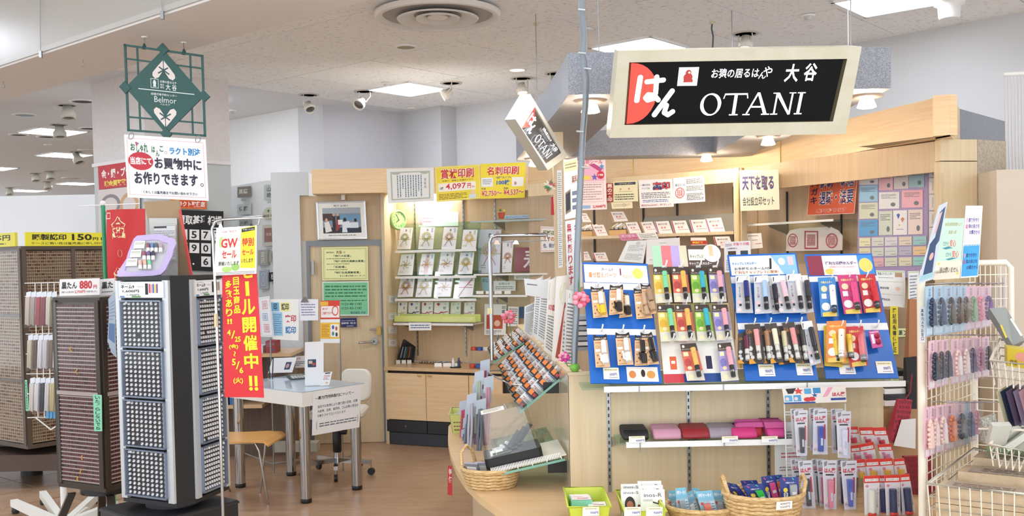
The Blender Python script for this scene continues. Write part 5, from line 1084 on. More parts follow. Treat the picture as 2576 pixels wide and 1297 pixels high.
def straw(cx,cy,rx,ry,h,z,lab,handles=(),flare=1.25,rows=7,col='D8B984',parent=None):
    t = thing('straw_basket',lab,'basket',(cx,cy,z)); m = speck('straw','C49C62','E4C896',60,.6,.35,.65,3,.3,(1,1,4)); n = 30
    for r in range(rows):
        v = (r+.5)/rows; s = 1/flare+(1-1/flare)*v ** .7; mb = MB()
        mb.tube([V((cx+rx*s*math.cos(6.2832*k/n),cy+ry*s*math.sin(6.2832*k/n),z+h*v+(.0018 if k%2 else -.0018))) for k in range(n)],[h/rows*(.60 if k%2 else .46) for k in range(n)],m,7,closed=True); obj('straw_coil',mb,t)
    mb = MB(); mb.tube([V((cx+rx*1.01*math.cos(6.2832*k/n),cy+ry*1.01*math.sin(6.2832*k/n),z+h)) for k in range(n)],.0085,m,7,closed=True); obj('braided_rim',mb,t)
    s = 1/flare; obj('bottom',MB().prism([(cx+rx*s*math.cos(6.2832*k/20),cy+ry*s*math.sin(6.2832*k/20)) for k in range(20)],z,z+.006,m),t)
    for a,hw,hh in handles:
        p0 = V((cx+rx*math.cos(a-hw),cy+ry*math.sin(a-hw),z+h)); p1 = V((cx+rx*math.cos(a+hw),cy+ry*math.sin(a+hw),z+h)); out = V((math.cos(a),math.sin(a),0))*.012
        obj('handle',MB().tube([p0,p0+(p1-p0)*.12+V((0,0,hh*.7))+out,(p0+p1)/2+V((0,0,hh))+out,p1+(p0-p1)*.12+V((0,0,hh*.7))+out,p1],.0075,m,8),t)
    return t
Z5 = zc(1400,940,3.634); Z6 = zc(1900,940,3.634)
straw(X(1768,3.62,1290),3.64,.13,.12,.055,ZL-0,'round straw basket of blue-topped seal holders in the bottom middle')
bags = [((1015,1070,1090,1062,1120,1330,1040,1340),'B8BCBE','8A9696',3.70,'grey holder, far left'),((1085,1045,1180,1035,1240,1330,1110,1345),'9AA4A4','8A9696',3.62,'grey holder, tall at the left'),((1170,1100,1240,1060,1330,1330,1220,1345),'E6E9EA','D8DCE0',3.66,'white and grey holder'),((1235,1040,1300,1045,1390,1280,1320,1290),'3A3E44','30343A',3.70,'black holder, half hidden'),((1270,1075,1420,1060,1490,1335,1350,1345),'E8806A','E8806A',3.58,'coral red holder'),((1420,1065,1530,1060,1570,1310,1470,1330),'B9BEC0','A9AEB2',3.66,'silver holder, far right')]
for p,c1,c2,D,l in bags:
    q = qY(D,*Z5(*p)); t = thing('holder_pack','blue-topped bag with %s in the round straw basket' %l,'seal holder pack',q[3],'blue-topped holder packs'); mb = MB(); mb.slab(q,.001,M('A8C4CC',.4)); c = obj('card',mb,t); P = lambda u,v,k=.008: (q[0]*(1-u)+q[1]*u)*(1-v)+(q[3]*(1-u)+q[2]*u)*v+V((0,-k,0))
    obj('printing',paint(MB(),q,[('r',0,0,1,.32,'7CC0DA'),('t','印鑑ケータイ',.1,.08,.9,.22,'F4F8FA',.04),('e',.2,.42,.1,.05,'D04848'),('r',.7,.36,.95,.95,'C9DCE2'),('l',.74,.4,.94,.9,6,'5A8AA0')]),c)
    obj('holder',MB().hexa([P(.2,.98,.004),P(.62,.96,.004),P(.62,.96,.018),P(.2,.98,.018),P(.25,.42,.004),P(.66,.4,.004),P(.66,.42,.018),P(.25,.44,.018)],M(c1,.35)),t); obj('holder_cap',MB().hexa([P(.3,.9,.018),P(.55,.89,.018),P(.55,.89,.022),P(.3,.9,.022),P(.3,.74,.018),P(.56,.73,.018),P(.56,.73,.022),P(.3,.74,.022)],M('7A8084' if c1 != 'E8806A' else 'C9C4C0',.3)),t)
    obj('clear_bag',MB().slab([p+V((0,-.022,0)) for p in q],.0004,BAG),t)
straw(X(1922,3.55,1250),3.56,.14,.12,.085,ZL+.03,'large straw basket with loop handles holding navy carded holders',((math.pi,.35,.06),(0,.35,.06)),rows=6)
bags = [((1525,985,1650,1010,1780,1170,1660,1165),'2A3A8A',3.62,'navy holder at the far left'),((1680,975,1830,970,1900,1130,1750,1140),'22304E',3.66,'hidden holder behind the green one'),((1700,1020,1880,1000,1960,1175,1790,1190),'2FB84A',3.54,'bright green holder'),((1870,940,2000,925,2040,1120,1900,1160),'D8508A',3.60,'pink holder'),((1930,930,2060,920,2090,1110,1960,1130),'E0703A',3.64,'orange edged card at the back'),((2040,945,2215,940,2220,1150,2050,1160),'9EA4A8',3.53,'silver holder at the right')]
for p,c1,D,l in bags:
    q = qY(D,*Z5(*p)); t = thing('carded_holder','navy card with %s in the handled straw basket' %l,'seal holder pack',q[3],'navy carded holders'); c = obj('card',MB().slab(q,.0015,M('2C3C86',.4)),t); P = lambda u,v,k=.008: (q[0]*(1-u)+q[1]*u)*(1-v)+(q[3]*(1-u)+q[2]*u)*v+V((0,-k,0))
    obj('printing',paint(MB(),q,[('p',[(.15,.05),(.22,.04),(.3,.14),(.24,.15)],'E0507A'),('p',[(.6,.04),(.68,.03),(.76,.12),(.7,.13)],'4AB0A0'),('t','印鑑ホルダー',.3,.2,.8,.28,'E8E8F0',.02),('e',.28,.55,.12,.1,'F0D84A'),('r',.18,.66,.4,.98,'F2F2EE'),('v','簡単入力',.22,.68,.36,.97,'22264A',.02)]),c)
    obj('holder',MB().hexa([P(.5,.98,.003),P(.86,.97,.003),P(.86,.97,.018),P(.5,.98,.018),P(.46,.3,.003),P(.82,.29,.003),P(.82,.3,.018),P(.46,.31,.018)],M(c1,.35)),t)
    obj('holder_window',MB().hexa([P(.56,.72,.018),P(.78,.71,.018),P(.78,.71,.02),P(.56,.72,.02),P(.56,.6,.018),P(.77,.59,.018),P(.77,.59,.02),P(.56,.6,.02)],M('E4E6E8',.3)),t)
q = qY(3.42,*Z6(195,1170,340,1158,335,1230,190,1245)); sheet('price_tag','price tag marked 600 and 550 on the handled straw basket','price tag',q,[('t','600円',.25,.15,.85,.42,'666666',.01),('t','550円',.25,.55,.85,.82,'666666',.01)],'F2EEE4')
# ---- wire rack with bagged stamps ----
rk = thing('wire_display_rack','white wire rack with a printed header hanging bagged seal holders','rack',aY(2050,1290,3.86)); RY = 3.9
def wq(par,name,pts,r=.003,D=RY,col=WHITE): obj(name,MB().tube([aY(x,y,D) for x,y in pts],r,col,6),par)
wq(rk,'upright_wire',[(1973,1015),(1980,1200),(1982,1297)]); wq(rk,'upright_wire',[(2126,1015),(2131,1200),(2134,1297)])
for y in (1036,1043,1125,1165,1172): wq(rk,'cross_wire',[(1973+(y-1015)*.04,y),(2127+(y-1015)*.03,y-3)],.0022)
wq(rk,'foot_wire',[(1982,1297),(2134,1290)],.0022)
q = qY(3.85,*Z6(245,135,825,110,835,255,265,275)); HN = 'C82A38'
hd = sheet('header_board','','',q,[('r',0,0,1,1,'EEE6DE'),('p',[(.05,.02),(.22,0),(.16,.35),(.08,.35)],'2A2A30'),('s',.25,.2,.08,.25,'D84848'),('r',.34,.05,.45,.4,'5AA8D8'),('r',.48,.03,.6,.38,'3A90C8'),('r',.02,.45,.14,.85,'5AB0DC'),('e',.06,.68,.03,.12,'F2D0D0'),('r',.16,.45,.28,.85,'4AA0D4'),('e',.2,.68,.03,.12,'F2D0D0'),('e',.38,.75,.06,.14,'D03840'),('e',.45,.73,.06,.14,'D03840'),('s',.5,.5,.05,.15,'2A5A9A'),('p',[(.62,.65),(.72,.05),(.8,.02),(.7,.6)],'E9A8BC'),('t','はん蔵',.78,.35,.98,.62,HN,.04),('r',.75,.72,.99,.86,'2A4A9A'),('r',0,.9,.5,1,'2A4A9A')],parent=rk)
hz = [('t','はん蔵',.12,.15,.9,.25,HN,.04),('p',[(.1,.03),(.35,.01),(.3,.1),(.12,.12)],'8A8A8E'),('l',.4,.05,.9,.1,1,'555555'),('r',.2,.27,.8,.30,'2A2A2A'),('r',.76,.34,.88,.66,'C23A48'),('t','ポケット',.1,.86,.42,.93,'C84A54',.01),('r',.08,.76,.34,.84,'E9DADA')]
def hanzo(p,c1,D,l,cat2=None):
    q = qY(D,*Z6(*p)); t = thing('bagged_holder','bag with red logo, %s' %l,'seal holder pack',(q[2]+q[3])/2,'bagged holders on the wire rack'); c = obj('card',MB().slab(q,.001,M('D4D6DC',.35)),t); P = lambda u,v,k=.008: (q[0]*(1-u)+q[1]*u)*(1-v)+(q[3]*(1-u)+q[2]*u)*v+V((0,-k,0))
    obj('printing',paint(MB(),q,hz),c); h = obj('holder',MB().hexa([P(.34,.92,.002),P(.64,.92,.002),P(.64,.92,.018),P(.34,.92,.018),P(.3,.37,.002),P(.68,.37,.002),P(.68,.38,.018),P(.3,.38,.018)],M(c1,.35)),t)
    obj('holder_clip',MB().hexa([P(.44,.78,.018),P(.58,.78,.018),P(.58,.78,.021),P(.44,.78,.021),P(.44,.62,.018),P(.58,.62,.018),P(.58,.62,.021),P(.44,.62,.021)],M('C9CCD4',.3)),h)
    for k in range(4): v = .42+k*.035; obj('rib',MB().hexa([P(.34,v+.012,.018),P(.64,v+.012,.018),P(.64,v+.012,.02),P(.34,v+.012,.02),P(.34,v,.018),P(.64,v,.018),P(.64,v,.02),P(.34,v,.02)],M(c1,.25)),h)
    obj('clear_bag',MB().slab([p_+V((0,-.022,0)) for p_ in q],.0004,BAG),t)
for p,c1,D,l in (((320,318,440,315,455,700,345,705),'2A2A2E',3.84,'black holder, behind the first of the top row'),((490,310,620,308,640,700,500,700),'3A4A8A',3.84,'dark holder, behind the blue one of the top row'),((690,320,800,316,805,720,705,725),'2E2E32',3.84,'black holder, behind the white one of the top row'),((350,335,478,330,475,745,378,750),'2C2C30',3.79,'black holder, first in the top row'),((530,325,655,318,662,735,525,735),'3E52A8',3.79,'blue holder, middle of the top row'),((738,345,875,340,870,772,755,765),'DCE0EE',3.76,'white holder, last in the top row'),
                    ((320,778,430,775,470,1180,365,1190),'26262A',3.83,'black holder, behind the first of the bottom row'),((512,775,620,772,640,1200,540,1210),'2A2A30',3.83,'black holder, left of the pink one in the bottom row'),((560,785,660,780,660,1215,590,1215),'D8688A',3.80,'rose holder half hidden by the pink one'),((745,780,850,775,830,1200,760,1215),'2A2A30',3.83,'black holder, behind the last of the bottom row'),((390,795,515,788,553,1225,430,1238),'3E444C',3.77,'charcoal holder, first in the bottom row'),((612,790,745,787,742,1255,630,1250),'E08AA0',3.75,'light pink holder, middle of the bottom row'),((778,797,928,790,920,1235,815,1240),'5468B8',3.74,'blue holder, last in the bottom row')):
    hanzo(p,c1,D,l)
q = qY(3.98,(1948,1062),(2028,1060),(2030,1235),(1950,1240)); sheet('instruction_sheet','grey laminated instruction sheet behind the wire rack','notice',q,[('l',.15,.12,.8,.25,3,'7A7A80'),('r',.2,.4,.8,.55,'D8D8DC'),('t','nikko',.3,.42,.8,.5,'B84A54',.02)if 0 else ('l',.2,.42,.8,.52,2,'B84A54'),('l',.15,.62,.7,.7,2,'7A7A80'),('b',.2,.75,.7,.92,.02,.01,'9A9AA0')],'D9DADC')
# seal cases on a stepped clear stand
ss = thing('stepped_stand','clear stepped stand holding red-headed seal case bags','stand',(X(2200,3.75,1290),3.75,ZL))
for k,(D,y) in enumerate(((4.01,1118),(3.92,1160),(3.82,1200),(3.69,1285))):
    a = aY(2142,y,D); b = aY(2245,y,D); obj('step',MB().box(a.x,D+.005,ZL,b.x,D+.009,a.z,GLASS),ss)
hk = [('r',0,0,1,.18,'DB3A2E'),('r',.08,.075,.92,.145,'F8F4EE'),('t','ハンコケース',.12,.085,.88,.135,'3A2A2A',.02),('e',.2,.26,.11,.035,'D88A98'),('v','大切な印鑑',.82,.3,.94,.8,'777777',0)]
def hcase(p,c1,D,l,full=0):
    q = qY(D,*Z6(*p)); t = thing('seal_case_bag','red-headed bag with %s' %l,'seal case',(q[2]+q[3])/2,'red-headed seal case bags'); s = 1 if full else .42; P = lambda u,v,k=.008: (q[0]*(1-u)+q[1]*u)*(1-v)+(q[3]*(1-u)+q[2]*u)*v+V((0,-k,0))
    c = obj('card',MB().slab(q,.001,M('E2DDDF',.3)),t)
    it = hk if full else [('r',0,0,1,.44,'DB3A2E'),('r',.08,.2,.92,.38,'F8F4EE'),('t','ハンコケース',.12,.22,.88,.35,'3A2A2A',.02),('e',.3,.62,.13,.1,'D88A98')]
    obj('printing',paint(MB(),q,it),c); v0,v1 = (.33,.97) if full else (.68,.98)
    obj('tube_case',MB().tube([P(.42,v0,.014),P(.42,v1,.014)],.0135 if full else .012,M(c1,.35),12),t)
    if full: obj('red_sticker',MB().ball(P(.4,.93,.02),.016,M('D03A34',.4),8,(1,.55,.6)),t)
    obj('clear_bag',MB().slab([p_+V((0,-.03,0)) for p_ in q],.0004,BAG),t)
for p,c1,D,l,f_ in (((830,482,935,480,958,625,850,625),'C83A50',3.99,'red case, left of the top tier',0),((942,488,1072,485,1097,645,985,645),'C83A50',3.98,'red case, middle of the top tier',0),((1072,490,1192,485,1230,655,1100,655),'C02A40',3.98,'red case, right of the top tier',0),((868,655,960,645,985,785,885,790),'D06078',3.89,'rose case, left of the second tier',0),((945,645,1080,617,1108,775,978,785),'D06078',3.87,'rose case, middle of the second tier',0),((1112,645,1245,637,1268,775,1150,778),'C880A0',3.88,'mauve case, right of the second tier',0),
    ((905,785,1000,775,1020,940,925,945),'D9A93A',3.80,'mustard case, first of the third tier',0),((1003,780,1128,772,1145,925,1025,930),'D9A93A',3.79,'mustard case, second of the third tier',0),((1127,775,1250,765,1272,915,1150,925),'D9A93A',3.79,'mustard case, third of the third tier',0),((1262,775,1360,766,1388,905,1280,915),'D9A93A',3.79,'mustard case, last of the third tier',0),
    ((1120,928,1190,925,1220,1290,1135,1290),'22305A',3.70,'navy case, second in the front tier',1),((1285,925,1345,920,1385,1270,1300,1280),'22305A',3.71,'navy case half hidden in front tier',1),((990,932,1137,925,1130,1295,1000,1295),'DDE2D4',3.66,'white case, first in the front tier',1),((1182,925,1322,920,1328,1290,1198,1292),'22305A',3.65,'navy case, third in the front tier',1),((1325,918,1408,912,1465,1268,1345,1290),'22305A',3.65,'navy case at the right end of the front tier',1)):
    hcase(p,c1,D,l,f_)
# ================= BACK WALL ON THE RIGHT =================
N1 = PL((.54,7.7),-38.7); N2 = PL((1.57,6.85),-63)
def vw(pl,k,x0,x1,z0,z1,mat,t,name,par=None):
    p = pl.off(k); a = p.at(x0,560); b = p.at(x1,560); n_ = pl.n*t; n_ = n_ if n_.y > 0 else -n_; P = [a,b,b+n_,a+n_]
    return obj(name,MB().hexa([V((q.x,q.y,z0)) for q in P]+[V((q.x,q.y,z1)) for q in P],mat),par) if par else struct(name,MB().hexa([V((q.x,q.y,z0)) for q in P]+[V((q.x,q.y,z1)) for q in P],mat))
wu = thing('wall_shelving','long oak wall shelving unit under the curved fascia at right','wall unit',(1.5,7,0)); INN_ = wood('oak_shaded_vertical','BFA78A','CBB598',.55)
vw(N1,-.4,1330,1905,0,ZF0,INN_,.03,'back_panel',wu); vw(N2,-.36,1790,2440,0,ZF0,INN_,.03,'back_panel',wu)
vw(N1,-.03,1330,1850,ZF0-.1,ZF0-.004,OAKV,.03,'header_board',wu); vw(N2,-.05,1862,2366,ZF0-.17,ZF0-.004,OAKIN,.03,'header_board',wu)
vw(N1,-.01,1846,1866,0,ZF0-.004,OAKV,.08,'stile',wu); vw(N1,.0,1857,1860,0,ZF0-.004,brass,.006,'brass_trim',wu); vw(N2,-.02,2352,2368,0,ZF0-.18,OAKV,.3,'stile',wu)
for x in (1494,1618,1703,1846): vw(N1,-.39,x-2,x+2,1,ZF0-.1,DARK,.01,'slotted_rail',wu)
for x in (1979,2115): vw(N2,-.35,x-1.5,x+1.5,1,ZF0-.17,DARK,.008,'slotted_rail',wu)
ZA = zc(1420,380,4.052); ZB = zc(1840,380,4.054)
s1_,z1_ = shelf('card_shelf','long oak shelf of tilted price cards in the back right niche',N1.off(-.05),1400,1846,590,.28,OAKV,OAKV,.012,(),h=.02)
s2_,z2_ = shelf('card_shelf','lower oak shelf of cards behind the leftmost blue display',N1.off(-.05),1400,1560,662,.28,OAKV,OAKV,.012,(),h=.02)
n1b = N1.off(-.06); tn = (N1.n if N1.n.y > 0 else -N1.n)
pl_ = PL(V((N1.P.x,N1.P.y,z1_))+tn*.16,-38.7); mb = MB(); Q = pl_.q((1605,545),(1842,535),(1842,588),(1605,594)); tt = thing('grey_card_ledge','grey tilted card ledge on the long oak shelf','shelf',Q[3]); mb.slab([Q[0]+tn*.1,Q[1]+tn*.1,Q[2],Q[3]],.004,M('8E8A80',.4)); obj('plate',mb,tt)
pcard = lambda c: [('r',.02,.02,.1,.98,c),('t','実印の匠',.2,.16,.85,.3,'4A4040',.01),('l',.2,.36,.9,.39,1,'B8A8A0'),('e',.4,.52,.07,.07,'D88080'),('e',.6,.52,.07,.07,'D88080'),('l',.35,.68,.95,.76,1,'C04A58')]
lp1 = PL(V((N1.P.x,N1.P.y,z1_))+tn*.055,-38.7); lean1 = (V((0,0,1))*.9+tn*.43).normalized(); lp1.n = lp1.d.cross(lean1).normalized(); lp1.n = lp1.n if lp1.n.y > 0 else -lp1.n
L1 = [((270,755,395,748,445,860,320,868),'A8784A'),((605,728,740,720,785,830,655,838),'A8784A'),((765,725,895,715,945,825,810,833),'C8884A'),((915,718,1060,710,1105,838,955,845),'B06A90'),((1085,712,1235,705,1285,832,1120,840),'B04A50'),((1270,700,1430,695,1470,825,1310,832),'B06A90'),((1430,690,1595,675,1640,825,1475,830),'B06A90')]
for k,(p,c) in enumerate(L1): sheet('seal_price_card','cream seal price card on the long oak shelf, %s' %nth(k,7),'price card',lp1.q(*ZA(*p)),pcard(c),'F3EAE4',.0015,'seal price cards on the long shelf')
for k,(p,l) in enumerate((((455,618,600,615,650,712,495,720),'tilted cream card standing behind the open seal box'),((165,630,222,632,275,722,175,722),'tilted cream card partly behind the pink sticker poster'))): sheet('seal_price_card',l,'price card',lp1.off(-.06).q(*ZA(*p)),pcard('A8784A'),'F3EAE4')
for k,(x0,x1,yb,yt) in enumerate(((455,630,835,715),(150,280,860,740))):
    pl2 = N1.off(-.08); A,B = pl2.q(*ZA(x0,yb,x1,yb)); A.z = B.z = z1_+.003; t = thing('seal_gift_box',('open wooden box with two pale seal cases behind the price cards','dark open seal box at the left end of the long shelf')[k],'box',(A+B)/2); d = tn*.1
    obj('box',MB().hexa([A,B,B+d,A+d,A+V((0,0,.04)),B+V((0,0,.04)),B+d+V((0,0,.07)),A+d+V((0,0,.07))],M('D8AE74',.5)),t)
    obj('lining',MB().add([A+V((0,0,.043)),B+V((0,0,.043)),B+d+V((0,0,.073)),A+d+V((0,0,.073))],[(0,1,2,3)],M('2A1A1C',.6)),t)
    for j in range(4): a = A+(B-A)*(.14+.24*j)+V((0,0,.055))+d*.1; obj('seal_case',MB().tube([a,a+d*.8+V((0,0,.028))],.013,M(('CDB994','E3E3E6')[j%2],.3),8),t)
q = n1b.off(.03).q(*ZA(545,848,925,825,960,890,585,912)); sheet('campaign_strip','pink and white strip notice hanging from the long oak shelf','notice',q,[('r',.0,.0,.5,1,'D88AA8'),('t','サービス',.06,.15,.42,.5,'F8E8F0',.02),('t','プレゼント実施中',.04,.58,.46,.88,'A02858',.02),('l',.54,.15,.97,.85,5,'777777')])
for p,l,it,bg in (((545,1120,640,915,840,905,800,1140),'open white booklet leaning behind the displays',[('e',.6,.12,.12,.07,'C9D0D0'),('l',.2,.2,.9,.5,6,'9AA4A8'),('l',.2,.6,.9,.9,6,'9AA4A8')],'E9EEEE'),((840,900,1170,880,1180,1150,830,1155),'large blank white booklet cover behind the multicoloured display',[('l',.4,.15,.6,.19,1,'9A9AA0'),('l',.1,.8,.3,.84,1,'A05A5A')],'F2F2F4')):
    z = ZA(*p); z = z if 'open' not in l else [z[1],z[2],z[3],z[0]]; pl3 = N1.off(.25); sheet('booklet',l,'booklet',pl3.q(*z),it,bg,.006)
for p,l in (((190,1025,235,1022,275,1110,190,1115),'left'),((285,1035,415,1030,450,1118,312,1120),'right')): sheet('seal_price_card','cream price card on the lower oak shelf, %s one' %l,'price card',N1.off(-.07).q(*ZA(*p)),pcard('B04A50'),'F3EAE4')
sheet('seal_price_card','cream card with red strip behind the multicoloured display','price card',N1.off(.02).q(*ZA(1285,880,1440,880,1455,955,1290,960)),[('r',0,.4,1,.9,'C0392E'),('t','特別価格',.1,.5,.8,.8,'F2D84A',.03)],'F3EAE4'); sheet('seal_price_card','cream price card above the red one near the brass strip','price card',N1.off(.02).q(*ZA(1515,872,1680,868,1720,985,1550,990)),pcard('B04A50'),'F3EAE4')
# posters on the header
HP = N1.off(.008)
sheet('name_sticker_poster','pink name sticker poster priced 2,068 yen beside the grey pipe','poster',HP.off(.02).q(*ZA(130,62,415,60,433,592,150,604)),[('T','お名前シール',.0,.04,.9,.13,'E2487A','FBE3EA',.03),('p',[(.1,.15),(.95,.2),(.95,.45),(.1,.45)],'F3B9D6'),('p',[(.4,.14),(.6,.12),(.9,.22),(.8,.28)],'C84A8A'),('s',.87,.18,.1,.06,'5A9AD8'),('s',.3,.19,.09,.05,'F2A06A'),('s',.6,.38,.12,.07,'7A6AC0'),('e',.82,.34,.13,.075,'D8304A'),('t','198',.73,.32,.91,.36,'FFFFFF',.03),('r',.15,.35,.45,.43,'F8DC6A'),('b',.08,.47,.9,.85,.012,.008,'EFA8C0'),('l',.14,.5,.84,.82,7,'C8A0A8'),('t','2,068円',.5,.91,.95,.97,'C8303A',.03),('r',.05,.91,.42,.97,'9AC0E4')],'FBEDEE')
sheet('red_strip_poster','dark red vertical strip poster left of the cream seal poster','poster',HP.q(*ZA(424,328,493,326,495,518,428,522)),[('v','男の実印',.14,.03,.86,.98,'F6E9DC',.03)],'A8302A')
sheet('cream_seal_poster','cream poster with a black lozenge heading on the header board','poster',HP.q(*ZA(497,312,745,300,750,510,500,518)),[('r',.05,.05,.92,.18,'22304A'),('t','～おすすめします～',.2,.08,.8,.155,'E8E0B8',.01),('e',.3,.38,.04,.05,'D88A98'),('e',.65,.38,.04,.05,'D88A98'),('l',.22,.48,.8,.52,1,'7A6A5A'),('l',.1,.6,.85,.93,3,'3A3A3A'),('e',.07,.64,.02,.025,'222222'),('e',.07,.75,.02,.025,'222222'),('e',.07,.86,.02,.025,'222222')],'ECE6BE')
sheet('cream_note','small cream note hanging under the cream seal poster','notice',HP.off(-.01).q(*ZA(472,520,692,512,694,580,485,588)),[('l',.1,.3,.9,.7,3,'B0A080'),('O',.6,.5,.07,.25,.2,'9A9080')],'F0E8C4')
sheet('registered_seal_poster','white poster with large red outlined heading for registered seals','poster',HP.q(*ZA(752,295,1098,280,1114,565,770,580)),[('t','一番大切な',.06,.15,.35,.22,'2A4A9A',.02),('t','ハンコは',.09,.27,.33,.34,'2A4A9A',.02),('T','実印',.42,.1,.92,.38,'C8282E','22306A',.05),('l',.07,.45,.92,.68,4,'555560'),('l',.1,.71,.85,.82,2,'3A5AB0'),('t','実印は12m/m丸ほど…作りましょう',.05,.87,.93,.95,'B8303A',.01)],'F2F1F2')
sheet('seal_explanation_sheet','white sheet with a round red seal impression on the header board','poster',HP.q(*ZA(1105,275,1420,248,1435,512,1108,535)),[('t','東日とは',.07,.24,.38,.34,'2A4A8A',.01)]+seal(.22,.6,.15,.21,'C8303A',3,True,4)+[('l',.44,.08,.96,.28,5,'333333'),('l',.44,.36,.96,.55,4,'444444'),('l',.44,.64,.96,.92,5,'444444')],'F1F1F4')
sheet('company_seal_poster','cream poster in navy and black lettering at the brass strip','poster',N2.off(.06).q(*ZB(80,195,478,185,490,595,92,610)),[('T','天下を取る',.07,.15,.88,.5,'24307A','8A2A30',.02),('t','会社設立印セット',.07,.66,.88,.88,'33343A',.012),('p',[(.02,.0),(.3,.0),(.3,.05),(.02,.1)],'F4F4F2')],'ECE6CC')
OR = 'D2603E'
sheet('postcard_order_poster','orange poster in outlined navy lettering for postcards in the back niche','poster',N2.off(-.2).q(*ZB(800,285,1290,215,1255,635,770,655)),[('v','ハガキ',.05,.02,.2,.72,'22264A',.03),('T','転勤・転居',.24,.07,.95,.32,'22306A','F2E9E6',.04),('T','退職・法要',.24,.38,.95,.74,'22306A','F2E9E6',.04),('T','ご注文承ります',.2,.83,.82,.95,'C83A3A','F6E4DA',.03),('b',0,0,1,1,.01,.012,'F0D8CC')],OR)
p = N1.off(.5); sheet('carving_notice','white sheet headed in pink about hand carved seals behind the displays','notice',p.q(*ZA(1625,925,1895,912,1905,1225,1632,1235)),[('t','手彫り印鑑',.35,.04,.95,.14,'D8487A',.01),('l',.05,.06,.3,.16,2,'9A6A8A'),('t','上級彫刻士',.1,.2,.5,.25,'3A4A8A'),('r',.15,.31,.45,.5,'4A3A34'),('r',.62,.31,.9,.5,'3A4A5A'),('l',.08,.58,.3,.95,6,'6A6AA0'),('l',.4,.58,.95,.95,6,'8A8AA0')],'EDEFF6')
sheet('set_price_card','small white card on a clip right of the brass strip','price card',N2.off(-.1).q(*ZB(150,842,303,835,320,985,190,998)),[('l',.1,.12,.8,.2,1,'444444'),('l',.3,.4,.7,.48,1,'666666'),('l',.5,.65,.95,.75,1,'C04A58')],'F0EDEA')
q = N2.off(-.25); A = q.q(*ZB(560,860,1130,860,1128,1010,556,1018)); TP = q.q(*ZB(700,785,1010,770)); mb = MB(); pts = [A[3],A[2],A[1]]+[A[1]+(TP[1]-A[1])*V((0,0,0)).length for _ in ()]+[q.at(*ZB(1090,810)[0]),TP[1],TP[0],q.at(*ZB(600,805)[0]),A[0]]
n0 = q.n*(1 if q.n.y > 0 else -1); K = len(pts); mb.add(pts+[x+n0*.006 for x in pts],[tuple(range(K)),tuple(range(2*K-1,K-1,-1))]+[(i,(i+1)%K,K+(i+1)%K,K+i) for i in range(K)],M('DAD0CC',.4)); sb = one('seal_sample_board',mb,'grey arched board showing three red seal impressions','board')
QB = q.q(*ZB(556,780,1130,780,1130,1015,556,1015)); obj('printing',paint(MB(),QB,seal(.13,.55,.095,.3,'A83A44',4,True,1)+seal(.47,.53,.12,.39,'A83A44',4,False,2)+seal(.83,.56,.1,.32,'B84450',4,True,3)),sb)
gs = shelf('glass_wall_shelf','glass shelf on white rod above the seal sample board',N2.off(-.12),1882,2096,558,.22,GREENGLASS,WHITE,.008,(1920,2050))
# lavender card board
LV = N2.off(-.22); lb = thing('sample_card_board','lavender dotted board covered with greeting and business cards','board',LV.at(2250,680)); Q = LV.q(*ZB(1298,215,2010,160,2000,1290,1280,1290)); lav = speck('lavender_board','A898C4','B2A4CC',120,.6,.45,.55,1); obj('board',MB().slab(Q,.01,lav),lb)
LC = LV.off(.004); tx = '7A8088'
cards = [(1302,225,1494,345,'DDDDE2'),(1504,212,1646,398,'ECC0CC'),(1658,195,1803,385,'DED9D8'),(1810,180,1965,370,'A9CBD4'),(1303,352,1492,520,'9CC8E8'),(1505,420,1712,590,'E8E9EC'),(1738,400,1952,578,'F0B8C8'),(1303,528,1492,692,'D9DEC8'),(1302,705,1492,868,'6AACE0'),(1503,612,1640,858,'D6DED0'),(1650,605,1790,855,'F0F0F2'),(1802,598,1950,850,'F0E0DC')]
for r,y in enumerate((885,988,1095)):
    for k,x in enumerate((1303,1432,1565,1708,1852)): cards.append((x,y-k*4,x+(112,120,125,130,135)[k],y+88-k*4,(('EDEBC4','DDE0D8','E0E0E4','EADCCC','A4D4D8'),('E4E2C0','D6DED4','D8E0DC','C0C0D4','EFD2A4'),('D8DCE0','E8BCC4','DDE0D0','E6E4C8','A0DCD8'))[r][k]))
for k,(x0,y0,x1,y1,c) in enumerate(cards):
    big = y1-y0 > 100; s = -6*(x1-x0)/200
    it = [('l',.12,.12,.85,.4,4,tx),('e',.7,.75,.12,.12,tx)] if big else [('l',.15,.42,.85,.52,1,tx),('l',.5,.75,.95,.88,1,tx)]
    if k == 10: it = [('p',[(.25,.18),(.38,.12),(.5,.18),(.38,.36)],'4A6AC8'),('p',[(.55,.35),(.7,.28),(.82,.35),(.68,.5)],'D88A6A'),('s',.45,.6,.08,.05,'D8C84A'),('l',.25,.75,.75,.8,1,tx)]
    sheet('sample_card','','',LC.q(*ZB(x0,y0,x1,y0+s,x1,y1+s,x0,y1)),it,c,.003,parent=lb)
cb = thing('card_strip_board','narrow mauve board with a column of pale cards beside the stile','board',LV.at(2346,680)); obj('board',MB().slab(LV.off(.03).q(*ZB(2010,165,2098,155,2098,1290,2010,1290)),.01,M('B0A4BC',.6)),cb)
for y in (185,275,445,615,780,950): sheet('sample_card','','',LV.off(.036).q(*ZB(2016,y,2094,y-3,2094,y+155 if y > 185 else 262,2016,y+158 if y > 185 else 265)),[('lv',.4,.2,.6,.8,2,tx)],'E2DCD8',.003,parent=cb)
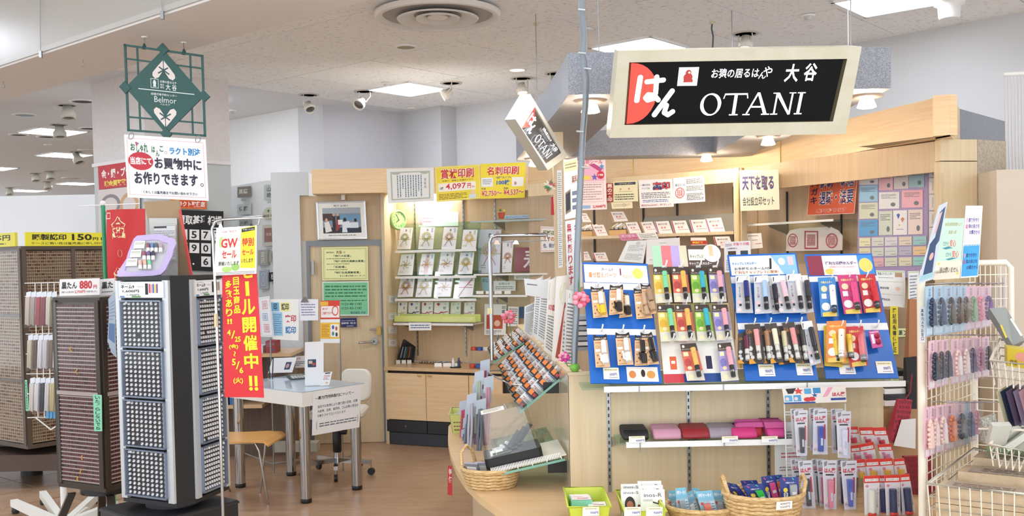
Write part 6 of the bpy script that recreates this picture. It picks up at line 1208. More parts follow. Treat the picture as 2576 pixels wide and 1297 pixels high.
# calendar sheets, yellow strip
ZD = zc(2220,480,3.2416)
cal = [('b',.02,.02,.98,.98,.02,.02,'A8C88A'),('t','写真入りカレンダー',.08,.05,.6,.12,'5A6A80',.02),('r',.66,.05,.9,.16,'B89A7A'),('l',.1,.17,.6,.2,1,'7A8A9A'),('l',.05,.27,.95,.29,1,'A8C88A'),('t','賞状印刷',.15,.42,.45,.48,'5A6A80',.02),('e',.75,.45,.08,.05,'F0D0B8'),('l',.05,.6,.95,.62,1,'A8C88A'),('t','各種絵名刺',.15,.72,.5,.78,'5A6A80',.02)]
P3 = PL((0,5.9,0),-20); sheet('service_sheet','white sheet with green dotted borders right of the rightmost display','notice',PL(tuple(aY(2240,740,5.6))[:2],-10).q(*ZD(-60,648,182,650,186,985,-60,950)),cal,'F0F2F2',curve=lambda u,v: .012*math.sin(v*5)); sheet('service_sheet','second white dotted sheet partly behind the rosary rack','notice',PL(tuple(aY(2290,740,5.5))[:2],-10).q(*ZD(208,655,300,652,305,930,210,950)),[('b',.03,.02,.97,.98,.03,.02,'A8C88A'),('l',.15,.1,.8,.9,9,'7A8AA0')],'EEF0F2')
sc_ = thing('storage_cabinet','dim brown cabinet behind the end of the counter','cabinet',(2.05,5.1,0)); a,b = aY(2232,800,5.12),aY(2300,800,5.12); obj('cabinet_body',MB().box(a.x,5.1,0,b.x,5.4,aY(2250,778,5.1).z,M('8A7256',.6)),sc_)
sheet('yellow_vertical_strip','tall yellow strip with black brush lettering behind the rightmost display','banner',qY(5.09,*ZD(62,940,125,940,130,1330,65,1330)),[('v','簿記用楷書体訂正',.3,.03,.78,.97,'1A1A1A',.02)],'D9C81E'); sheet('arrow_card','small beige card with a printed arrow beside the yellow strip','notice',qY(5.09,*ZD(128,1120,205,1118,207,1185,130,1190)),[('t','刷',.05,.2,.42,.8,'333333',.04),('p',[(.5,.25),(.62,.25),(.95,.55),(.62,.85),(.5,.85),(.8,.55)],'333333')],'C9D09A')
# clutter between counter and rosary rack
def bag(lab,pts,D,col,th=.08,name='paper_bag',dots=None,strings=None,cat='bag'):
    q = qY(D,*pts); t = thing(name,lab,cat,(q[2]+q[3])/2); d = V((0,th,0)); obj('bag_body',MB().hexa([q[3],q[2],q[2]+d,q[3]+d,q[0],q[1],q[1]+d*.3,q[0]+d*.3],M(col,.6)),t)
    if dots: obj('printed_dots',paint(MB(),q,[('e',.12+.2*(i%5)+(.1 if j%2 else 0),(j+.5)/dots,.075,.36/dots,'7E1628') for j in range(dots) for i in range(5-j%2)]),t)
    if strings: obj('bag_string',MB().tube([aY(x,y,D-.005) for x,y in strings],.003,M('8E1A2C',.5),6),t)
    return t
bag('red polka-dot paper bag behind the seal cases',((2260,1004),(2295,1006),(2282,1118),(2241,1112)),4.61,'B02C44',dots=9,strings=[(2277,1006),(2290,985),(2294,940)])
bag('dark red polka-dot bag standing on the ledge behind the rosary rack',((2275,1148),(2345,1146),(2360,1300),(2290,1300)),3.95,'8E2030',dots=10)
bag('brown paper bag leaning against the rosary rack post',((2288,752),(2312,752),(2310,1029),(2284,1029)),4.72,'A8714A'); bag('black hanging cloth bag beside the rosary rack post',((2278,900),(2306,896),(2306,1032),(2288,1032)),4.71,'141416',cat='cloth bag',name='cloth_bag')
bx_ = thing('cardboard_box','brown cardboard box beneath the white papers behind the seal cases','box',aY(2270,1200,4.75)); obj('box_body',MB().hexa([V((*tuple(aY(x,y,d))[:2],0)) for x,y,d in ((2223,1190,4.7),(2330,1190,4.7),(2330,1185,5.1),(2225,1185,5.1))]+[aY(x,y,d) for x,y,d in ((2222,1028,4.7),(2330,1028,4.7),(2330,1030,5.1),(2224,1030,5.1))],M('A8835C',.7)),bx_)
sheet('folded_paper','large folded white sheet slipped into the red polka-dot bag','paper',qY(4.6,(2268,1055),(2304,1052),(2303,1128),(2248,1120)),[],'E2E0E0')
for k in range(6): y = 934+k*15; q = qY(4.8-k*.02,(2226,y),(2290,y-3),(2293,y+10),(2226,y+12)); mb = MB(); c = ('26262A','E8E8E8','3A3A40','F0EEEA','2A2A2E','F4F4F4')[k]; mb.hexa([q[3],q[2],q[2]+V((0,.2,0)),q[3]+V((0,.2,0)),q[0],q[1],q[1]+V((0,.2,0)),q[0]+V((0,.2,0))],M(c,.5)); one('paper_folder',mb,'%s folder in the stack behind the end of the counter, %s from top' %(('black','white')[k%2],ORD[k]),'folder','stacked folders behind the counter end')
# shelf clutter behind left of displays: rack of grey trays
for k in range(7): y = 795+k*13; q = qY(4.9,(1448,y),(1490,y-1),(1490,y+8),(1448,y+9)); mb = MB(); mb.hexa([q[3],q[2],q[2]+V((0,.15,0)),q[3]+V((0,.15,0)),q[0],q[1],q[1]+V((0,.15,0)),q[0]+V((0,.15,0))],M(('9AA4B0','E6E8EC')[k%2],.5)); one('letter_tray',mb,'flat tray in the stack behind the leftmost display, %s from top' %ORD[k],'tray','stacked trays behind the leftmost display')
for k,(x,l) in enumerate(((1850,'leftmost'),(1877,'middle'),(2015,'rightmost'))): pass

# ================= LEFT FLANK OF THE ISLAND =================
def tiltq(pts3): return [V(p) for p in pts3]
def tshelf(lab,y0,y1,xl,zl,xr_,zr,nx=0):
    s = -.0627; P = [V((xl,y0,zl)),V((xr_,y0,zr)),V((xr_+s*(y1-y0),y1,zr)),V((xl+s*(y1-y0),y1,zl))]; t = thing('tilted_glass_shelf',lab,'shelf',(P[0]+P[1])/2)
    n_ = (P[1]-P[0]).cross(P[3]-P[0]).normalized(); n_ = n_ if n_.z > 0 else -n_; obj('glass_plate',MB().hexa([p-n_*.008 for p in P]+P,GREENGLASS),t); obj('front_lip',MB().hexa([P[0]-V((0,.003,0))-n_*.009,P[1]-V((0,.003,0))-n_*.009,P[1]-V((0,.0005,0))-n_*.009,P[0]-V((0,.0005,0))-n_*.009,P[0]-V((0,.003,0))+n_*.001,P[1]-V((0,.003,0))+n_*.001,P[1]-V((0,.0005,0))+n_*.001,P[0]-V((0,.0005,0))+n_*.001],GEDGE),t)
    e = P[1]+V((.0,.05,-.02)); obj('bracket',MB().box(e.x-.07,e.y-.002,e.z-.05,isx(e.y)-.002 if isx(e.y) > e.x-.05 else e.x,e.y+.002,e.z,BLACK),t)
    return P,n_
def stamp_proto():
    t = thing('small_stamp_pack','x','stamp pack',(0,0,0),'small stamp packs on the tilted shelves')
    obj('black_tray',MB().box(-.026,-.012,0,.026,.012,.03,BLACK),t)
    T = Matrix.Rotation(-.35,4,'X'); c = obj('card',MB().box(-.026,.004,.0,.026,.0055,.082,M('F1F0EE',.4),T),t)
    Q = [T@V(p) for p in ((-.026,.0038,.082),(.026,.0038,.082),(.026,.0038,.0),(-.026,.0038,.0))]; n_ = V((0,-1,0)); mb = MB()
    for i,(vs,fs,col) in enumerate(flat([('r',.06,.08,.94,.3,'E9EDF0'),('l',.12,.12,.88,.26,1,'4A6AA0'),('t','実印',.15,.36,.5,.55,'C03040',.02),('l',.55,.38,.9,.54,2,'555555')])): mb.add([Q[0]*(1-u)*(1-v)+Q[1]*u*(1-v)+Q[2]*u*v+Q[3]*(1-u)*v+n_*(.0004+i*.0001) for u,v in vs],fs,M(col,.5))
    obj('printing',mb,c); obj('seal_face',MB().box(-.017,-.016,.008,.003,-.011,.03,M('D9793A',.3,.5)).box(.006,-.015,.01,.02,-.011,.024,M('B8303A',.4)),t); return t
sproto = stamp_proto(); used = [False]
def fill(P,n_,nu,nv,wh,u0=.06,u1=.94,sc=1.0,skip=()):
    ex = (P[1]-P[0]).normalized(); ey = (P[3]-P[0]).normalized()
    for j in range(nv):
        for i in range(nu):
            if (i,j) in skip: continue
            p = P[0]+(P[1]-P[0])*(u0+(u1-u0)*i/max(1,nu-1))+(P[3]-P[0])*(.04+.93*j/nv)+n_*.002
            p = p+n_*.012; R_ = Matrix(((.72,0,-.69),(0,1,0),(.69,0,.72))).transposed().to_4x4()@Matrix.Scale(sc*rnd.uniform(.92,1.05),4); T = Matrix.Translation(p)@R_@Matrix.Rotation(rnd.uniform(-.45,.1),4,'Z')
            lab = 'small stamp pack with white card, %s, row %s from the front, %s across' %(wh,ORD[j],ORD[i])
            if not used[0]: sproto.matrix_world = T; sproto['label'] = lab; used[0] = True
            else: dup(sproto,T,lab)
PA,nA = tshelf('middle tilted glass shelf crowded with small stamp packs',4.4,6.25,.02,.946,.2,1.09); fill(PA,nA,4,8,'middle tilted shelf',sc=1.0)
PB_,nB = tshelf('far tilted glass shelf of small stamp packs',6.38,7.1,-.132,.966,.07,1.09); fill(PB_,nB,5,6,'far tilted shelf',sc=.85)
PC,nC = tshelf('lowest tilted glass shelf carrying the clear lidded case',4.15,4.95,-.071,.729,.206,.787)
# white comb edged tray and the lidded case
exC = (PC[1]-PC[0]).normalized(); eyC = (PC[3]-PC[0]).normalized(); RC = Matrix((exC,eyC,nC)).transposed().to_4x4(); TC = Matrix.Translation(PC[0])@RC
tr = thing('comb_edged_tray','white sectioned tray with toothed edge under the lidded case','tray',PC[0]); LC_ = (PC[1]-PC[0]).length
obj('tray_plate',MB().box(-.03,.0,.012,LC_+.01,.34,.018,M('EDE6D6',.4),TC),tr); 
for k in range(5): obj('divider',MB().box(.02+k*.062,0,.0012,.024+k*.062,.1,.012,WHITE,TC),tr)
mb = MB()
for k in range(44): mb.box(-.028+k*.0068,-.006,.008,-.024+k*.0068,.004,.03,WHITE,TC)
o = obj('teeth',mb,tr); o['kind'] = 'stuff'
cs = thing('lidded_display_case','clear domed case on black base holding open black seal boxes','case',PC[0]+nC*.02); w_ = .245; d_ = .2; ox = -.045
T2 = TC@Matrix.Translation((ox,.02,.02))
def rr_(w_,d_,r): return [(r+0 if 0 else x,y) for x,y in [(cx0+r*math.cos(a),cy0+r*math.sin(a)) for cx0,cy0,a0 in ((w_-r,r,-1.5708),(w_-r,d_-r,0),(r,d_-r,1.5708),(r,r,3.1416)) for a in [a0+k*1.5708/4 for k in range(5)]]]
def rrp(w_,d_,r,z0,z1,mat,T,inset=0,sm=False):
    A = [T@V((x,y,z0)) for x,y in rr_(w_,d_,r)]; B = [T@V((inset+x*(w_-2*inset)/w_,inset+y*(d_-2*inset)/d_,z1)) for x,y in rr_(w_,d_,r)]; n = len(A); m = MB(); m.add(A+B,[(i,(i+1)%n,n+(i+1)%n,n+i) for i in range(n)],mat,True); m.add(A+B,[tuple(range(n,2*n))],mat); return m
obj('black_base',rrp(w_,d_,.02,0,.045,BLACK,T2).add([T2@V((x,y,0)) for x,y in rr_(w_,d_,.02)],[tuple(range(19,-1,-1))],BLACK),cs)
obj('clear_cover',rrp(w_-.006,d_-.006,.03,.045,.23,CASEG,T2@Matrix.Translation((.003,.003,0)),.02),cs)
E3 = [T2@V(p) for p in ((.03,.02,.231),(.13,.02,.232),(.13,.12,.232),(.03,.12,.231))]; sheet('case_top_label','white label lying on top of the lidded case','label',[E3[3],E3[2],E3[1],E3[0]],[('l',.1,.15,.9,.85,4,'B0A070')],'EFEFEC')
for k,(x,y) in enumerate(((.085,.02),(.115,.075),(.14,.125))):
    T3 = T2@Matrix.Translation((x,y,.047))@Matrix.Rotation(.25,4,'Z'); b = thing('open_seal_box','black open seal box inside the lidded case, %s' %('nearest','middle','farthest')[k],'box',T3.translation)
    obj('box_base',MB().box(-.045,0,0,.035,.045,.014,M('242428',.4),T3),b); obj('box_lid',MB().box(.0,0,0,.085,.045,.01,M('2A2A2E',.35),T3@Matrix.Translation((.037,0,.012))@Matrix.Rotation(-.75,4,'Y')),b); obj('silver_trim',MB().box(-.046,-.001,.005,.036,.0,.008,CHROME,T3),b)
    obj('seal',MB().tube([T3@V((-.025,.012,.02)),T3@V((-.025,.034,.02))],.008,M('ECECEC',.3),10),b)
for k in range(4): T3 = T2@Matrix.Translation((.03+.012*k,.012+.05*(k%2),.05))@Matrix.Rotation(.3,4,'Z'); one('tiny_price_card',MB().box(0,0,0,.032,.0015,.022,PAPER,T3),'tiny white price card inside the lidded case, %s' %ORD[k],'price card')
# basket and hanging string bags
sbk = aZ(1236,1221,ZL); straw(sbk.x,sbk.y,.124,.115,.08,ZL,'straw basket with loop handle under the lidded case at the ledge',((2.6,.45,.085),),rows=6,flare=1.3)
for k in range(3): p = sbk+V((-.07+.03*k,-.02+.02*k,.04)); T = Matrix.Translation(p)@Matrix.Rotation(.5*k-.4,4,'Z')@Matrix.Rotation(.5,4,'X'); t = thing('flat_pack','clear flat pack lying in the loop-handled straw basket, %s' %ORD[k],'pack',p); obj('card',MB().box(-.03,0,0,.03,.01,.075,M(('8A8A94','B9B4C4','D8D4D0')[k],.4),T),t); obj('printed_label',MB().box(-.022,-.0012,.02,.022,-.0004,.06,PAPER,T),t)
SC_ = ['C9506A','8AA8C8','D8D8DC','5A4A6A','E6E2DA','A03A4A','7A90A8','C8B8D0','E0E4EA','4A4A52','B8C8B0','D89AA8','C4C8D4','6A7A90']
hr = thing('bag_hanger','chrome rod on the island flank from which slim bags hang','rack',aY(1250,900,5.3)); obj('rod',MB().tube([V((isx(4.75) ,4.75,1.0)),V((isx(4.75)-.2,4.8,1.02)),V((-.16,5.4,1.02)),V((isx(5.4) ,5.42,1.02))],.004,CHROME,6),hr)
for k in range(14):
    f_ = k/13; px = 1160+62*((k*5)%14)/13+8; D = 5.45-.03*k; yt = 905+20*((k*3)%5)+(1-(px-1160)/62)*120; yb = yt+150+10*(k%3)
    if yb > 1160: yb = 1160
    q = qY(D,(px-12,yt),(px+12,yt-6),(px+8,yb),(px-20,yb+6)); t = thing('slim_string_bag','slim clear bag of %s cord on the island flank, %s from the back' %(('rose','pale blue','white','plum','ivory','crimson','slate','lilac','silver','charcoal','sage','pink','grey','steel blue')[k],ORD[k]),'string bag',(q[2]+q[3])/2,'slim cord bags hanging on the island flank')
    obj('card',MB().slab([q[0],q[1],q[1]*.78+q[2]*.22,q[0]*.78+q[3]*.22],.001,M('C4D0DC',.4)),t); P = lambda u,v: (q[0]*(1-u)+q[1]*u)*(1-v)+(q[3]*(1-u)+q[2]*u)*v-V((0,.006,0))
    obj('cord',MB().tube([P(.35,.15),P(.3,.55),P(.35,.93),P(.55,.97),P(.62,.6),P(.55,.15)],.007,M(SC_[k],.6),6),t); obj('clear_bag',MB().slab([p-V((0,.015,0)) for p in q],.0005,BAG),t)
lime_basket(aZ(1131,1090,ZL).x,aZ(1131,1090,ZL).x+.15,5.55,5.8,.11,'lime basket of clear wrapped parts at the far end of the ledge',mat=M('D4DC86',.4))
for k in range(6): p = V((aZ(1131,1090,ZL).x+.03+.02*k,5.6+.03*(k%3),ZL+.075+.01*(k%2))); one('wrapped_part',MB().box(-.025,-.015,0,.025,.015,.02,M(('D8DCDC','C4C8C4')[k%2],.25),Matrix.Translation(p)@Matrix.Rotation(k,4,'Z')),'clear wrapped part in the far lime basket, %s' %ORD[k],'packet','wrapped parts in the far lime basket')
p = aZ(1150,1040,ZL+.1); kc = thing('card_reader','black hand terminal leaning at the far end of the ledge','device',aY(1185,1035,5.9)); q = qY(5.9,(1196,1018),(1205,1022),(1178,1048),(1160,1044)); obj('body',MB().slab(q,.05,M('222226',.4)),kc); obj('keypad',paint(MB(),q,[('r',.2,.1,.8,.4,'4A5A6A'),('l',.2,.5,.8,.9,3,'8A8A90')]),kc)
# small clear rack at left behind the packs (chrome display stand with hooks)
cst = thing('clip_stand','chrome inverted-L stand with clips rising from the island flank','stand',aY(1234,905,5.3)); c5 = [(1238,905),(1234,700),(1231,610),(1236,596),(1250,592),(1374,590),(1377,603)]; obj('frame_tube',MB().tube([aY(x,y,5.3) for x,y in c5],.0105,CHROME,8),cst); obj('clip_rail',MB().tube([aY(1234,610,5.3),aY(1376,604,5.3)],.003,STEEL,6),cst)
for x,c in ((1250,'C8A890'),(1298,'C4C6C8')): obj('bulldog_clip',MB().hexa([aY(x+a,y,d) for a,y,d in ((-8,614,5.28),(8,614,5.28),(8,614,5.31),(-8,614,5.31),(-3,604,5.29),(3,604,5.29),(3,604,5.3),(-3,604,5.3))],M(c,.3,.5)),cst)
obj('price_clip',MB().box(*(aY(1226,789,5.29)),*(aY(1238,774,5.31)),M('E4D89A',.4)),cst)
# magazine / leaflet fan on the island corner
ML = [((1362,705,1385,694,1392,880,1350,850),'slim leaflet',4.9,'EDEFF2',0),((1320,770,1352,752,1338,850,1318,835),'short leaflet',5.3,'E6E9EC',1),((1348,702,1366,690,1372,868,1340,842),'narrow white brochure',5.05,'F0F1F4',2),((1380,705,1402,690,1410,915,1368,880),'brochure with dark photograph',4.75,'E8E6E2',3),((1400,695,1432,690,1428,925,1388,905),'curving leaflet with red stripe',4.6,'EFEDEA',4),((1425,728,1448,735,1452,930,1418,928),'price list in clear cover',4.45,'ECECE8',5)]
for p,l,D,c,k in sorted(ML,key=lambda m: -m[2]):
    pts = [(p[i],p[i+1]) for i in range(0,8,2)]; q = PL(tuple(aY((p[0]+p[2])/2,800,D))[:2],25).q(*pts); it = [('l',.08,.3,.9,.95,16,'8A929A'),('l',.08,.05,.7,.25,4,'5A6A8A')]
    if k == 3: it = [('r',.1,.04,.9,.28,'4A3A34'),('p',[(.4,.28),(.7,.05),(.9,.28)],'C89A80'),('t','印鑑',.1,.34,.6,.42,'B8404A',.02),('l',.1,.48,.9,.95,12,'7A828A')]
    if k == 4: it = [('e',.5,.2,.3,.12,'DDE4C8'),('p',[(.6,.3),(.75,.3),(.45,.95),(.2,.95)],'B05048'),('l',.6,.5,.95,.95,10,'8A8A90')]
    if k == 5: it = [('r',.2,.04,.5,.1,'A88078'),('l',.1,.15,.9,.95,18,'7A7A80'),('b',.05,.02,.95,.98,.02,.005,'B8B8BC')]
    sheet('leaflet',l+ ' standing on the island corner','leaflet',q,it,c,.002,'leaflets on the island corner',curve=lambda u,v: .02*math.sin(u*3.1)*(1-v))
A = qY(4.8,(1318,700),(1446,712),(1450,760),(1322,742)); sheet('leaflet_holder','white leaflet holder board behind the leaflet fan','holder',A,[('l',.05,.25,.25,.4,1,'5A6A8A')],'DDE2E4',.004)
def flower(p,n,r,col,lab,stem=None,vase=None):
    t = thing('artificial_flower',lab,'flower',p); mb = MB(); C = V(p)
    for k in range(n):
        a = k*2.399; R = r*(.35+.65*(k/n) ** .5); c = C+V((R*math.cos(a),-.3*r+.5*R*math.sin(a*1.7),R*math.sin(a)*.9)); mb.ball(c,r*.42,M(col if k%3 else 'F2A0B4',.5),5,(1,.5,.8))
    obj('blossom',mb,t)
    if stem: obj('stem',MB().tube([C]+stem,.0025,M('5A8A3A',.5),6),t)
    if vase is not None: obj('vase',MB().lathe([(.012,0),(.02,.008),(.022,.022),(.014,.032)],M('7AB84A',.2),14,Tm(vase)),t)
flower(aY(1461,752,4.1),16,.03,'EE6A84','pink artificial blossom tied to the wrapped pipe',[aY(1455,700,4.12),aY(1450,660,4.12)]); v = V((isx(4.14)+.03,4.12,ZI+.013)); flower(aY(1418,897,4.12),14,.02,'D838A0','magenta flowers in a small green glass vase on the island corner',[aY(1428,920,4.12),v+V((0,0,.02))],v)
flower(aY(1279,797,5.6),12,.035,'F0788A','pink artificial blossom behind the upper stamp packs',[aY(1285,830,5.6),aY(1290,868,5.6)])
# post with long label strips behind the side sign
po = thing('notice_post','slim oak post carrying long notice strips under the side sign','post',(.24,5.6,ZI)); a = aY(1395,600,5.5).x; b = aY(1421,600,5.5).x; obj('post',MB().box(a,5.5,ZI,b,5.56,RZ0,OAKV),po); sheet('long_label_strip','long white strip of small print on the oak post','notice',qY(5.495,(1401,428),(1413,428),(1416,672),(1404,674)),[('l',.15,.02,.85,.98,46,'9AA4A8')],'F2F3F2')
sp3 = PL(tuple(aY(1440,600,4.75))[:2],30); sheet('engraving_poster','tall poster with a framed plaque picture behind the wrapped pipe','poster',sp3.q((1418,404),(1452,396),(1456,545),(1421,552)),[('r',.02,.02,.98,.2,'E4DCB0'),('l',.1,.06,.9,.16,2,'6A6A5A'),('T','無料',.55,.28,.98,.42,'8A5A5A','F0E6E0',.03),('p',[(.05,.55),(.45,.5),(.45,.88),(.05,.92)],'8A7A6A'),('p',[(.1,.58),(.4,.54),(.4,.84),(.1,.88)],'2A3440'),('r',.55,.55,.95,.62,'6A7A9A'),('r',.55,.67,.95,.74,'6A7A9A'),('r',.55,.79,.95,.86,'6A7A9A')],'E4EAF0')
ap = thing('poster_panel','clear upright panel on the island carrying two tall posters','panel',(.28,4.75,ZI+.013)); obj('panel',MB().slab(sp3.off(-.003).q((1418,396),(1462,390),(1470,900),(1430,905)),.004,GLASS),ap)
sheet('name_engraving_banner','tall pale banner with red characters behind the wrapped pipe','banner',sp3.q((1422,556),(1457,550),(1466,720),(1428,730)),[('v','無料彫ります',.1,.03,.4,.95,'B8404A',.02),('v','名入れ',.6,.05,.9,.5,'4A6AA8',.02)],'E2EAF2')
# origami ball hanging
fb = thing('origami_ball','green and white folded paper ball with a red tassel hanging by the post','ornament',aY(1386,490,5.4)); c = aY(1383,468,5.4); mb = MB()
for k in range(18):
    a = k*2.4; zz = 1-2*(k+.5)/18; r_ = math.sqrt(1-zz*zz); d_ = V((r_*math.cos(a),r_*math.sin(a),zz)); o = d_.orthogonal().normalized(); o2 = d_.cross(o); mb.add([c+o*.014,c+o2*.014,c-o*.014,c-o2*.014,c+d_*.042],[(0,1,4),(1,2,4),(2,3,4),(3,0,4)],M(('4E8A5A','E4EADC','C86A6A')[k%3],.5))
obj('paper_star',mb,fb); obj('tassel',MB().tube([aY(1389,495,5.4),aY(1390,540,5.4)],[.006,.009],M('B82838',.6),8),fb); obj('string',MB().tube([aY(1381,430,5.4),aY(1383,455,5.4),aY(1388,495,5.4)],.0012,M('CCCCCC'),5),fb)
# ================= ROSARY RACK AND BASKETS AT THE RIGHT =================
CW = M('EFE8D6',.4); G2d = 49.5
p0 = aY(2318,900,3.3); RA = PL((p0.x,p0.y),G2d); c0 = RA.at(2452,900)
rr = thing('mesh_rack','cream wire mesh rack with packs of prayer beads at the right','rack',V((p0.x,p0.y,0)))
def post(p,z0,z1,r=.013): obj('post',MB().tube([V((p.x,p.y,z0)),V((p.x,p.y,z1))],r,CW,12),rr)
zt = 1.53; post(p0,0,zt); post(c0,0,1.3,.011)
top = [V((p0.x,p0.y,zt-.02)),V((p0.x+.01,p0.y+.012,zt)),V((p0.x+.2,p0.y+.2,zt+.02))]
def mesh_grid(A,B,z0,z1,nu,nv,r=.0022):
    for i in range(nu+1): p = A+(B-A)*i/nu; obj('mesh_wire',MB().tube([V((p.x,p.y,z0)),V((p.x,p.y,z1))],r,CW,5),rr)
    for j in range(nv+1): z = z0+(z1-z0)*j/nv; obj('mesh_wire',MB().tube([V((A.x,A.y,z)),V((B.x,B.y,z))],r,CW,5),rr)
A0,B0 = V((p0.x,p0.y,0)),V((c0.x,c0.y,0)); mesh_grid(A0,B0,.5,1.5,12,24)
e1_ = V((c0.x+.5,c0.y-.42,0)); mesh_grid(B0,e1_,.5,1.28,10,18)
C1,C2 = aY(2440,700,3.76),aY(2543,700,3.76); z_ = aY(2500,660,3.76).z
for a,b in (((C1.x-.45,z_-.04),(C2.x,z_)),): obj('top_tube',MB().tube([V((p0.x,p0.y,1.5)),V((p0.x+.03,p0.y+.05,z_-.02)),V((C1.x,3.76,z_)),V((C2.x-.02,3.76,z_)),V((C2.x,3.76,z_-.02)),V((C2.x,3.76,1.3))],.0115,CW,10),rr)
for i in range(8): x = C1.x+(C2.x-C1.x)*i/8; obj('mesh_wire',MB().tube([V((x,3.76,1.28)),V((x,3.76,z_))],.002,CW,5),rr)
for j in range(6): z = 1.3+(z_-1.3)*j/6; obj('mesh_wire',MB().tube([V((C1.x-.1,3.76,z)),V((C2.x,3.76,z))],.002,CW,5),rr)
ZD = zc(2220,480,3.2416); ZE = zc(2220,840,2.838)
hp = PL((0,3.24,0),8); nvy = '24508E'
sheet('photo_header_board','curved header board with a photograph of robed figures over the beads','board',PL(tuple(aY(2400,650,3.26))[:2],34).q(*ZD(462,120,530,88,410,720,287,758)),[('r',0,0,1,1,'C4CCD8'),('p',[(.3,.1),(.85,.05),(.9,.5),(.5,.6)],'3E5270'),('p',[(.3,.12),(.6,.1),(.45,.35),(.2,.4)],'D8B0A8'),('p',[(.1,.5),(.6,.4),(.85,.9),(.2,.95)],'2E466A'),('e',.5,.68,.16,.05,'D8A8A0'),('r',.05,.9,.95,.97,'9AC4CC')],'DDE2E4')
sheet('mint_header_board','mint and beige header board saying any sect is welcome over the beads','board',hp.q(*ZD(500,222,668,222,628,710,412,726)),[('r',0,0,1,.7,'BFDAC8'),('r',0,.7,1,1,'E6D8C4'),('t','本場京都数珠職人より',.1,.07,.9,.13,'A89A5A',.01),('t','直接入荷',.32,.2,.68,.26,'A89A5A',.01),('t','だから',.16,.38,.4,.45,'4A8A94',.01),('t','安心',.44,.35,.72,.47,'D8705A',.02),('t','だから',.34,.56,.56,.63,'4A8A94',.01),('t','安心',.6,.53,.88,.65,'D8705A',.02),('p',[(.15,.49),(.4,.46),(.6,.49),(.3,.51)],'3A8A9A'),('p',[(.35,.67),(.6,.65),(.85,.66),(.5,.69)],'3A8A9A'),('t','宗派は問いません',.08,.8,.92,.9,'4A4A38',.012),('e',.1,.74,.04,.02,'D8C84A'),('e',.9,.92,.04,.02,'D8C84A')],'E4E4D8')
kt = lambda y,c,c2: [('t','京',.08,y,.2,y+.06,c2,.02),('t','都で手作り',.22,y,.82,y+.06,c,.02),('t','念',.08,y+.085,.2,y+.145,'D8385A',.03),('t','珠の良さを',.24,y+.085,.88,y+.145,c,.02),('t','の輝きから',.3,y+.17,.92,y+.23,c,.02)]
sheet('pink_blue_header_board','tall header board, pink above and blue below, with navy lettering','board',hp.off(-.03).q(*ZD(680,120,818,120,780,700,635,710)),[('r',.05,.05,.95,.51,'EFD8E2'),('r',.04,.54,.96,.98,'3FA0D8')]+kt(.17,nvy,'E7A0B4')+kt(.66,nvy,'E7A0B4')+[('r',.04+.09*i,.54,.08+.09*i,.56,'EDEFF2') for i in range(10)],'F0EEF0')
sheet('vertical_post_label','white vertical label with black characters on the mesh rack post','label',qY(3.28,*ZD(303,945,345,945,347,1235,306,1235)),[('v','真珠カメラお取口',.25,.05,.75,.95,'4A4A4A',.01)],'F1F1F3')
def beads(conv,x0,x1,y0,y1,k,card,bead,tas,lab,big=1.0):
    pl = RA.off(k); q = pl.q(*conv(x0,y0,x1,y0-8,x1,y1-14,x0,y1)); t = thing('prayer_bead_pack',lab,'prayer beads',(q[2]+q[3])/2,'packs of prayer beads on the mesh rack')
    n_ = -pl.n if pl.n.y > 0 else pl.n; P = lambda u,v,kk=.012: (q[0]*(1-u)+q[1]*u)*(1-v)+(q[3]*(1-u)+q[2]*u)*v+n_*kk
    c = obj('card',MB().slab(q,.001,M(card,.4)),t); obj('printing',paint(MB(),q,[('v','京念珠',.4,.05,.72,.22,'8A7A84',.0),('r',.1,.84,.9,.97,'EFE2E6' if card.startswith('E') else 'C9DCE6')]),c)
    mb = MB()
    for i in range(16):
        a = 6.2832*i/16; mb.ball(P(.42+.27*math.cos(a),.53+.26*math.sin(a)),.0062*big,M(bead,.25),5)
    obj('bead_loop',mb,t); obj('tassel',MB().tube([P(.62,.3),P(.66,.42),P(.68,.8)],[.004,.008,.011],M(tas,.7),8),t); obj('clear_sleeve',MB().slab([p+n_*.024 for p in q],.0005,BAG),t)
BLc,PKc = 'A9C8DC','E8BCC8'
R1 = [(352,408,'22304A','26364E','navy',BLc),(418,496,'22304A','3A4A68','midnight blue',BLc),(500,572,'241C1A','6A5A4A','black wood',BLc),(578,628,'4A2A22','7A6450','dark brown',BLc),(632,682,'5A4A40','8A7A6A','taupe',BLc),(686,748,'7A9A70','8FB088','moss green',PKc),(750,802,'E08A98','E8A8B4','rose pink',PKc),(806,880,'5A3A78','7A4A98','purple',PKc)]
for k,(a,b,c,t_,nm,cd_) in enumerate(R1): beads(ZD,a,b,778,1185-k*10,.055,cd_,c,t_,'%s prayer beads in a sleeve, %s in the top row' %(nm,nth(k,8)))
R2 = [(330,374,'26303E','26303E','charcoal',PKc),(380,416,'26303E','2A3444','slate',PKc),(420,470,'1E2A44','26344E','dark blue',PKc),(490,545,'EBC8BC','EDE6DE','peach',PKc),(552,596,'EFD8D0','EFE2DA','cream',PKc),(600,645,'3A2E58','453A66','violet',PKc),(655,705,'C88AA8','A8708A','mauve',PKc),(712,762,'1C1A1C','4A453A','black',PKc)]
for k,(a,b,c,t_,nm,cd_) in enumerate(R2): beads(ZE,a,b,50-k*4,398-k*13,.055,cd_,c,t_,'%s prayer beads in a sleeve, %s in the middle row' %(nm,nth(k,8)))
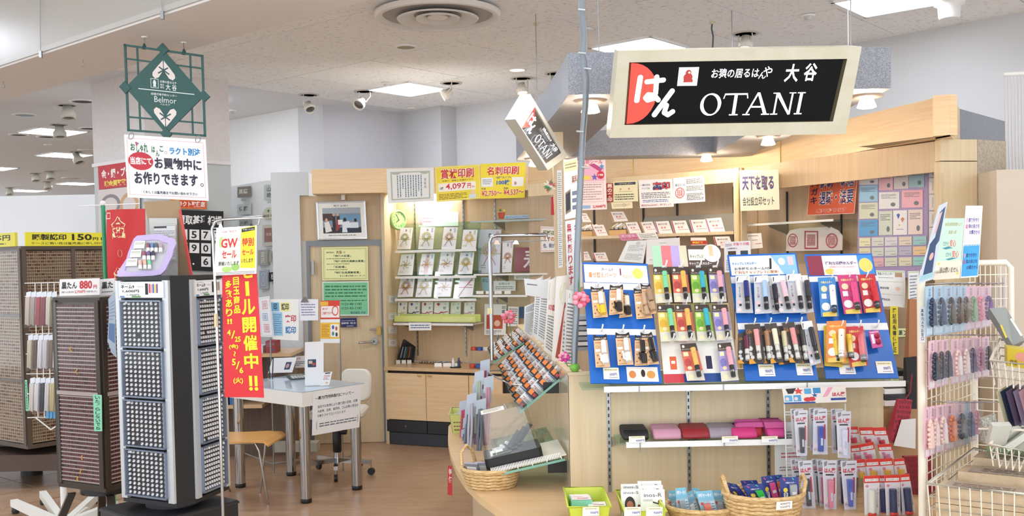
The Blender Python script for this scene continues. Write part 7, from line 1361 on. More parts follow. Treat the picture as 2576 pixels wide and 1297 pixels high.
R3 = [(300,334,'F0C4B4','F0D0C4','pale coral',PKc),(338,374,'F0CCC0','F0D6CC','shell pink',PKc),(380,440,'F2D2C2','EFE0DA','ivory pink',PKc),(446,506,'D87848','E89878','orange',PKc),(512,582,'22304E','7A8E88','navy, grey-green tasselled',PKc),(586,628,'3A4E78','4A6A98','blue',BLc),(632,672,'E090A8','E8A0B4','bright pink',PKc)]
for k,(a,b,c,t_,nm,cd_) in enumerate(R3): beads(ZE,a,b,525-k*8,888-k*20,.055,cd_,c,t_,'%s prayer beads in a sleeve, %s in the bottom row' %(nm,nth(k,7)))
for y,cv in ((760,ZD),(1175,ZD),(480,ZE)):
    for i in range(9): x = 350+i*(62 if cv is ZD else 40); a = RA.at(*cv(x,y)[0]); obj('hook',MB().tube([a,a-RA.n*(.09 if RA.n.y > 0 else -.09)+V((0,0,.004))],.0022,CHROME,5),rr)
def wire_basket(lab,rim,h,nx=9,ny=4,nz=4,taper=.02):
    t = thing('wire_basket',lab,'basket',(rim[0]+rim[2])/2-V((0,0,h))); c = sum(rim,V((0,0,0)))/4; bot = [p+(c-p).normalized()*taper-V((0,0,h)) for p in rim]
    obj('rim',MB().tube(rim,.0055,CW,8,closed=True),t)
    for j in range(1,nz): s = j/nz; obj('hoop',MB().tube([rim[i]*(1-s)+bot[i]*s for i in range(4)],.0025,CW,5,closed=True),t)
    for i in range(4):
        n = nx if i%2 == 0 else ny
        for k in range(n): s = k/n; obj('upright_wire',MB().tube([rim[i]*(1-s)+rim[(i+1)%4]*s,bot[i]*(1-s)+bot[(i+1)%4]*s],.0022,CW,5),t)
    for k in range(1,nx): s = k/nx; obj('floor_wire',MB().tube([bot[0]*(1-s)+bot[1]*s,bot[3]*(1-s)+bot[2]*s],.0022,CW,5),t)
    return bot
zr = .88; rim = [aZ(2333,1216,zr),aZ(2610,1246,zr),V((1.95,3.45,zr)),aZ(2450,1128,zr)]; bot = wire_basket('large cream wire basket of stacked wooden boxes at lower right',rim,.2,10,6,5)
def wbox(A,dx,dy,h,lab,lid='B9B0A6',nm='wooden_box',col='CDB796',cat='box'):
    t = thing(nm,lab,cat,A); W_ = wood_box if col == 'CDB796' else M(col,.5); b = [A,A+dx,A+dx+dy,A+dy]; up = V((0,0,h)); obj('box_body',MB().hexa(b+[p+up for p in b],W_),t)
    c = sum(b,V((0,0,0)))/4; i_ = [c+(p-c)*.86+up+V((0,0,.0008)) for p in b]; o = obj('lid_panel',MB().add(i_,[(0,1,2,3)],M(lid,.15)),t); obj('lid_printing',paint(MB(),[i_[3],i_[2],i_[1],i_[0]],[('l',.1,.2,.9,.8,3,'8A7468')]),t)
wood_box = wood('box_wood','BFA684','D2BC9C',.55,along='x')
d1 = (rim[1]-rim[0]).normalized(); d2 = V((-d1.y,d1.x,0)); base = rim[0]+d1*.02+d2*.02-V((0,0,.185))
for k,(o1,o2,z,L_,Wd,h,l) in enumerate(((0,.0,0,.27,.12,.06,'lowest wooden box at the front of the big basket'),(0.0,.0,.062,.27,.12,.06,'middle wooden box at the front of the big basket'),(.0,.0,.124,.26,.12,.05,'top front wooden box with glossy lid in the big basket'),(.02,.13,.0,.4,.13,.07,'lower wooden box in the second row of the big basket'),(.02,.13,.072,.4,.13,.07,'middle wooden box in the second row of the big basket'),(.04,.13,.144,.4,.12,.06,'upper wooden box with glossy lid behind the front stack'),(.06,.265,.144,.42,.12,.085,'rear wooden box with dark patterned lid'))):
    wbox(base+d1*o1+d2*o2+V((0,0,z)),d1*L_,d2*Wd,h,l,'A89C90')
wbox(base+d1*.08+d2*.39+V((0,0,.2)),d1*.45,d2*.08,.065,'long white topped green box behind the wooden boxes','E9ECE8','green_box','9AB488')
# smaller baskets with goods on the second panel
bA = wire_basket('small cream wire basket holding a yellow box at the right edge',[aY(2492,906,3.3),aY(2620,920,3.1),aY(2640,868,3.45),aY(2515,853,3.6)],.085,7,3,3)
q = aY(2538,918,3.28); yb = thing('yellow_box','yellow carton with printed characters in the upper wire basket','box',q); Q = [aY(2534,920,3.28),aY(2600,930,3.2),aY(2605,880,3.2),aY(2535,872,3.28)]; B_ = [Q[0],Q[1],Q[1]+V((.05,.12,0)),Q[0]+V((.05,.12,0))]; obj('carton',MB().hexa(B_+[p+V((0,0,.06)) for p in B_],M('D9C23A',.4)),yb); obj('printing',paint(MB(),[B_[0]+V((0,0,.06)),B_[1]+V((0,0,.06)),B_[1],B_[0]],[('e',.6,.4,.3,.25,'E8A08A'),('t','線香',.1,.6,.4,.9,'8A6A20',.02)]),yb)
bB = wire_basket('wire basket of crinkled silver packets at the right edge',[aY(2490,1118,3.15),aY(2620,1140,3.0),aY(2640,1080,3.4),aY(2522,1068,3.5)],.07,7,3,3)
for k in range(7): p = aY(2505+14*k,1112+(k%3)*5,3.22+.03*(k%2)); T = Matrix.Translation(p)@Matrix.Rotation(.6*k,4,'Z')@Matrix.Rotation(.5+.2*k,4,'X'); t = thing('silver_packet','crinkled silver lace packet in the lower right basket, %s from left' %ORD[k],'packet',p,'silver packets'); obj('packet_body',MB().box(-.03,-.01,-.005,.03,.01,.075,M('C9C9BE',.35),T),t)
p = aY(2480,1095,3.3); q = qY(3.35,(2470,1055),(2505,1042),(2512,1100),(2478,1115)); lp_ = thing('lace_pouch','standing silver lace pouch left of the packets','pouch',q[3]); obj('pouch_body',MB().slab(q,.025,speck('lace','A8A898','E0E0D6',150,.5)),lp_)
for k,(x,c,l) in enumerate(((2506,'E6E0B8','cream'),(2516,'2A3048','navy'),(2530,'5A4A62','plum'),(2548,'8A7A92','lilac grey'),(2562,'B08A94','dusty rose'),(2580,'C0988E','salmon'))):
    D = 3.35-.03*k; q = [aY(x,985,D),aY(x+13,978,D),aY(x+38,1072,D),aY(x+24,1070,D)]; t = thing('slipcase','%s slipcase leaning in the rack at the right edge' %l,'slipcase',q[3],'slipcases leaning at the right edge'); d = V((.1,.14,0)); obj('case_body',MB().hexa([q[3],q[2],q[2]+d,q[3]+d,q[0],q[1],q[1]+d,q[0]+d],M(c,.45)),t)
hd_ = thing('slipcase_shelf','wire shelf holding the leaning slipcases','shelf',aY(2540,1074,3.3)); 
for k in range(6): obj('shelf_wire',MB().tube([aY(2470+14*k,1076,3.3),aY(2500+20*k,1066,3.6)],.0025,CW,5),hd_)
obj('shelf_rail',MB().tube([aY(2462,1078,3.3),aY(2600,1082,3.15)],.004,CW,6),hd_)
q = [aY(2489,775,3.5),aY(2530,772,3.5),aY(2578,855,3.4),aY(2548,868,3.4)]; gc = thing('grey_fabric_case','smooth grey folded case leaning above the upper wire basket','case',q[3]); obj('case_body',MB().slab(q,.03,M('8E918C',.5)),gc); obj('yellow_ribbon',MB().slab([aY(2516,818,3.38),aY(2520,816,3.38),aY(2534,848,3.38),aY(2530,850,3.38)],.002,M('D8C040',.5)),gc); obj('white_tape',MB().slab([aY(2541,802,3.37),aY(2545,800,3.37),aY(2572,842,3.34),aY(2568,845,3.34)],.002,WHITE),gc)
for k in range(4): q = PL((C2.x,3.8),0).q((2514+9*k,698),(2522+9*k,698),(2522+9*k,768),(2514+9*k,768)); one('hanging_sleeve',MB().slab(q,.01,M('DAD2CE',.4)),'pale slim sleeve hanging behind the rack corner, %s from left' %ORD[k],'sleeve','pale sleeves behind the rack corner')
# ================= SERVICE TABLE AND CHAIRS =================
LG = [V((*tuple(aZ(x,y,0))[:2],0)) for x,y in ((770.6,1263.4),(898.4,1230.1),(732.9,1194.6),(605.3,1224.4))]   # front, right, back, left
CT = sum(LG,V((0,0,0)))/4; tb = thing('service_table','white topped table on four thick chrome legs','table',CT)
e1v = (LG[1]-LG[0]).normalized(); e2v = (LG[3]-LG[0]).normalized()
for p in LG:
    l = obj('leg',MB().lathe([(.037,.03),(.037,.66)],CHROME,24,Tm(p)),tb); obj('rubber_foot',MB().lathe([(.036,.002),(.038,.006),(.038,.03),(.036,.032)],BLACK,20,Tm(p)),l)
K = [LG[0]-e1v*.05-e2v*.05,LG[1]+e1v*.05-e2v*.05,LG[2]+e1v*.05+e2v*.05,LG[3]-e1v*.05+e2v*.05]
zz = lambda p,z: V((p.x,p.y,z))
obj('tabletop',MB().hexa([zz(p,.66) for p in K]+[zz(p,.755) for p in K],M('EDECE8',.35)),tb); obj('glass_cover',MB().hexa([zz(p,.7555) for p in K]+[zz(p,.761) for p in K],M('AFC4D6',.08)),tb)
tz = .762; at = lambda x,y: aZ(x,y,tz)
NPl = PL(tuple(K[0])[:2],math.degrees(math.atan2(e1v.y,e1v.x))).off(.004)
q = NPl.q((787,990),(909,970),(904,1074),(785,1095)); sheet('ordinance_notice','white notice with a black heading taped to the table edge','notice',q,[('t','－暴力団排除条例について－',.05,.08,.84,.17,'2A2A2A',.02),('t','当店では条例により暴力団の名称、印章',.1,.3,.93,.37,'5A6A80'),('t','大紋等、名刺、挨拶状、ゴム印等の受注は',.1,.41,.95,.48,'5A6A80'),('t','お断りさせて頂いております',.1,.52,.68,.59,'5A6A80'),('l',.14,.72,.92,.84,2,'6A7480'),('t','(',.08,.68,.1,.88,'6A7480'),('t',')',.94,.68,.96,.88,'6A7480')],'EEF0F4')
def stand_sheet(nm,lab,x0,x1,yt,yb,items,bg='F1F2F4',cat='notice',dy=0,t=.0015,mat=None,skew=0):
    D = at((x0+x1)/2,yb).y+dy; q = qY(D,(x0+skew,yt),(x1+skew,yt-2),(x1,yb-2),(x0,yb)); return sheet(nm,lab,cat,q,items,mat or bg,t)
stand_sheet('acrylic_board','tall white sheet standing in the middle of the table',767,814,860,970,[('r',.15,.4,.6,.58,'2A4A60'),('r',.2,.43,.4,.5,'D8C0B0'),('r',.4,.48,.56,.54,'C04A4A')],skew=0)
stand_sheet('acrylic_stand','clear acrylic upright stand behind the small card',790,852,880,968,[],mat=GLASS,cat='stand'); stand_sheet('small_card','small tilted card with red and black print on the table',806,828,936,970,[('r',.2,.04,.8,.12,'222222'),('l',.15,.2,.85,.6,4,'C85A50'),('e',.65,.8,.15,.08,'E8B898')],skew=8)
stand_sheet('credit_notice','small white notice with pink heading at the back of the table',725,771,896,926,[('t','営業中',.2,.1,.7,.3,'D87A90'),('l',.1,.42,.9,.85,3,'5A6A9A')],dy=.15)
stand_sheet('leaning_document','tilted white document with a small dark picture on the table',674,735,900,938,[('r',.62,.3,.85,.8,'3A4A6A'),('e',.72,.55,.07,.15,'C8A0A0')],skew=12,dy=-.15)
p = at(750,952); cl = thing('calculator','dark grey calculator lying on the table','calculator',p); T = Tm(p,.6)@Matrix.Rotation(.25,4,'X'); obj('body',MB().box(-.07,-.04,0,.07,.06,.016,M('3E4A4A',.4),T),cl); obj('display',MB().box(-.05,.03,.0165,.05,.052,.018,M('8A9A8A',.2),T),cl)
kb = MB()
for i in range(15): kb.box(-.055+.024*(i%5),-.03+.018*(i // 5),.016,-.037+.024*(i%5),-.018+.018*(i // 5),.019,M('C8CCCC',.5),T)
o = obj('keys',kb,cl); o['kind'] = 'stuff'
p = at(682,955); ps = thing('pen_stand','small clear pen stand with two pens at the left of the table','pen stand',p); obj('cup',MB().lathe([(.025,0),(.025,.05)],GLASS,14,Tm(p)),ps)
for dx in (-.008,.01): obj('pen',MB().tube([p+V((dx,0,.005)),p+V((dx*2,0,.17))],.004,M('1E2A3A',.3),6),ps)
# clear screen with papers behind the table
SD = PL(tuple(aY(770,900,7.72))[:2],5); sc = thing('clear_screen','clear screen standing behind the table and carrying clipped papers','screen',zz(SD.at(765,1100),.0)); obj('panel',MB().slab(SD.off(-.01).q((672,752),(861,748),(861,958),(672,962)),.004,GLASS),sc)
for x in (680,855): a = SD.at(x,900); obj('leg',MB().tube([V((a.x,a.y+.02,0)),V((a.x,a.y+.02,aY(770,755,7.72).z))],.006,STEEL,8),sc)
q = SD.q((680,752),(752,752),(751,856),(686,853)); bl = '4A90C8'
sheet('seal_type_sheet','white sheet comparing seal types in blue, red and yellow','notice',q,[('r',.02,.08,.3,.3,'7AB8DC'),('t','印',.1,.1,.22,.27,'22344A',.03),('r',.34,.08,.68,.3,'EFEB9A'),('t','認印',.38,.1,.64,.27,'22344A',.03),('r',.04,.32,.4,.9,'9CCBE8'),('l',.08,.36,.36,.85,9,'5A8AB8'),('t','実印',.5,.38,.9,.56,'C84A58',.03),('t','認印',.5,.66,.9,.84,'3A80C0',.03)])
sheet('seal_list_sheet','framed grey sheet of red seal impressions beside the red banner','notice',SD.off(.03).q((650,748),(678,744),(690,848),(656,846)),[('b',.05,.03,.95,.97,.03,.01,'C4C8CC')]+seal(.5,.2,.22,.1,'D8808A',3,False,7)+seal(.45,.5,.2,.09,'7AA0C8',3,False,8)+seal(.5,.78,.2,.1,'D8808A',3,False,9),'E9EAEE')
sheet('clipped_papers','stack of white papers held by a bulldog clip on the clear screen','paper',SD.off(.02).q((752,752),(800,752),(800,805),(756,806)),[('l',.08,.2,.85,.8,5,'7A80A8')],'EFEFF6',.006)
c = SD.off(.03).at(766,753); one('bulldog_clip',MB().hexa([c+V(v) for v in ((-.03,0,-.02),(.03,0,-.02),(.03,.02,-.02),(-.03,.02,-.02),(-.01,.005,.02),(.01,.005,.02),(.01,.012,.02),(-.01,.012,.02))],M('6A6460',.3,.7)),'dark bulldog clip over the white paper stack','clip')
sheet('yellow_orange_notice','tall clear sleeve with red, yellow and orange leaflets on the screen','notice',SD.off(.025).q((806,756),(855,755),(855,862),(806,862)),[('r',0,0,1,.44,'D8402E'),('r',0,.02,.4,.12,'E8B83A'),('r',.03,.13,.97,.4,'F3EDEA'),('t','要介護',.1,.17,.4,.22,'D84A4A',.02),('t','ご相談できます',.08,.26,.6,.33,'C83A3A',.02),('O',.76,.24,.17,.12,.25,'D8503A'),('r',0,.52,1,.9,'F0C03A'),('l',.06,.56,.45,.86,8,'B8742A'),('r',.52,.56,.95,.86,'F2F2F2'),('e',.65,.63,.06,.05,'3A5A9A'),('e',.82,.66,.06,.05,'C85A4A'),('e',.65,.78,.06,.05,'4A8A6A'),('e',.83,.8,.06,.05,'3A3A5A')],'EFF1F4')
# office chair
oc = V((*tuple(aZ(850,1192,0))[:2],0)); ch = thing('office_chair','white swivel chair with five chrome star legs behind the table','chair',oc)
obj('gas_column',MB().lathe([(.026,.1),(.026,.17),(.034,.18),(.034,.37),(.022,.38),(.022,.46)],BLACK,16,Tm(oc)).lathe([(.027,.1),(.027,.175)],CHROME,16,Tm(oc)),ch); obj('height_knob',MB().tube([oc+V((.03,-.01,.33)),oc+V((.075,-.02,.33))],.022,BLACK,12),ch)
for k in range(5):
    a = -1.45+k*6.2832/5; d = V((math.cos(a),math.sin(a),0)); s = V((-d.y,d.x,0))*.018; e = oc+d*.27
    l = obj('star_leg',MB().hexa([oc+s+V((0,0,.095)),oc-s+V((0,0,.095)),e-s*.8+V((0,0,.085)),e+s*.8+V((0,0,.085)),oc+s+V((0,0,.13)),oc-s+V((0,0,.13)),e-s*.8+V((0,0,.115)),e+s*.8+V((0,0,.115))],CHROME),ch)
    obj('caster',MB().tube([e-s*.7+V((0,0,.029)),e+s*.7+V((0,0,.029))],.027,BLACK,14).tube([e+V((0,0,.03)),e+V((0,0,.09))],.006,CHROME,6),l)
def cushion(name,T,w_,d_,h,mat,par,r=.05):
    P = rr_(w_,d_,r); n = len(P); m = MB(); L = [[T@V((w_/2+(x-w_/2)*s-w_/2,d_/2+(y-d_/2)*s,z)) for x,y in P] for s,z in ((.93,0),(1,h*.3),(1,h*.7),(.92,h))]
    for i in range(3): m.add(L[i]+L[i+1],[(k,(k+1)%n,n+(k+1)%n,n+k) for k in range(n)],mat,True)
    m.add(L[3],[tuple(range(n))],mat); m.add(L[0],[tuple(range(n-1,-1,-1))],mat); return obj(name,m,par)
cushion('seat',Tm(oc+V((0.02,-.2,.45))),.42,.4,.06,M('D9D8D0',.5),ch); bp = aY(897,990,7.98); cushion('backrest',Matrix.Translation((bp.x,bp.y,bp.z-.06))@Matrix.Rotation(-.25,4,'Z')@Matrix.Rotation(math.pi/2-.12,4,'X'),.26,.26,.05,M('E2E1D8',.45),ch,.07); obj('back_bar',MB().tube([oc+V((.02,.15,.44)),V((bp.x,bp.y+.04,.48)),V((bp.x,bp.y+.03,bp.z))],.012,CHROME,8),ch)
# wooden chair behind the black tower
wc = V((-1.82,6.82,0)); wch = thing('wooden_chair','honey plywood chair on thin chrome legs beside the black tower','chair',wc); SWo = wood('chair_ply','E0A45A','EBB870',.35,along='x'); prof = [(-.3,.43),(-.1,.425),(.08,.43),(.17,.425),(.2,.40)]; A = [V((-1.84+x,6.62,z+.02)) for x,z in prof]; B = [p+V((.03,.4,0)) for p in A]; mb = MB()
for i in range(4): mb.hexa([A[i]-V((0,0,.012)),A[i+1]-V((0,0,.012)),B[i+1]-V((0,0,.012)),B[i]-V((0,0,.012)),A[i],A[i+1],B[i+1],B[i]],SWo)
obj('seat',mb,wch)
for a,b,c in (((675,1268),(.12,6.66),.0),((579,1235),(-.22,6.72),0),((655,1240),(.1,6.98),0),((560,1215),(-.2,6.98),0)): f_ = aZ(*a,0); t_ = V((-1.84+b[0],b[1],.425)); obj('leg',MB().tube([f_+V((0,0,.0)),t_+(f_-t_)*.12,t_+V((-.02,.02,.0))],.008,CHROME,8),wch)
obj('seat_rail',MB().tube([V((-2.05,6.7,.42)),V((-1.74,6.7,.42))],.007,CHROME,6),wch)
# desk behind
dk = thing('back_desk','dark wooden desk unit with an oak edge behind the table','desk',V((-2.1,8.3,0))); DWd = wood('desk_dark','5E4A3A','6E5846',.5)
xa,xb = aY(530,1000,8.3).x,aY(742,1000,8.3).x
obj('carcass',MB().box(xa,8.45,0,xb,8.7,.86,DWd),dk); obj('side_panel',MB().box(xb-.03,8.2,0,xb,8.44,.86,DWd),dk); obj('desk_top',MB().box(xa,8.18,.861,xb,8.7,.89,OAKTOP),dk); obj('low_shelf',MB().box(xa,8.2,.44,xb-.25,8.44,.47,OAKTOP),dk)
for k,(x,y,z,w_,h,c,l) in enumerate(((560,8.3,.47,.16,.2,'DDE6EE','white and blue carton on the low desk shelf'),(588,8.3,.47,.1,.26,'3A78B8','blue printed carton on the low desk shelf'),(640,8.3,.89,.2,.06,'E4E6E8','white printer-like box on the desk top'),(690,8.3,.89,.08,.1,'9A3A40','small red box on the desk top'))):
    xx = aY(x,1000,y).x; t = thing('carton',l,'box',(xx,y,z)); obj('box_body',MB().box(xx-w_/2,y-.08,z+.001,xx+w_/2,y+.1,z+h,M(c,.5)),t); obj('printing',paint(MB(),[V((xx-w_/2,y-.08,z+h)),V((xx+w_/2,y-.08,z+h)),V((xx+w_/2,y-.08,z)),V((xx-w_/2,y-.08,z))],[('l',.1,.15,.9,.5,3,'8A9AB0'),('e',.7,.75,.1,.1,'3A60A0')]),t)
cbx = thing('power_strip','grey cable cover and looping cord on the floor under the table','cable',V((-1.75,8.1,0))); obj('cover',MB().box(-1.95,8.05,0.1,-1.6,8.18,.17,M('A8A494',.5)),cbx); obj('cord',MB().tube([V((-2.2,8.1,.09)),V((-1.95,7.95,.03)),V((-1.7,7.98,.05)),V((-1.6,8.1,.12))],.006,M('8A8880',.5),6),cbx); obj('caster',MB().tube([V((-1.83,8.0,.03)),V((-1.79,8.0,.03))],.03,BLACK,12).tube([V((-1.81,8.0,.04)),V((-1.81,8.05,.1))],.012,BLACK,6),cbx)
# ================= SALE STAND =================
ss_ = thing('sale_stand','slim chrome floor stand holding the sale sheets beside the black tower','stand',aY(560,1300,4.0)); D4 = 4.0
obj('frame_tube',MB().tube([V((aY(560,1297,D4).x,D4,0)),aY(561,1297,D4),aY(552,1000,D4),aY(545,800,D4),aY(536,600,D4),aY(533,575,D4),aY(542,557,D4),aY(560,552,D4),aY(660,546,D4),aY(661,549,D4)],.006,CHROME,10),ss_); obj('foot',MB().lathe([(.001,.0),(.14,0),(.14,.008),(.001,.014)],STEEL,24,Tm(V((aY(560,1297,D4).x,D4,.001)))),ss_); obj('clip_rail',MB().tube([aY(653,550,D4),aY(651,565,D4),aY(640,568,D4),aY(537,574,D4)],.003,CHROME,6),ss_); obj('height_clamp',MB().box(*aY(539,822,3.985),*aY(549,788,4.015),M('D8C898',.4)),ss_)
for x in (555,632): obj('clip',MB().hexa([aY(x+a,y,d) for a,y,d in ((-8,578,3.985),(8,578,3.985),(8,578,4.005),(-8,578,4.005),(-2,562,3.99),(2,562,3.99),(2,562,4.0),(-2,562,4.0))],M('D8D8D8' if x < 600 else '2A2A2E',.3,.4)),ss_)
YB = 'F6E42A'; RB = 'D82A32'
it = [('v','セール開催中',.53,.0,.9,.8,YB,.03),('t','‼',.62,.84,.86,.95,YB,.03),('v','目玉商品',.33,.1,.5,.38,YB,.03),('v','多数あり',.1,.12,.29,.4,YB,.03),('t','!!',.13,.41,.27,.45,YB,.04),('s',.2,.02,.14,.06,YB),('t','4',.12,.49,.22,.535,YB,.03),('t','/',.22,.5,.34,.56,YB,.01),('t','25',.32,.545,.47,.585,YB,.03),('t','(金)',.16,.6,.4,.64,YB,.03),('v','～',.2,.65,.4,.7,YB,.03),('t','5',.22,.71,.32,.76,YB,.03),('t','/',.31,.73,.42,.79,YB,.01),('t','6',.4,.775,.5,.82,YB,.03),('t','(火)',.24,.85,.48,.9,YB,.03)]
sheet('sale_banner','tall red sale banner with yellow vertical lettering hanging from the chrome stand','banner',qY(4.02,(558,665),(643,655),(664,1000),(566,998)),it,RB,.001,curve=lambda u,v: .008*math.sin(u*4+v*2),lift=.0012)
it = [('r',.09,.05,.55,.13,'F4F0EC'),('t','5/6(火・祝)まで',.14,.065,.5,.115,'B8404A',.01),('r',.1,.15,.56,.92,'EEF0DC'),('e',.14,.3,.05,.12,'B8D88A'),('e',.5,.84,.1,.08,'9CCB6A'),('e',.3,.88,.12,.06,'B0D67A'),('t','GW',.14,.23,.54,.43,RB,.03),('t','セール',.17,.48,.52,.65,RB,.035),('t','開催いたします',.1,.71,.58,.8,'33343A',.02),('p',[(.62,.04),(.97,.0),(.97,.88),(.62,.86)],'F4DC2E'),('p',[(.63,.05),(.95,.02),(.95,.09),(.63,.12)],'22242A'),('t','5/9(金)～5/12(月)',.66,.055,.93,.085,'F2F2F2',.01),('t','特別',.65,.24,.93,.42,RB,.03),('t','セール',.65,.48,.93,.6,RB,.03),('t','いたします',.64,.67,.92,.76,'33343A',.02),('b',.06,.94,.95,.98,.01,.01,'8A8A8A')]
sheet('gw_sale_sheet','white and yellow holiday sale sheet clipped over the red banner','notice',qY(3.97,(544,574),(646,567),(645,688),(538,693)),it,'F3F2EC',.0015)
# ================= STAMP TOWERS =================
T0,T1,T2,T3 = V((-1.745,4.43,0)),V((-1.461,4.28,0)),V((-1.405,4.36,0)),V((-1.335,4.62,0)); zb,zt = .6,1.56
bt = thing('black_stamp_tower','tall black and silver tower filled with white-capped name stamps','display tower',(-1.5,4.5,.57)); back = [V((-1.62,4.75,0)),V((-1.72,4.62,0))]
ring_ = [T0,T1,T2,T3]+back
def inset(P,k): c = sum(P,V((0,0,0)))/len(P); return [c+(p-c)*(1-k) for p in P]
I_ = inset(ring_,.06); BK_ = M('202226',.45); NB = M('10131C',.5)
obj('core',MB().prism([(p.x,p.y) for p in I_],zb,zt,BK_),bt); obj('top_cap',MB().prism([(p.x,p.y) for p in inset(ring_,-.01)],zt,zt+.018,BK_),bt); obj('bottom_cap',MB().prism([(p.x,p.y) for p in inset(ring_,-.01)],zb-.02,zb,BK_),bt); obj('turntable',MB().lathe([(.12,-.035),(.12,-.0)],DARK,24,Tm(V((-1.55,4.5,zb-.02)))),bt); mb = MB(); mb.hexa([zz(T1,zb),zz(T2,zb),zz(I_[2],zb),zz(I_[1],zb),zz(T1,zt),zz(T2,zt),zz(I_[2],zt),zz(I_[1],zt)],BK_); obj('corner_panel',mb,bt)
cap = MB().lathe([(.0062,0),(.007,.003),(.0064,.007),(.0045,.0085),(.001,.009)],M('E9EBEE',.3),10); cap.box(-.002,.001,.0088,.002,.005,.0096,M('5A5A60')); cap_me = mesh('stamp_cap',cap); n_caps = 0; rest = MB()
def face(P,Q,lab,nc,first):
    global n_caps
    d = (Q-P).normalized(); n_ = V((d.y,-d.x,0)); w_ = (Q-P).length; C = lambda s,z,k=0: P+d*s+n_*k+V((0,0,z))
    def bx3(s0,s1,z0,z1,k0,k1,mat): return MB().hexa([C(s0,z0,k0),C(s1,z0,k0),C(s1,z0,k1),C(s0,z0,k1),C(s0,z1,k0),C(s1,z1,k0),C(s1,z1,k1),C(s0,z1,k1)],mat)
    f = .035
    for s in (0,w_-f): obj('silver_upright',bx3(s,s+f,zb,zt,-.02,.012,M('C9CDD0',.3,.4)),bt)
    q = [C(f*.6,zt-.004,.014),C(w_-f*.6,zt-.004,.014),C(w_-f*.6,zt-.075,.014),C(f*.6,zt-.075,.014)]
    sheet('header_card','','',q,[('l',.06,.1,.3,.16,1,'8A8A8A'),('t','ネーム9',.06,.2,.36,.42,'22242A',.03),('t','ブラック',.42,.28,.56,.36,'444444'),('t','1,600円',.1,.5,.46,.68,'22242A',.02),('t','1,760円',.2,.76,.46,.88,'444444',.01),('r',.6,.12,.66,.8,'1E1E20')]+[('r',.68+.04*i,.15+.03*(i%2),.71+.04*i,.7,c) for i,c in enumerate(('C83A4A','E8A0B0','4A6AB8','E8D04A','7A4A9A'))]+[('r',.04,.88,.14,.96,'3A80B8'),('r',.3,.88,.5,.96,'5A9A4A'),('b',0,0,1,1,.006,.02,'9AA0A8')],'EEF1F3',.003,parent=bt)
    H = (zt-.09-zb)/4
    for b in range(4):
        z1 = zt-.085-b*H; z0 = z1-H+.01; obj('stamp_tray',bx3(f,w_-f,z0,z1,-.01,.004,NB),bt); fr = MB()
        for a in ((f,f+.006,z0,z1),(w_-f-.006,w_-f,z0,z1),(f,w_-f,z1-.006,z1),(f,w_-f,z0,z0+.006)): fr.merge(bx3(*a,.004,.024,M('7A869A',.2,.3)))
        obj('box_frame',fr,bt); cv = obj('clear_door',bx3(f,w_-f,z0,z1,.0245,.0255,GLASS),bt)
        for s in (.2,.8): obj('door_catch',MB().ball(C(f+(w_-2*f)*s,z1-.012,.028),.006,M('C8CCD0',.2),5),cv)
        for r in range(10):
            for c in range(nc):
                if (b,r,c) in ((0,7,3),(2,6,8),(2,9,2)) or (not first and b < 2 and r < 7 and c > 8-(r%3) and r%4 == 3): continue
                s = f+.016+(w_-2*f-.032)*c/(nc-1); z = z1-.016-(H-.04)*r/9; T = Matrix.Translation(C(s,z,.004))@Matrix((d,V((0,0,1)),n_)).transposed().to_4x4()
                if first and n_caps < 300:
                    o = bpy.data.objects.new('name_stamp',cap_me); COL.objects.link(o); o.matrix_world = T; tag(o,'white-capped name stamp, %s tray from top, %s row, %s from left, black tower' %(ORD[b],ORD[r],ORD[c]),'stamp','name stamps in the black tower'); n_caps += 1
                else: rest.merge(cap,T)
face(T0,T1,'left',9,True); face(T2,T3,'right',10,False)
tag(obj('name_stamp_rows',rest,None,low(rest)),'remaining white-capped name stamps in the black tower trays','stamps','name stamps in the black tower','stuff')
pl0 = [tuple(aZ(x,y,.575))[:2] for x,y in ((252,1262),(372,1300),(598,1243),(470,1215))]; pl0[1] = tuple(V(pl0[1])); obj_pl = thing('tower_plinth','black box plinth under the black stamp tower','plinth',(-1.55,4.4,0)); obj('plinth_body',MB().prism(pl0,0,.55,M('232428',.45)),obj_pl); obj('plinth_lip',MB().prism([tuple(V(p)+(V(p)-V((-1.55,4.4)))*.02) for p in pl0],.535,.545,M('2C2D31',.4)),obj_pl)
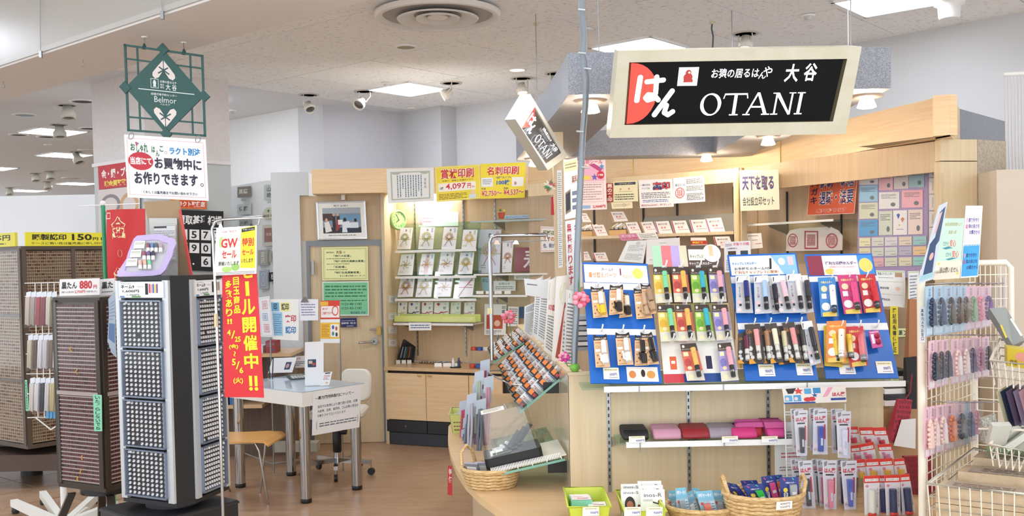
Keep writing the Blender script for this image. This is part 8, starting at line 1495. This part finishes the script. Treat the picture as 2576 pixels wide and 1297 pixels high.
# hanging blue card sleeves between towers
for k in range(3): sheet('card_sleeve','blue printed card sleeve hanging between brown and black towers, %s' %ORD[k],'leaflet',qY(5.04+.02*k,(276-2*k,752),(290-2*k,735),(291+k,880+10*k),(270+4*k,860+12*k)),[('l',.1,.1,.9,.5,6,'8AA0C0'),('r',.1,.55,.9,.9,'5A7AA8')],'A9B8C8',.002,'card sleeves between the towers')
def rows_tower(name,lab,P,zb,zt,faces,frame,rail,c1,c2,nr,nc,cat='display tower'):
    t = thing(name,lab,cat,(sum((p.x for p in P))/len(P),sum((p.y for p in P))/len(P),zb)); I = inset(P,.05); obj('core',MB().prism([(p.x,p.y) for p in I],zb,zt,frame),t)
    for z0,z1 in ((zb-.02,zb+.01),(zt-.01,zt+.015)): obj('edge_plate',MB().prism([(p.x,p.y) for p in inset(P,-.02)],z0,z1,frame),t)
    for a,b,splits in faces:
        A,B = P[a],P[b]; d = (B-A).normalized(); n_ = V((d.y,-d.x,0)); w_ = (B-A).length; C = lambda s,z,k=0: A+d*s+n_*k+V((0,0,z)); hx = lambda s0,s1,z0,z1,k0,k1,m: MB().hexa([C(s0,z0,k0),C(s1,z0,k0),C(s1,z0,k1),C(s0,z0,k1),C(s0,z1,k0),C(s1,z1,k0),C(s1,z1,k1),C(s0,z1,k1)],m)
        for s in (0,w_-.03): obj('upright',hx(s,s+.03,zb,zt,-.02,.012,frame),t)
        for s in splits[1:-1]: obj('mullion',hx(w_*s-.014,w_*s+.014,zb,zt,0,.014,frame),t)
        for s in ((.33,.66) if len(splits) > 2 else (.5,)): obj('cross_rail',hx(.02,w_-.02,zb+(zt-zb)*s-.01,zb+(zt-zb)*s+.01,0,.014,frame if len(splits) > 2 else rail),t)
        mb = MB(); rd = random.Random(3)
        for r in range(nr):
            z = zb+.02+(zt-zb-.04)*r/nr; h = (zt-zb-.04)/nr; mb.merge(hx(.03,w_-.03,z,z+h*.3,-.006,.008,rail))
            for c in range(nc): s = .035+(w_-.07)*c/nc; mb.merge(hx(s,s+(w_-.07)/nc*.72,z+h*.34,z+h*.92,-.006,.006,c1 if rd.random() < .8 else c2))
        o = obj('seal_rows',mb,t); o['kind'] = 'stuff'; obj('clear_door',hx(.02,w_-.02,zb+.01,zt-.01,.016,.018,GLASS),t)
    return t
BRN = M('3E352E',.35,.3); B0_,B1_ = aZ(150,1213,.5),aZ(266,1228,.5); B2_ = B1_+V((.18,.42,0)); B3_ = B2_+V((-.3,.1,0)); B4_ = B0_+V((-.06,.25,0)); BP = [zz(p,0) for p in (B0_,B1_,B2_,B3_,B4_)]
bw = rows_tower('brown_seal_tower','dark bronze revolving tower of red seals in thin rows',BP,.5,1.455,((0,1,(0,1)),(1,2,(0,1))),BRN,M('A89A98',.4),M('5E2A2C',.4),M('3A1A20',.5),44,22)
hz_ = lambda x0,x1,y0,y1,D: qY(D,(x0,y0),(x1,y0-3),(x1,y1-3),(x0,y1))
for x0,x1,D,l,s in ((152,252,5.12,'front',0),(254,290,5.2,'side',1)): sheet('header_board','','',[p+V((0,-.01,0)) for p in hz_(x0,x1,702,744,D)],([('t','黒たん',.05,.18,.44,.6,'22242A',.03),('t','880',.5,.12,.82,.62,'C8303C',.04),('t','円',.85,.4,.94,.62,'C8303C',.03),('t','印鑑ケースに無い姓は',.05,.72,.36,.84,'6A6A6A'),('t','2,750円',.38,.68,.64,.88,'C8303C',.02),('t','でお取り致します。',.66,.72,.95,.84,'6A6A6A')] if not s else [('t','黒た',.1,.18,.9,.6,'22242A',.03),('l',.1,.72,.9,.85,1,'6A6A6A')]),'F0EEEE',.01,parent=bw)
sheet('green_request_label','mint vertical label asking not to play with the brown tower','label',qY(5.0,(234,991),(256,993),(257,1084),(237,1084)),[('v','いたずらしないでね',.22,.03,.78,.97,'22303A',.02)],'8EDCB4')
cb_ = V((sum(p.x for p in BP)/5,sum(p.y for p in BP)/5,0)); obj('turntable',MB().lathe([(.13,.42),(.13,.48)],DARK,24,Tm(cb_)),bw)
for k in range(4): a = .5+k*1.5708; d = V((math.cos(a),math.sin(a),0)); s = V((-d.y,d.x,0))*.02; e = cb_+d*.34; m = MB(); m.hexa([e+s,e-s,e-s+d*.04,e+s+d*.04,cb_+d*.15+s+V((0,0,.43)),cb_+d*.15-s+V((0,0,.43)),cb_+d*.19-s+V((0,0,.43)),cb_+d*.19+s+V((0,0,.43))],BRN); obj('splayed_leg',m,bw)
for k,(x,y) in enumerate(((200,828),(178,878),(193,934),(226,934),(226,1003),(212,1065),(206,1150),(204,1186),(196,1204))): p = aY(x,y,5.12); one('crescent_marker',MB().tube([p+V((.004,0,.012)),p+V((-.005,0,0)),p+V((.004,0,-.012))],.003,M('E0A030',.4),6),'tiny orange crescent marker on the brown tower, %s from the top' %ORD[k],'marker')
F0,F1 = aZ(-150,1085,.34),aZ(70,1122,.34); F2 = F1+G2*.75; FP_ = [zz(p,0) for p in (F0,F1,F2,F0+G2*.7)]
TAN = M('A88E6C',.5); ft = rows_tower('tan_seal_tower','large bronze tower of tan seal drawers at the left edge',FP_,.34,1.77,((0,1,(0,.5,1)),(1,2,(0,.5,1))),M('574A40',.4),M('9E8E78',.4),M('8C745A',.5),M('6E4236',.5),60,44)
A_,B_2 = FP_[1],FP_[2]; d = (B_2-A_).normalized(); nn_ = V((d.y,-d.x,0))*.02; z0,z1 = 1.785,1.885; YH = 'E9E03A'; Lw = .42
sheet('yellow_header','','',[zz(A_+nn_+d*.03,z1),zz(A_+nn_+d*.73,z1),zz(A_+nn_+d*.73,z0),zz(A_+nn_+d*.03,z0)],[('t','既製認印',.06,.12,.42,.58,'24260E',.03),('t','150',.48,.1,.7,.58,'24260E',.03),('t','円',.71,.35,.77,.58,'24260E',.03),('t','165円',.8,.32,.97,.6,'24260E',.02),('t','ケースに無い姓は販売員に申し付け下さい',.05,.7,.96,.9,'34362A',.01)],YH,.02,parent=ft)
A_,B_2 = FP_[0],FP_[1]; d = (B_2-A_).normalized(); nn_ = V((d.y,-d.x,0))*.02; W_ = (B_2-A_).length
sheet('yellow_header','','',[zz(A_+nn_,z1),zz(B_2+nn_-d*.04,z1),zz(B_2+nn_-d*.04,z0),zz(A_+nn_,z0)],[('t','既製認印150円165円',.1,.12,.95,.58,'24260E',.03),('l',.1,.7,.9,.9,1,'44462A')],'D9D048',.02,parent=ft)
cf = sum(FP_,V((0,0,0)))/4; obj('stand_bar',MB().lathe([(.3,.28),(.3,.3),(.12,.31)],DARK,24,Tm(cf)).box(cf.x-.5,cf.y-.55,.14,cf.x+.5,cf.y+.0,.26,M('54433A',.5)).lathe([(.08,0),(.08,.28)],DARK,16,Tm(cf)),ft)
sheet('green_request_label','narrow mint label on the corner of the tan tower','label',qY(FP_[1].y-.025,(62,955),(68,955),(72,1033),(65,1033)),[('lv',.2,.05,.8,.95,1,'22303A')],'8EDCB4')
# white wire rack of hanging cords
RD = 5.9; wr = thing('white_wire_rack','white wire rack with hanging cord packs between the tan and brown towers','rack',V((*tuple(aY(150,1200,RD))[:2],0))); wt = lambda n,pts,r=.004,D=RD: obj(n,MB().tube([aY(x,y,D) for x,y in pts],r,WHITE,6),wr)
for x in (88,104,120,136,150): wt('upright_wire',[(x,712),(x+8,1050)],.0028)
for y in (712,745,790,840,890,940,990,1050): wt('cross_wire',[(62+(y-712)*.02,y),(152+(y-712)*.02,y-2)],.0028)
for a in ((90,1050,128,1080),(128,1080,160,1060)): wt('tray_wire',[a[:2],a[2:]],.004)
cw = V((aY(150,1235,RD).x,RD+.05,0)); obj('pole',MB().lathe([(.018,.05),(.018,1.1)],WHITE,12,Tm(cw)),wr)
for k,(x,y) in enumerate(((35,1270),(108,1248),(290,1275),(215,1290),(250,1245))):
    e = aZ(x,y,.05); d = (e-cw).normalized(); s = V((-d.y,d.x,0)).normalized()*.022; l = obj('star_foot',MB().hexa([zz(cw+s,.05),zz(cw-s,.05),zz(e-s,.045),zz(e+s,.045),zz(cw+s,.11),zz(cw-s,.11),zz(e-s,.09),zz(e+s,.09)],M('E6E6E0',.4)),wr); obj('caster',MB().lathe([(.02,.0),(.026,.02),(.02,.044)],DARK,12,Tm(zz(e-d*.03,0))),l)
GC = ['D8C8BC','B8B0A8','B8636A','9A5A60','E4DCC8','7A8A6A','D8CCB4','6E6250','E9E9EC','DCDCE0','8A7A68','F0F0F2','E2DED4','E8E8E8','4A4C52','E4E0DC','D8C890','D0D4D8']
for k in range(18):
    r,c = divmod(k,6); x = 66+c*13+r*5; y = 735+r*108; q = qY(5.88-.012*c,(x,y),(x+12,y-3),(x+12,y+86),(x-2,y+90)); t = thing('cord_pack','slim clear pack of cord on the white wire rack, %s row, %s' %(('top','middle','bottom')[r],nth(c,6)),'string bag',q[3],'cord packs on the white wire rack'); obj('card',MB().slab([q[0],q[1],q[1]*.85+q[2]*.15,q[0]*.85+q[3]*.15],.001,M('E8EEF4',.4)),t)
    P = lambda u,v: (q[0]*(1-u)+q[1]*u)*(1-v)+(q[3]*(1-u)+q[2]*u)*v-V((0,.008,0)); obj('cord',MB().tube([P(.3,.15),P(.25,.9),P(.6,.95),P(.7,.15)],.008,M(GC[k],.6),6),t); obj('clear_bag',MB().slab([p-V((0,.02,0)) for p in q],.0005,BAG),t)
for k in range(3): q = qY(5.87,(114+9*k,983),(123+9*k,981),(123+9*k,1050),(116+9*k,1053)); one('blue_packet',MB().slab(q,.02,M('5AA8DC',.4)),'blue packet at the foot of the white wire rack, %s from left' %ORD[k],'packet','blue packets on the white wire rack')
# ================= COLUMN POSTERS, FLAG, TOWER TOP =================
CL_ = colL.off(.02 if colL.n.y > 0 else -.02); CR_ = colR.off(.02 if colR.n.y > 0 else -.02)
sheet('gold_buying_poster','red poster about buying gold and silver on the column','poster',CL_.q((246,418),(352,402),(352,465),(249,477)),[('t','金・銀・プラチナ',.08,.18,1.0,.58,'F6EEE8',.04),('t','現金買取致します',.14,.66,1.0,.92,'F2DC5A',.04)],'C22A34')
sheet('jewellery_poster','poster photograph of rings and necklaces on the column','poster',CL_.q((247,478),(352,466),(352,700),(250,700)),[('O',.3,.18,.25,.12,.3,'8A8084'),('O',.75,.2,.22,.14,.3,'C8A070'),('O',.6,.5,.35,.18,.2,'B89A68'),('b',.0,.55,.3,.95,.03,.02,'C22A34'),('lv',.05,.6,.25,.9,2,'333333')],'D8CCC8')
sheet('gold_price_board','black gold price board with white number tiles on the column','board',CR_.off(.01).q((440,527),(562,531),(562,683),(440,678)),[('t','買取基準相場',.05,.08,.97,.24,'F4F4F4',.03)]+[x for r,(s,v0) in enumerate((('1577',.32),('1904',.54),('4.67',.76))) for k,c in enumerate(s) for x in ((('r',.05+.24*k,v0,.05+.24*k+(.2 if c != '.' else 0),v0+.17,'F6F6F6'),('t',c,.09+.24*k+(.04 if c == '1' else 0),v0+.025,.2+.24*k,v0+.145,'1A1A1C',.02)) if c != '.' else (('e',.37,v0+.13,.02,.015,'F6F6F6'),))],'17181A',.02)
sheet('orange_shop_sign','small orange-red sign glimpsed behind the laminated card on the column','sign',CR_.q((430,500),(520,502),(520,526),(430,524)),[('b',.02,.06,.98,.94,.01,.05,'F2B04A'),('t','ラクト取扱店',.2,.2,.95,.8,'F6EEE8',.04)],'D84A20')
fg = thing('flag_stand','green flag pole carrying the red gold-buying flag','flag stand',V((*tuple(aY(275,900,6.2))[:2],0))); pb = aY(275,900,6.2); obj('pole',MB().tube([V((pb.x,6.2,0)),aY(259,515,6.2)],.013,M('2E9A6A',.4),10),fg); obj('pole_cap',MB().ball(aY(259,511,6.2),.018,WHITE,8),fg); obj('crossbar',MB().tube([aY(195,518,6.2),aY(352,512,6.2)],.004,WHITE,6),fg); obj('foot',MB().lathe([(.2,0),(.2,.03),(.02,.06)],WHITE,20,Tm(V((pb.x,6.2,.001)))),fg)
sheet('red_flag','red flag with cream outlined gold-buying characters by the green pole','flag',qY(6.17,(268,528),(362,524),(372,760),(276,760)),[('v','金・銀',.14,.06,.5,.88,'F6E6B0',.09),('v','金・銀',.17,.07,.47,.87,'C8303A',.01),('v','買取',.62,.3,.98,.9,'F6E6B0',.07),('b',.01,.03,.12,.1,.01,.01,'F0E0D8')],'D03034',.002,curve=lambda u,v: .02*math.sin(u*5+v*3))
tt_ = zt+.019; ez = thing('cardboard_easel','back of a cardboard display with a red edge on the black tower','display',V((-1.55,4.6,tt_))); obj('back_panel',MB().slab(qY(4.62,(361,507),(450,503),(482,697),(408,697)),.012,M('A58C6C',.7)),ez); obj('grey_panel',MB().slab(qY(4.6,(374,548),(445,548),(447,697),(390,697)),.008,M('C4C4C0',.5)),ez); obj('red_edge',MB().slab(qY(4.59,(449,528),(453,526),(484,697),(478,697)),.015,M('D0403C',.4)),ez); sheet('printed_sheet','','',qY(4.58,(384,566),(442,564),(444,655),(392,656)),[('b',.02,.02,.98,.98,.01,.01,'7A7A80'),('r',.05,.04,.6,.09,'333338'),('l',.06,.15,.94,.9,14,'9A9AA4')],'D4D4D4',.002,parent=ez)
pd = thing('pastel_pen_display','lilac scalloped frame displaying pastel pens on the black tower','display',V((-1.6,4.4,tt_))); Cc = PL((0,4.42,tt_),0,22); c8 = [(345,592),(372,590),(392,588),(410,590),(425,597),(440,600),(443,612),(436,628),(432,645),(424,660),(416,678),(404,690),(385,693),(360,694),(335,697),(310,699),(293,693),(298,680),(308,665),(318,650),(322,635),(330,615),(336,600)]; PO = Cc.q(*c8); cc = sum(PO,V((0,0,0)))/len(PO); PI = [cc+(p-cc)*.74 for p in PO]; n = len(PO); n_ = Cc.n*.012; mb = MB(); mb.add(PO+PI+[p+n_ for p in PO]+[p+n_ for p in PI],[f for i in range(n) for f in ((i,(i+1)%n,n+(i+1)%n,n+i),(2*n+i,3*n+i,3*n+(i+1)%n,2*n+(i+1)%n),(i,2*n+i,2*n+(i+1)%n,(i+1)%n),(n+i,n+(i+1)%n,3*n+(i+1)%n,3*n+i))],M('C4B4E0',.4)); obj('scalloped_frame',mb,pd); obj('backing',MB().add([p+n_*.5 for p in PI],[tuple(range(n))],M('C9C8D0',.3)),pd)
for k,(x,y,c) in enumerate(((372,612,'8A5A6A'),(382,612,'6A8AB8'),(392,612,'5A6A7A'),(403,612,'B8A0A8'),(362,632,'9A5A70'),(373,632,'7A5A90'),(384,632,'3A3E50'),(352,655,'E8C0B4'),(364,655,'E8B8A8'),(375,655,'7ED0A8'))): a = Cc.off(.01); obj('pastel_pen',MB().tube([a.at(x,y),a.at(x+1,y+11)],.0085,M(c,.3),8).tube([a.at(x+1,y+11.5),a.at(x+1,y+22)],.0085,M('EDEBE8',.3),8),pd)
for k,(x0,y0) in enumerate(((339,606),(330,628),(320,650))): sheet('price_slip','','',Cc.off(.005).q((x0,y0),(x0+26,y0-1),(x0+24,y0+18),(x0-4,y0+19)),[('l',.1,.2,.9,.5,2,'9A9A80')],'EFEEE4',.002,parent=pd)
# boxes glimpsed between column and banner
for (p,c,l,it) in (((520,690,555,690,555,888,520,888),'BFE0EC','pale blue leaflet behind the sale sheet',[('r',.3,.2,.7,.9,'5AB0DC')]),((540,750,566,750,566,850,540,850),'E9ECF6','white printed page left of the red banner',[('l',.1,.1,.9,.9,8,'8A8AC0')]),((548,915,572,915,572,985,548,985),'E4EAF0','white and blue box left of the banner foot',[('r',0,.05,1,.2,'3A68A8'),('r',0,.5,1,.75,'6A90C8'),('e',.5,.35,.15,.06,'3A68A8')])): sheet('leaflet',l,'leaflet',PL(tuple(aY(550,800,8.16))[:2],0).q(*[(p[i],p[i+1]) for i in range(0,8,2)]),it,c,.01)
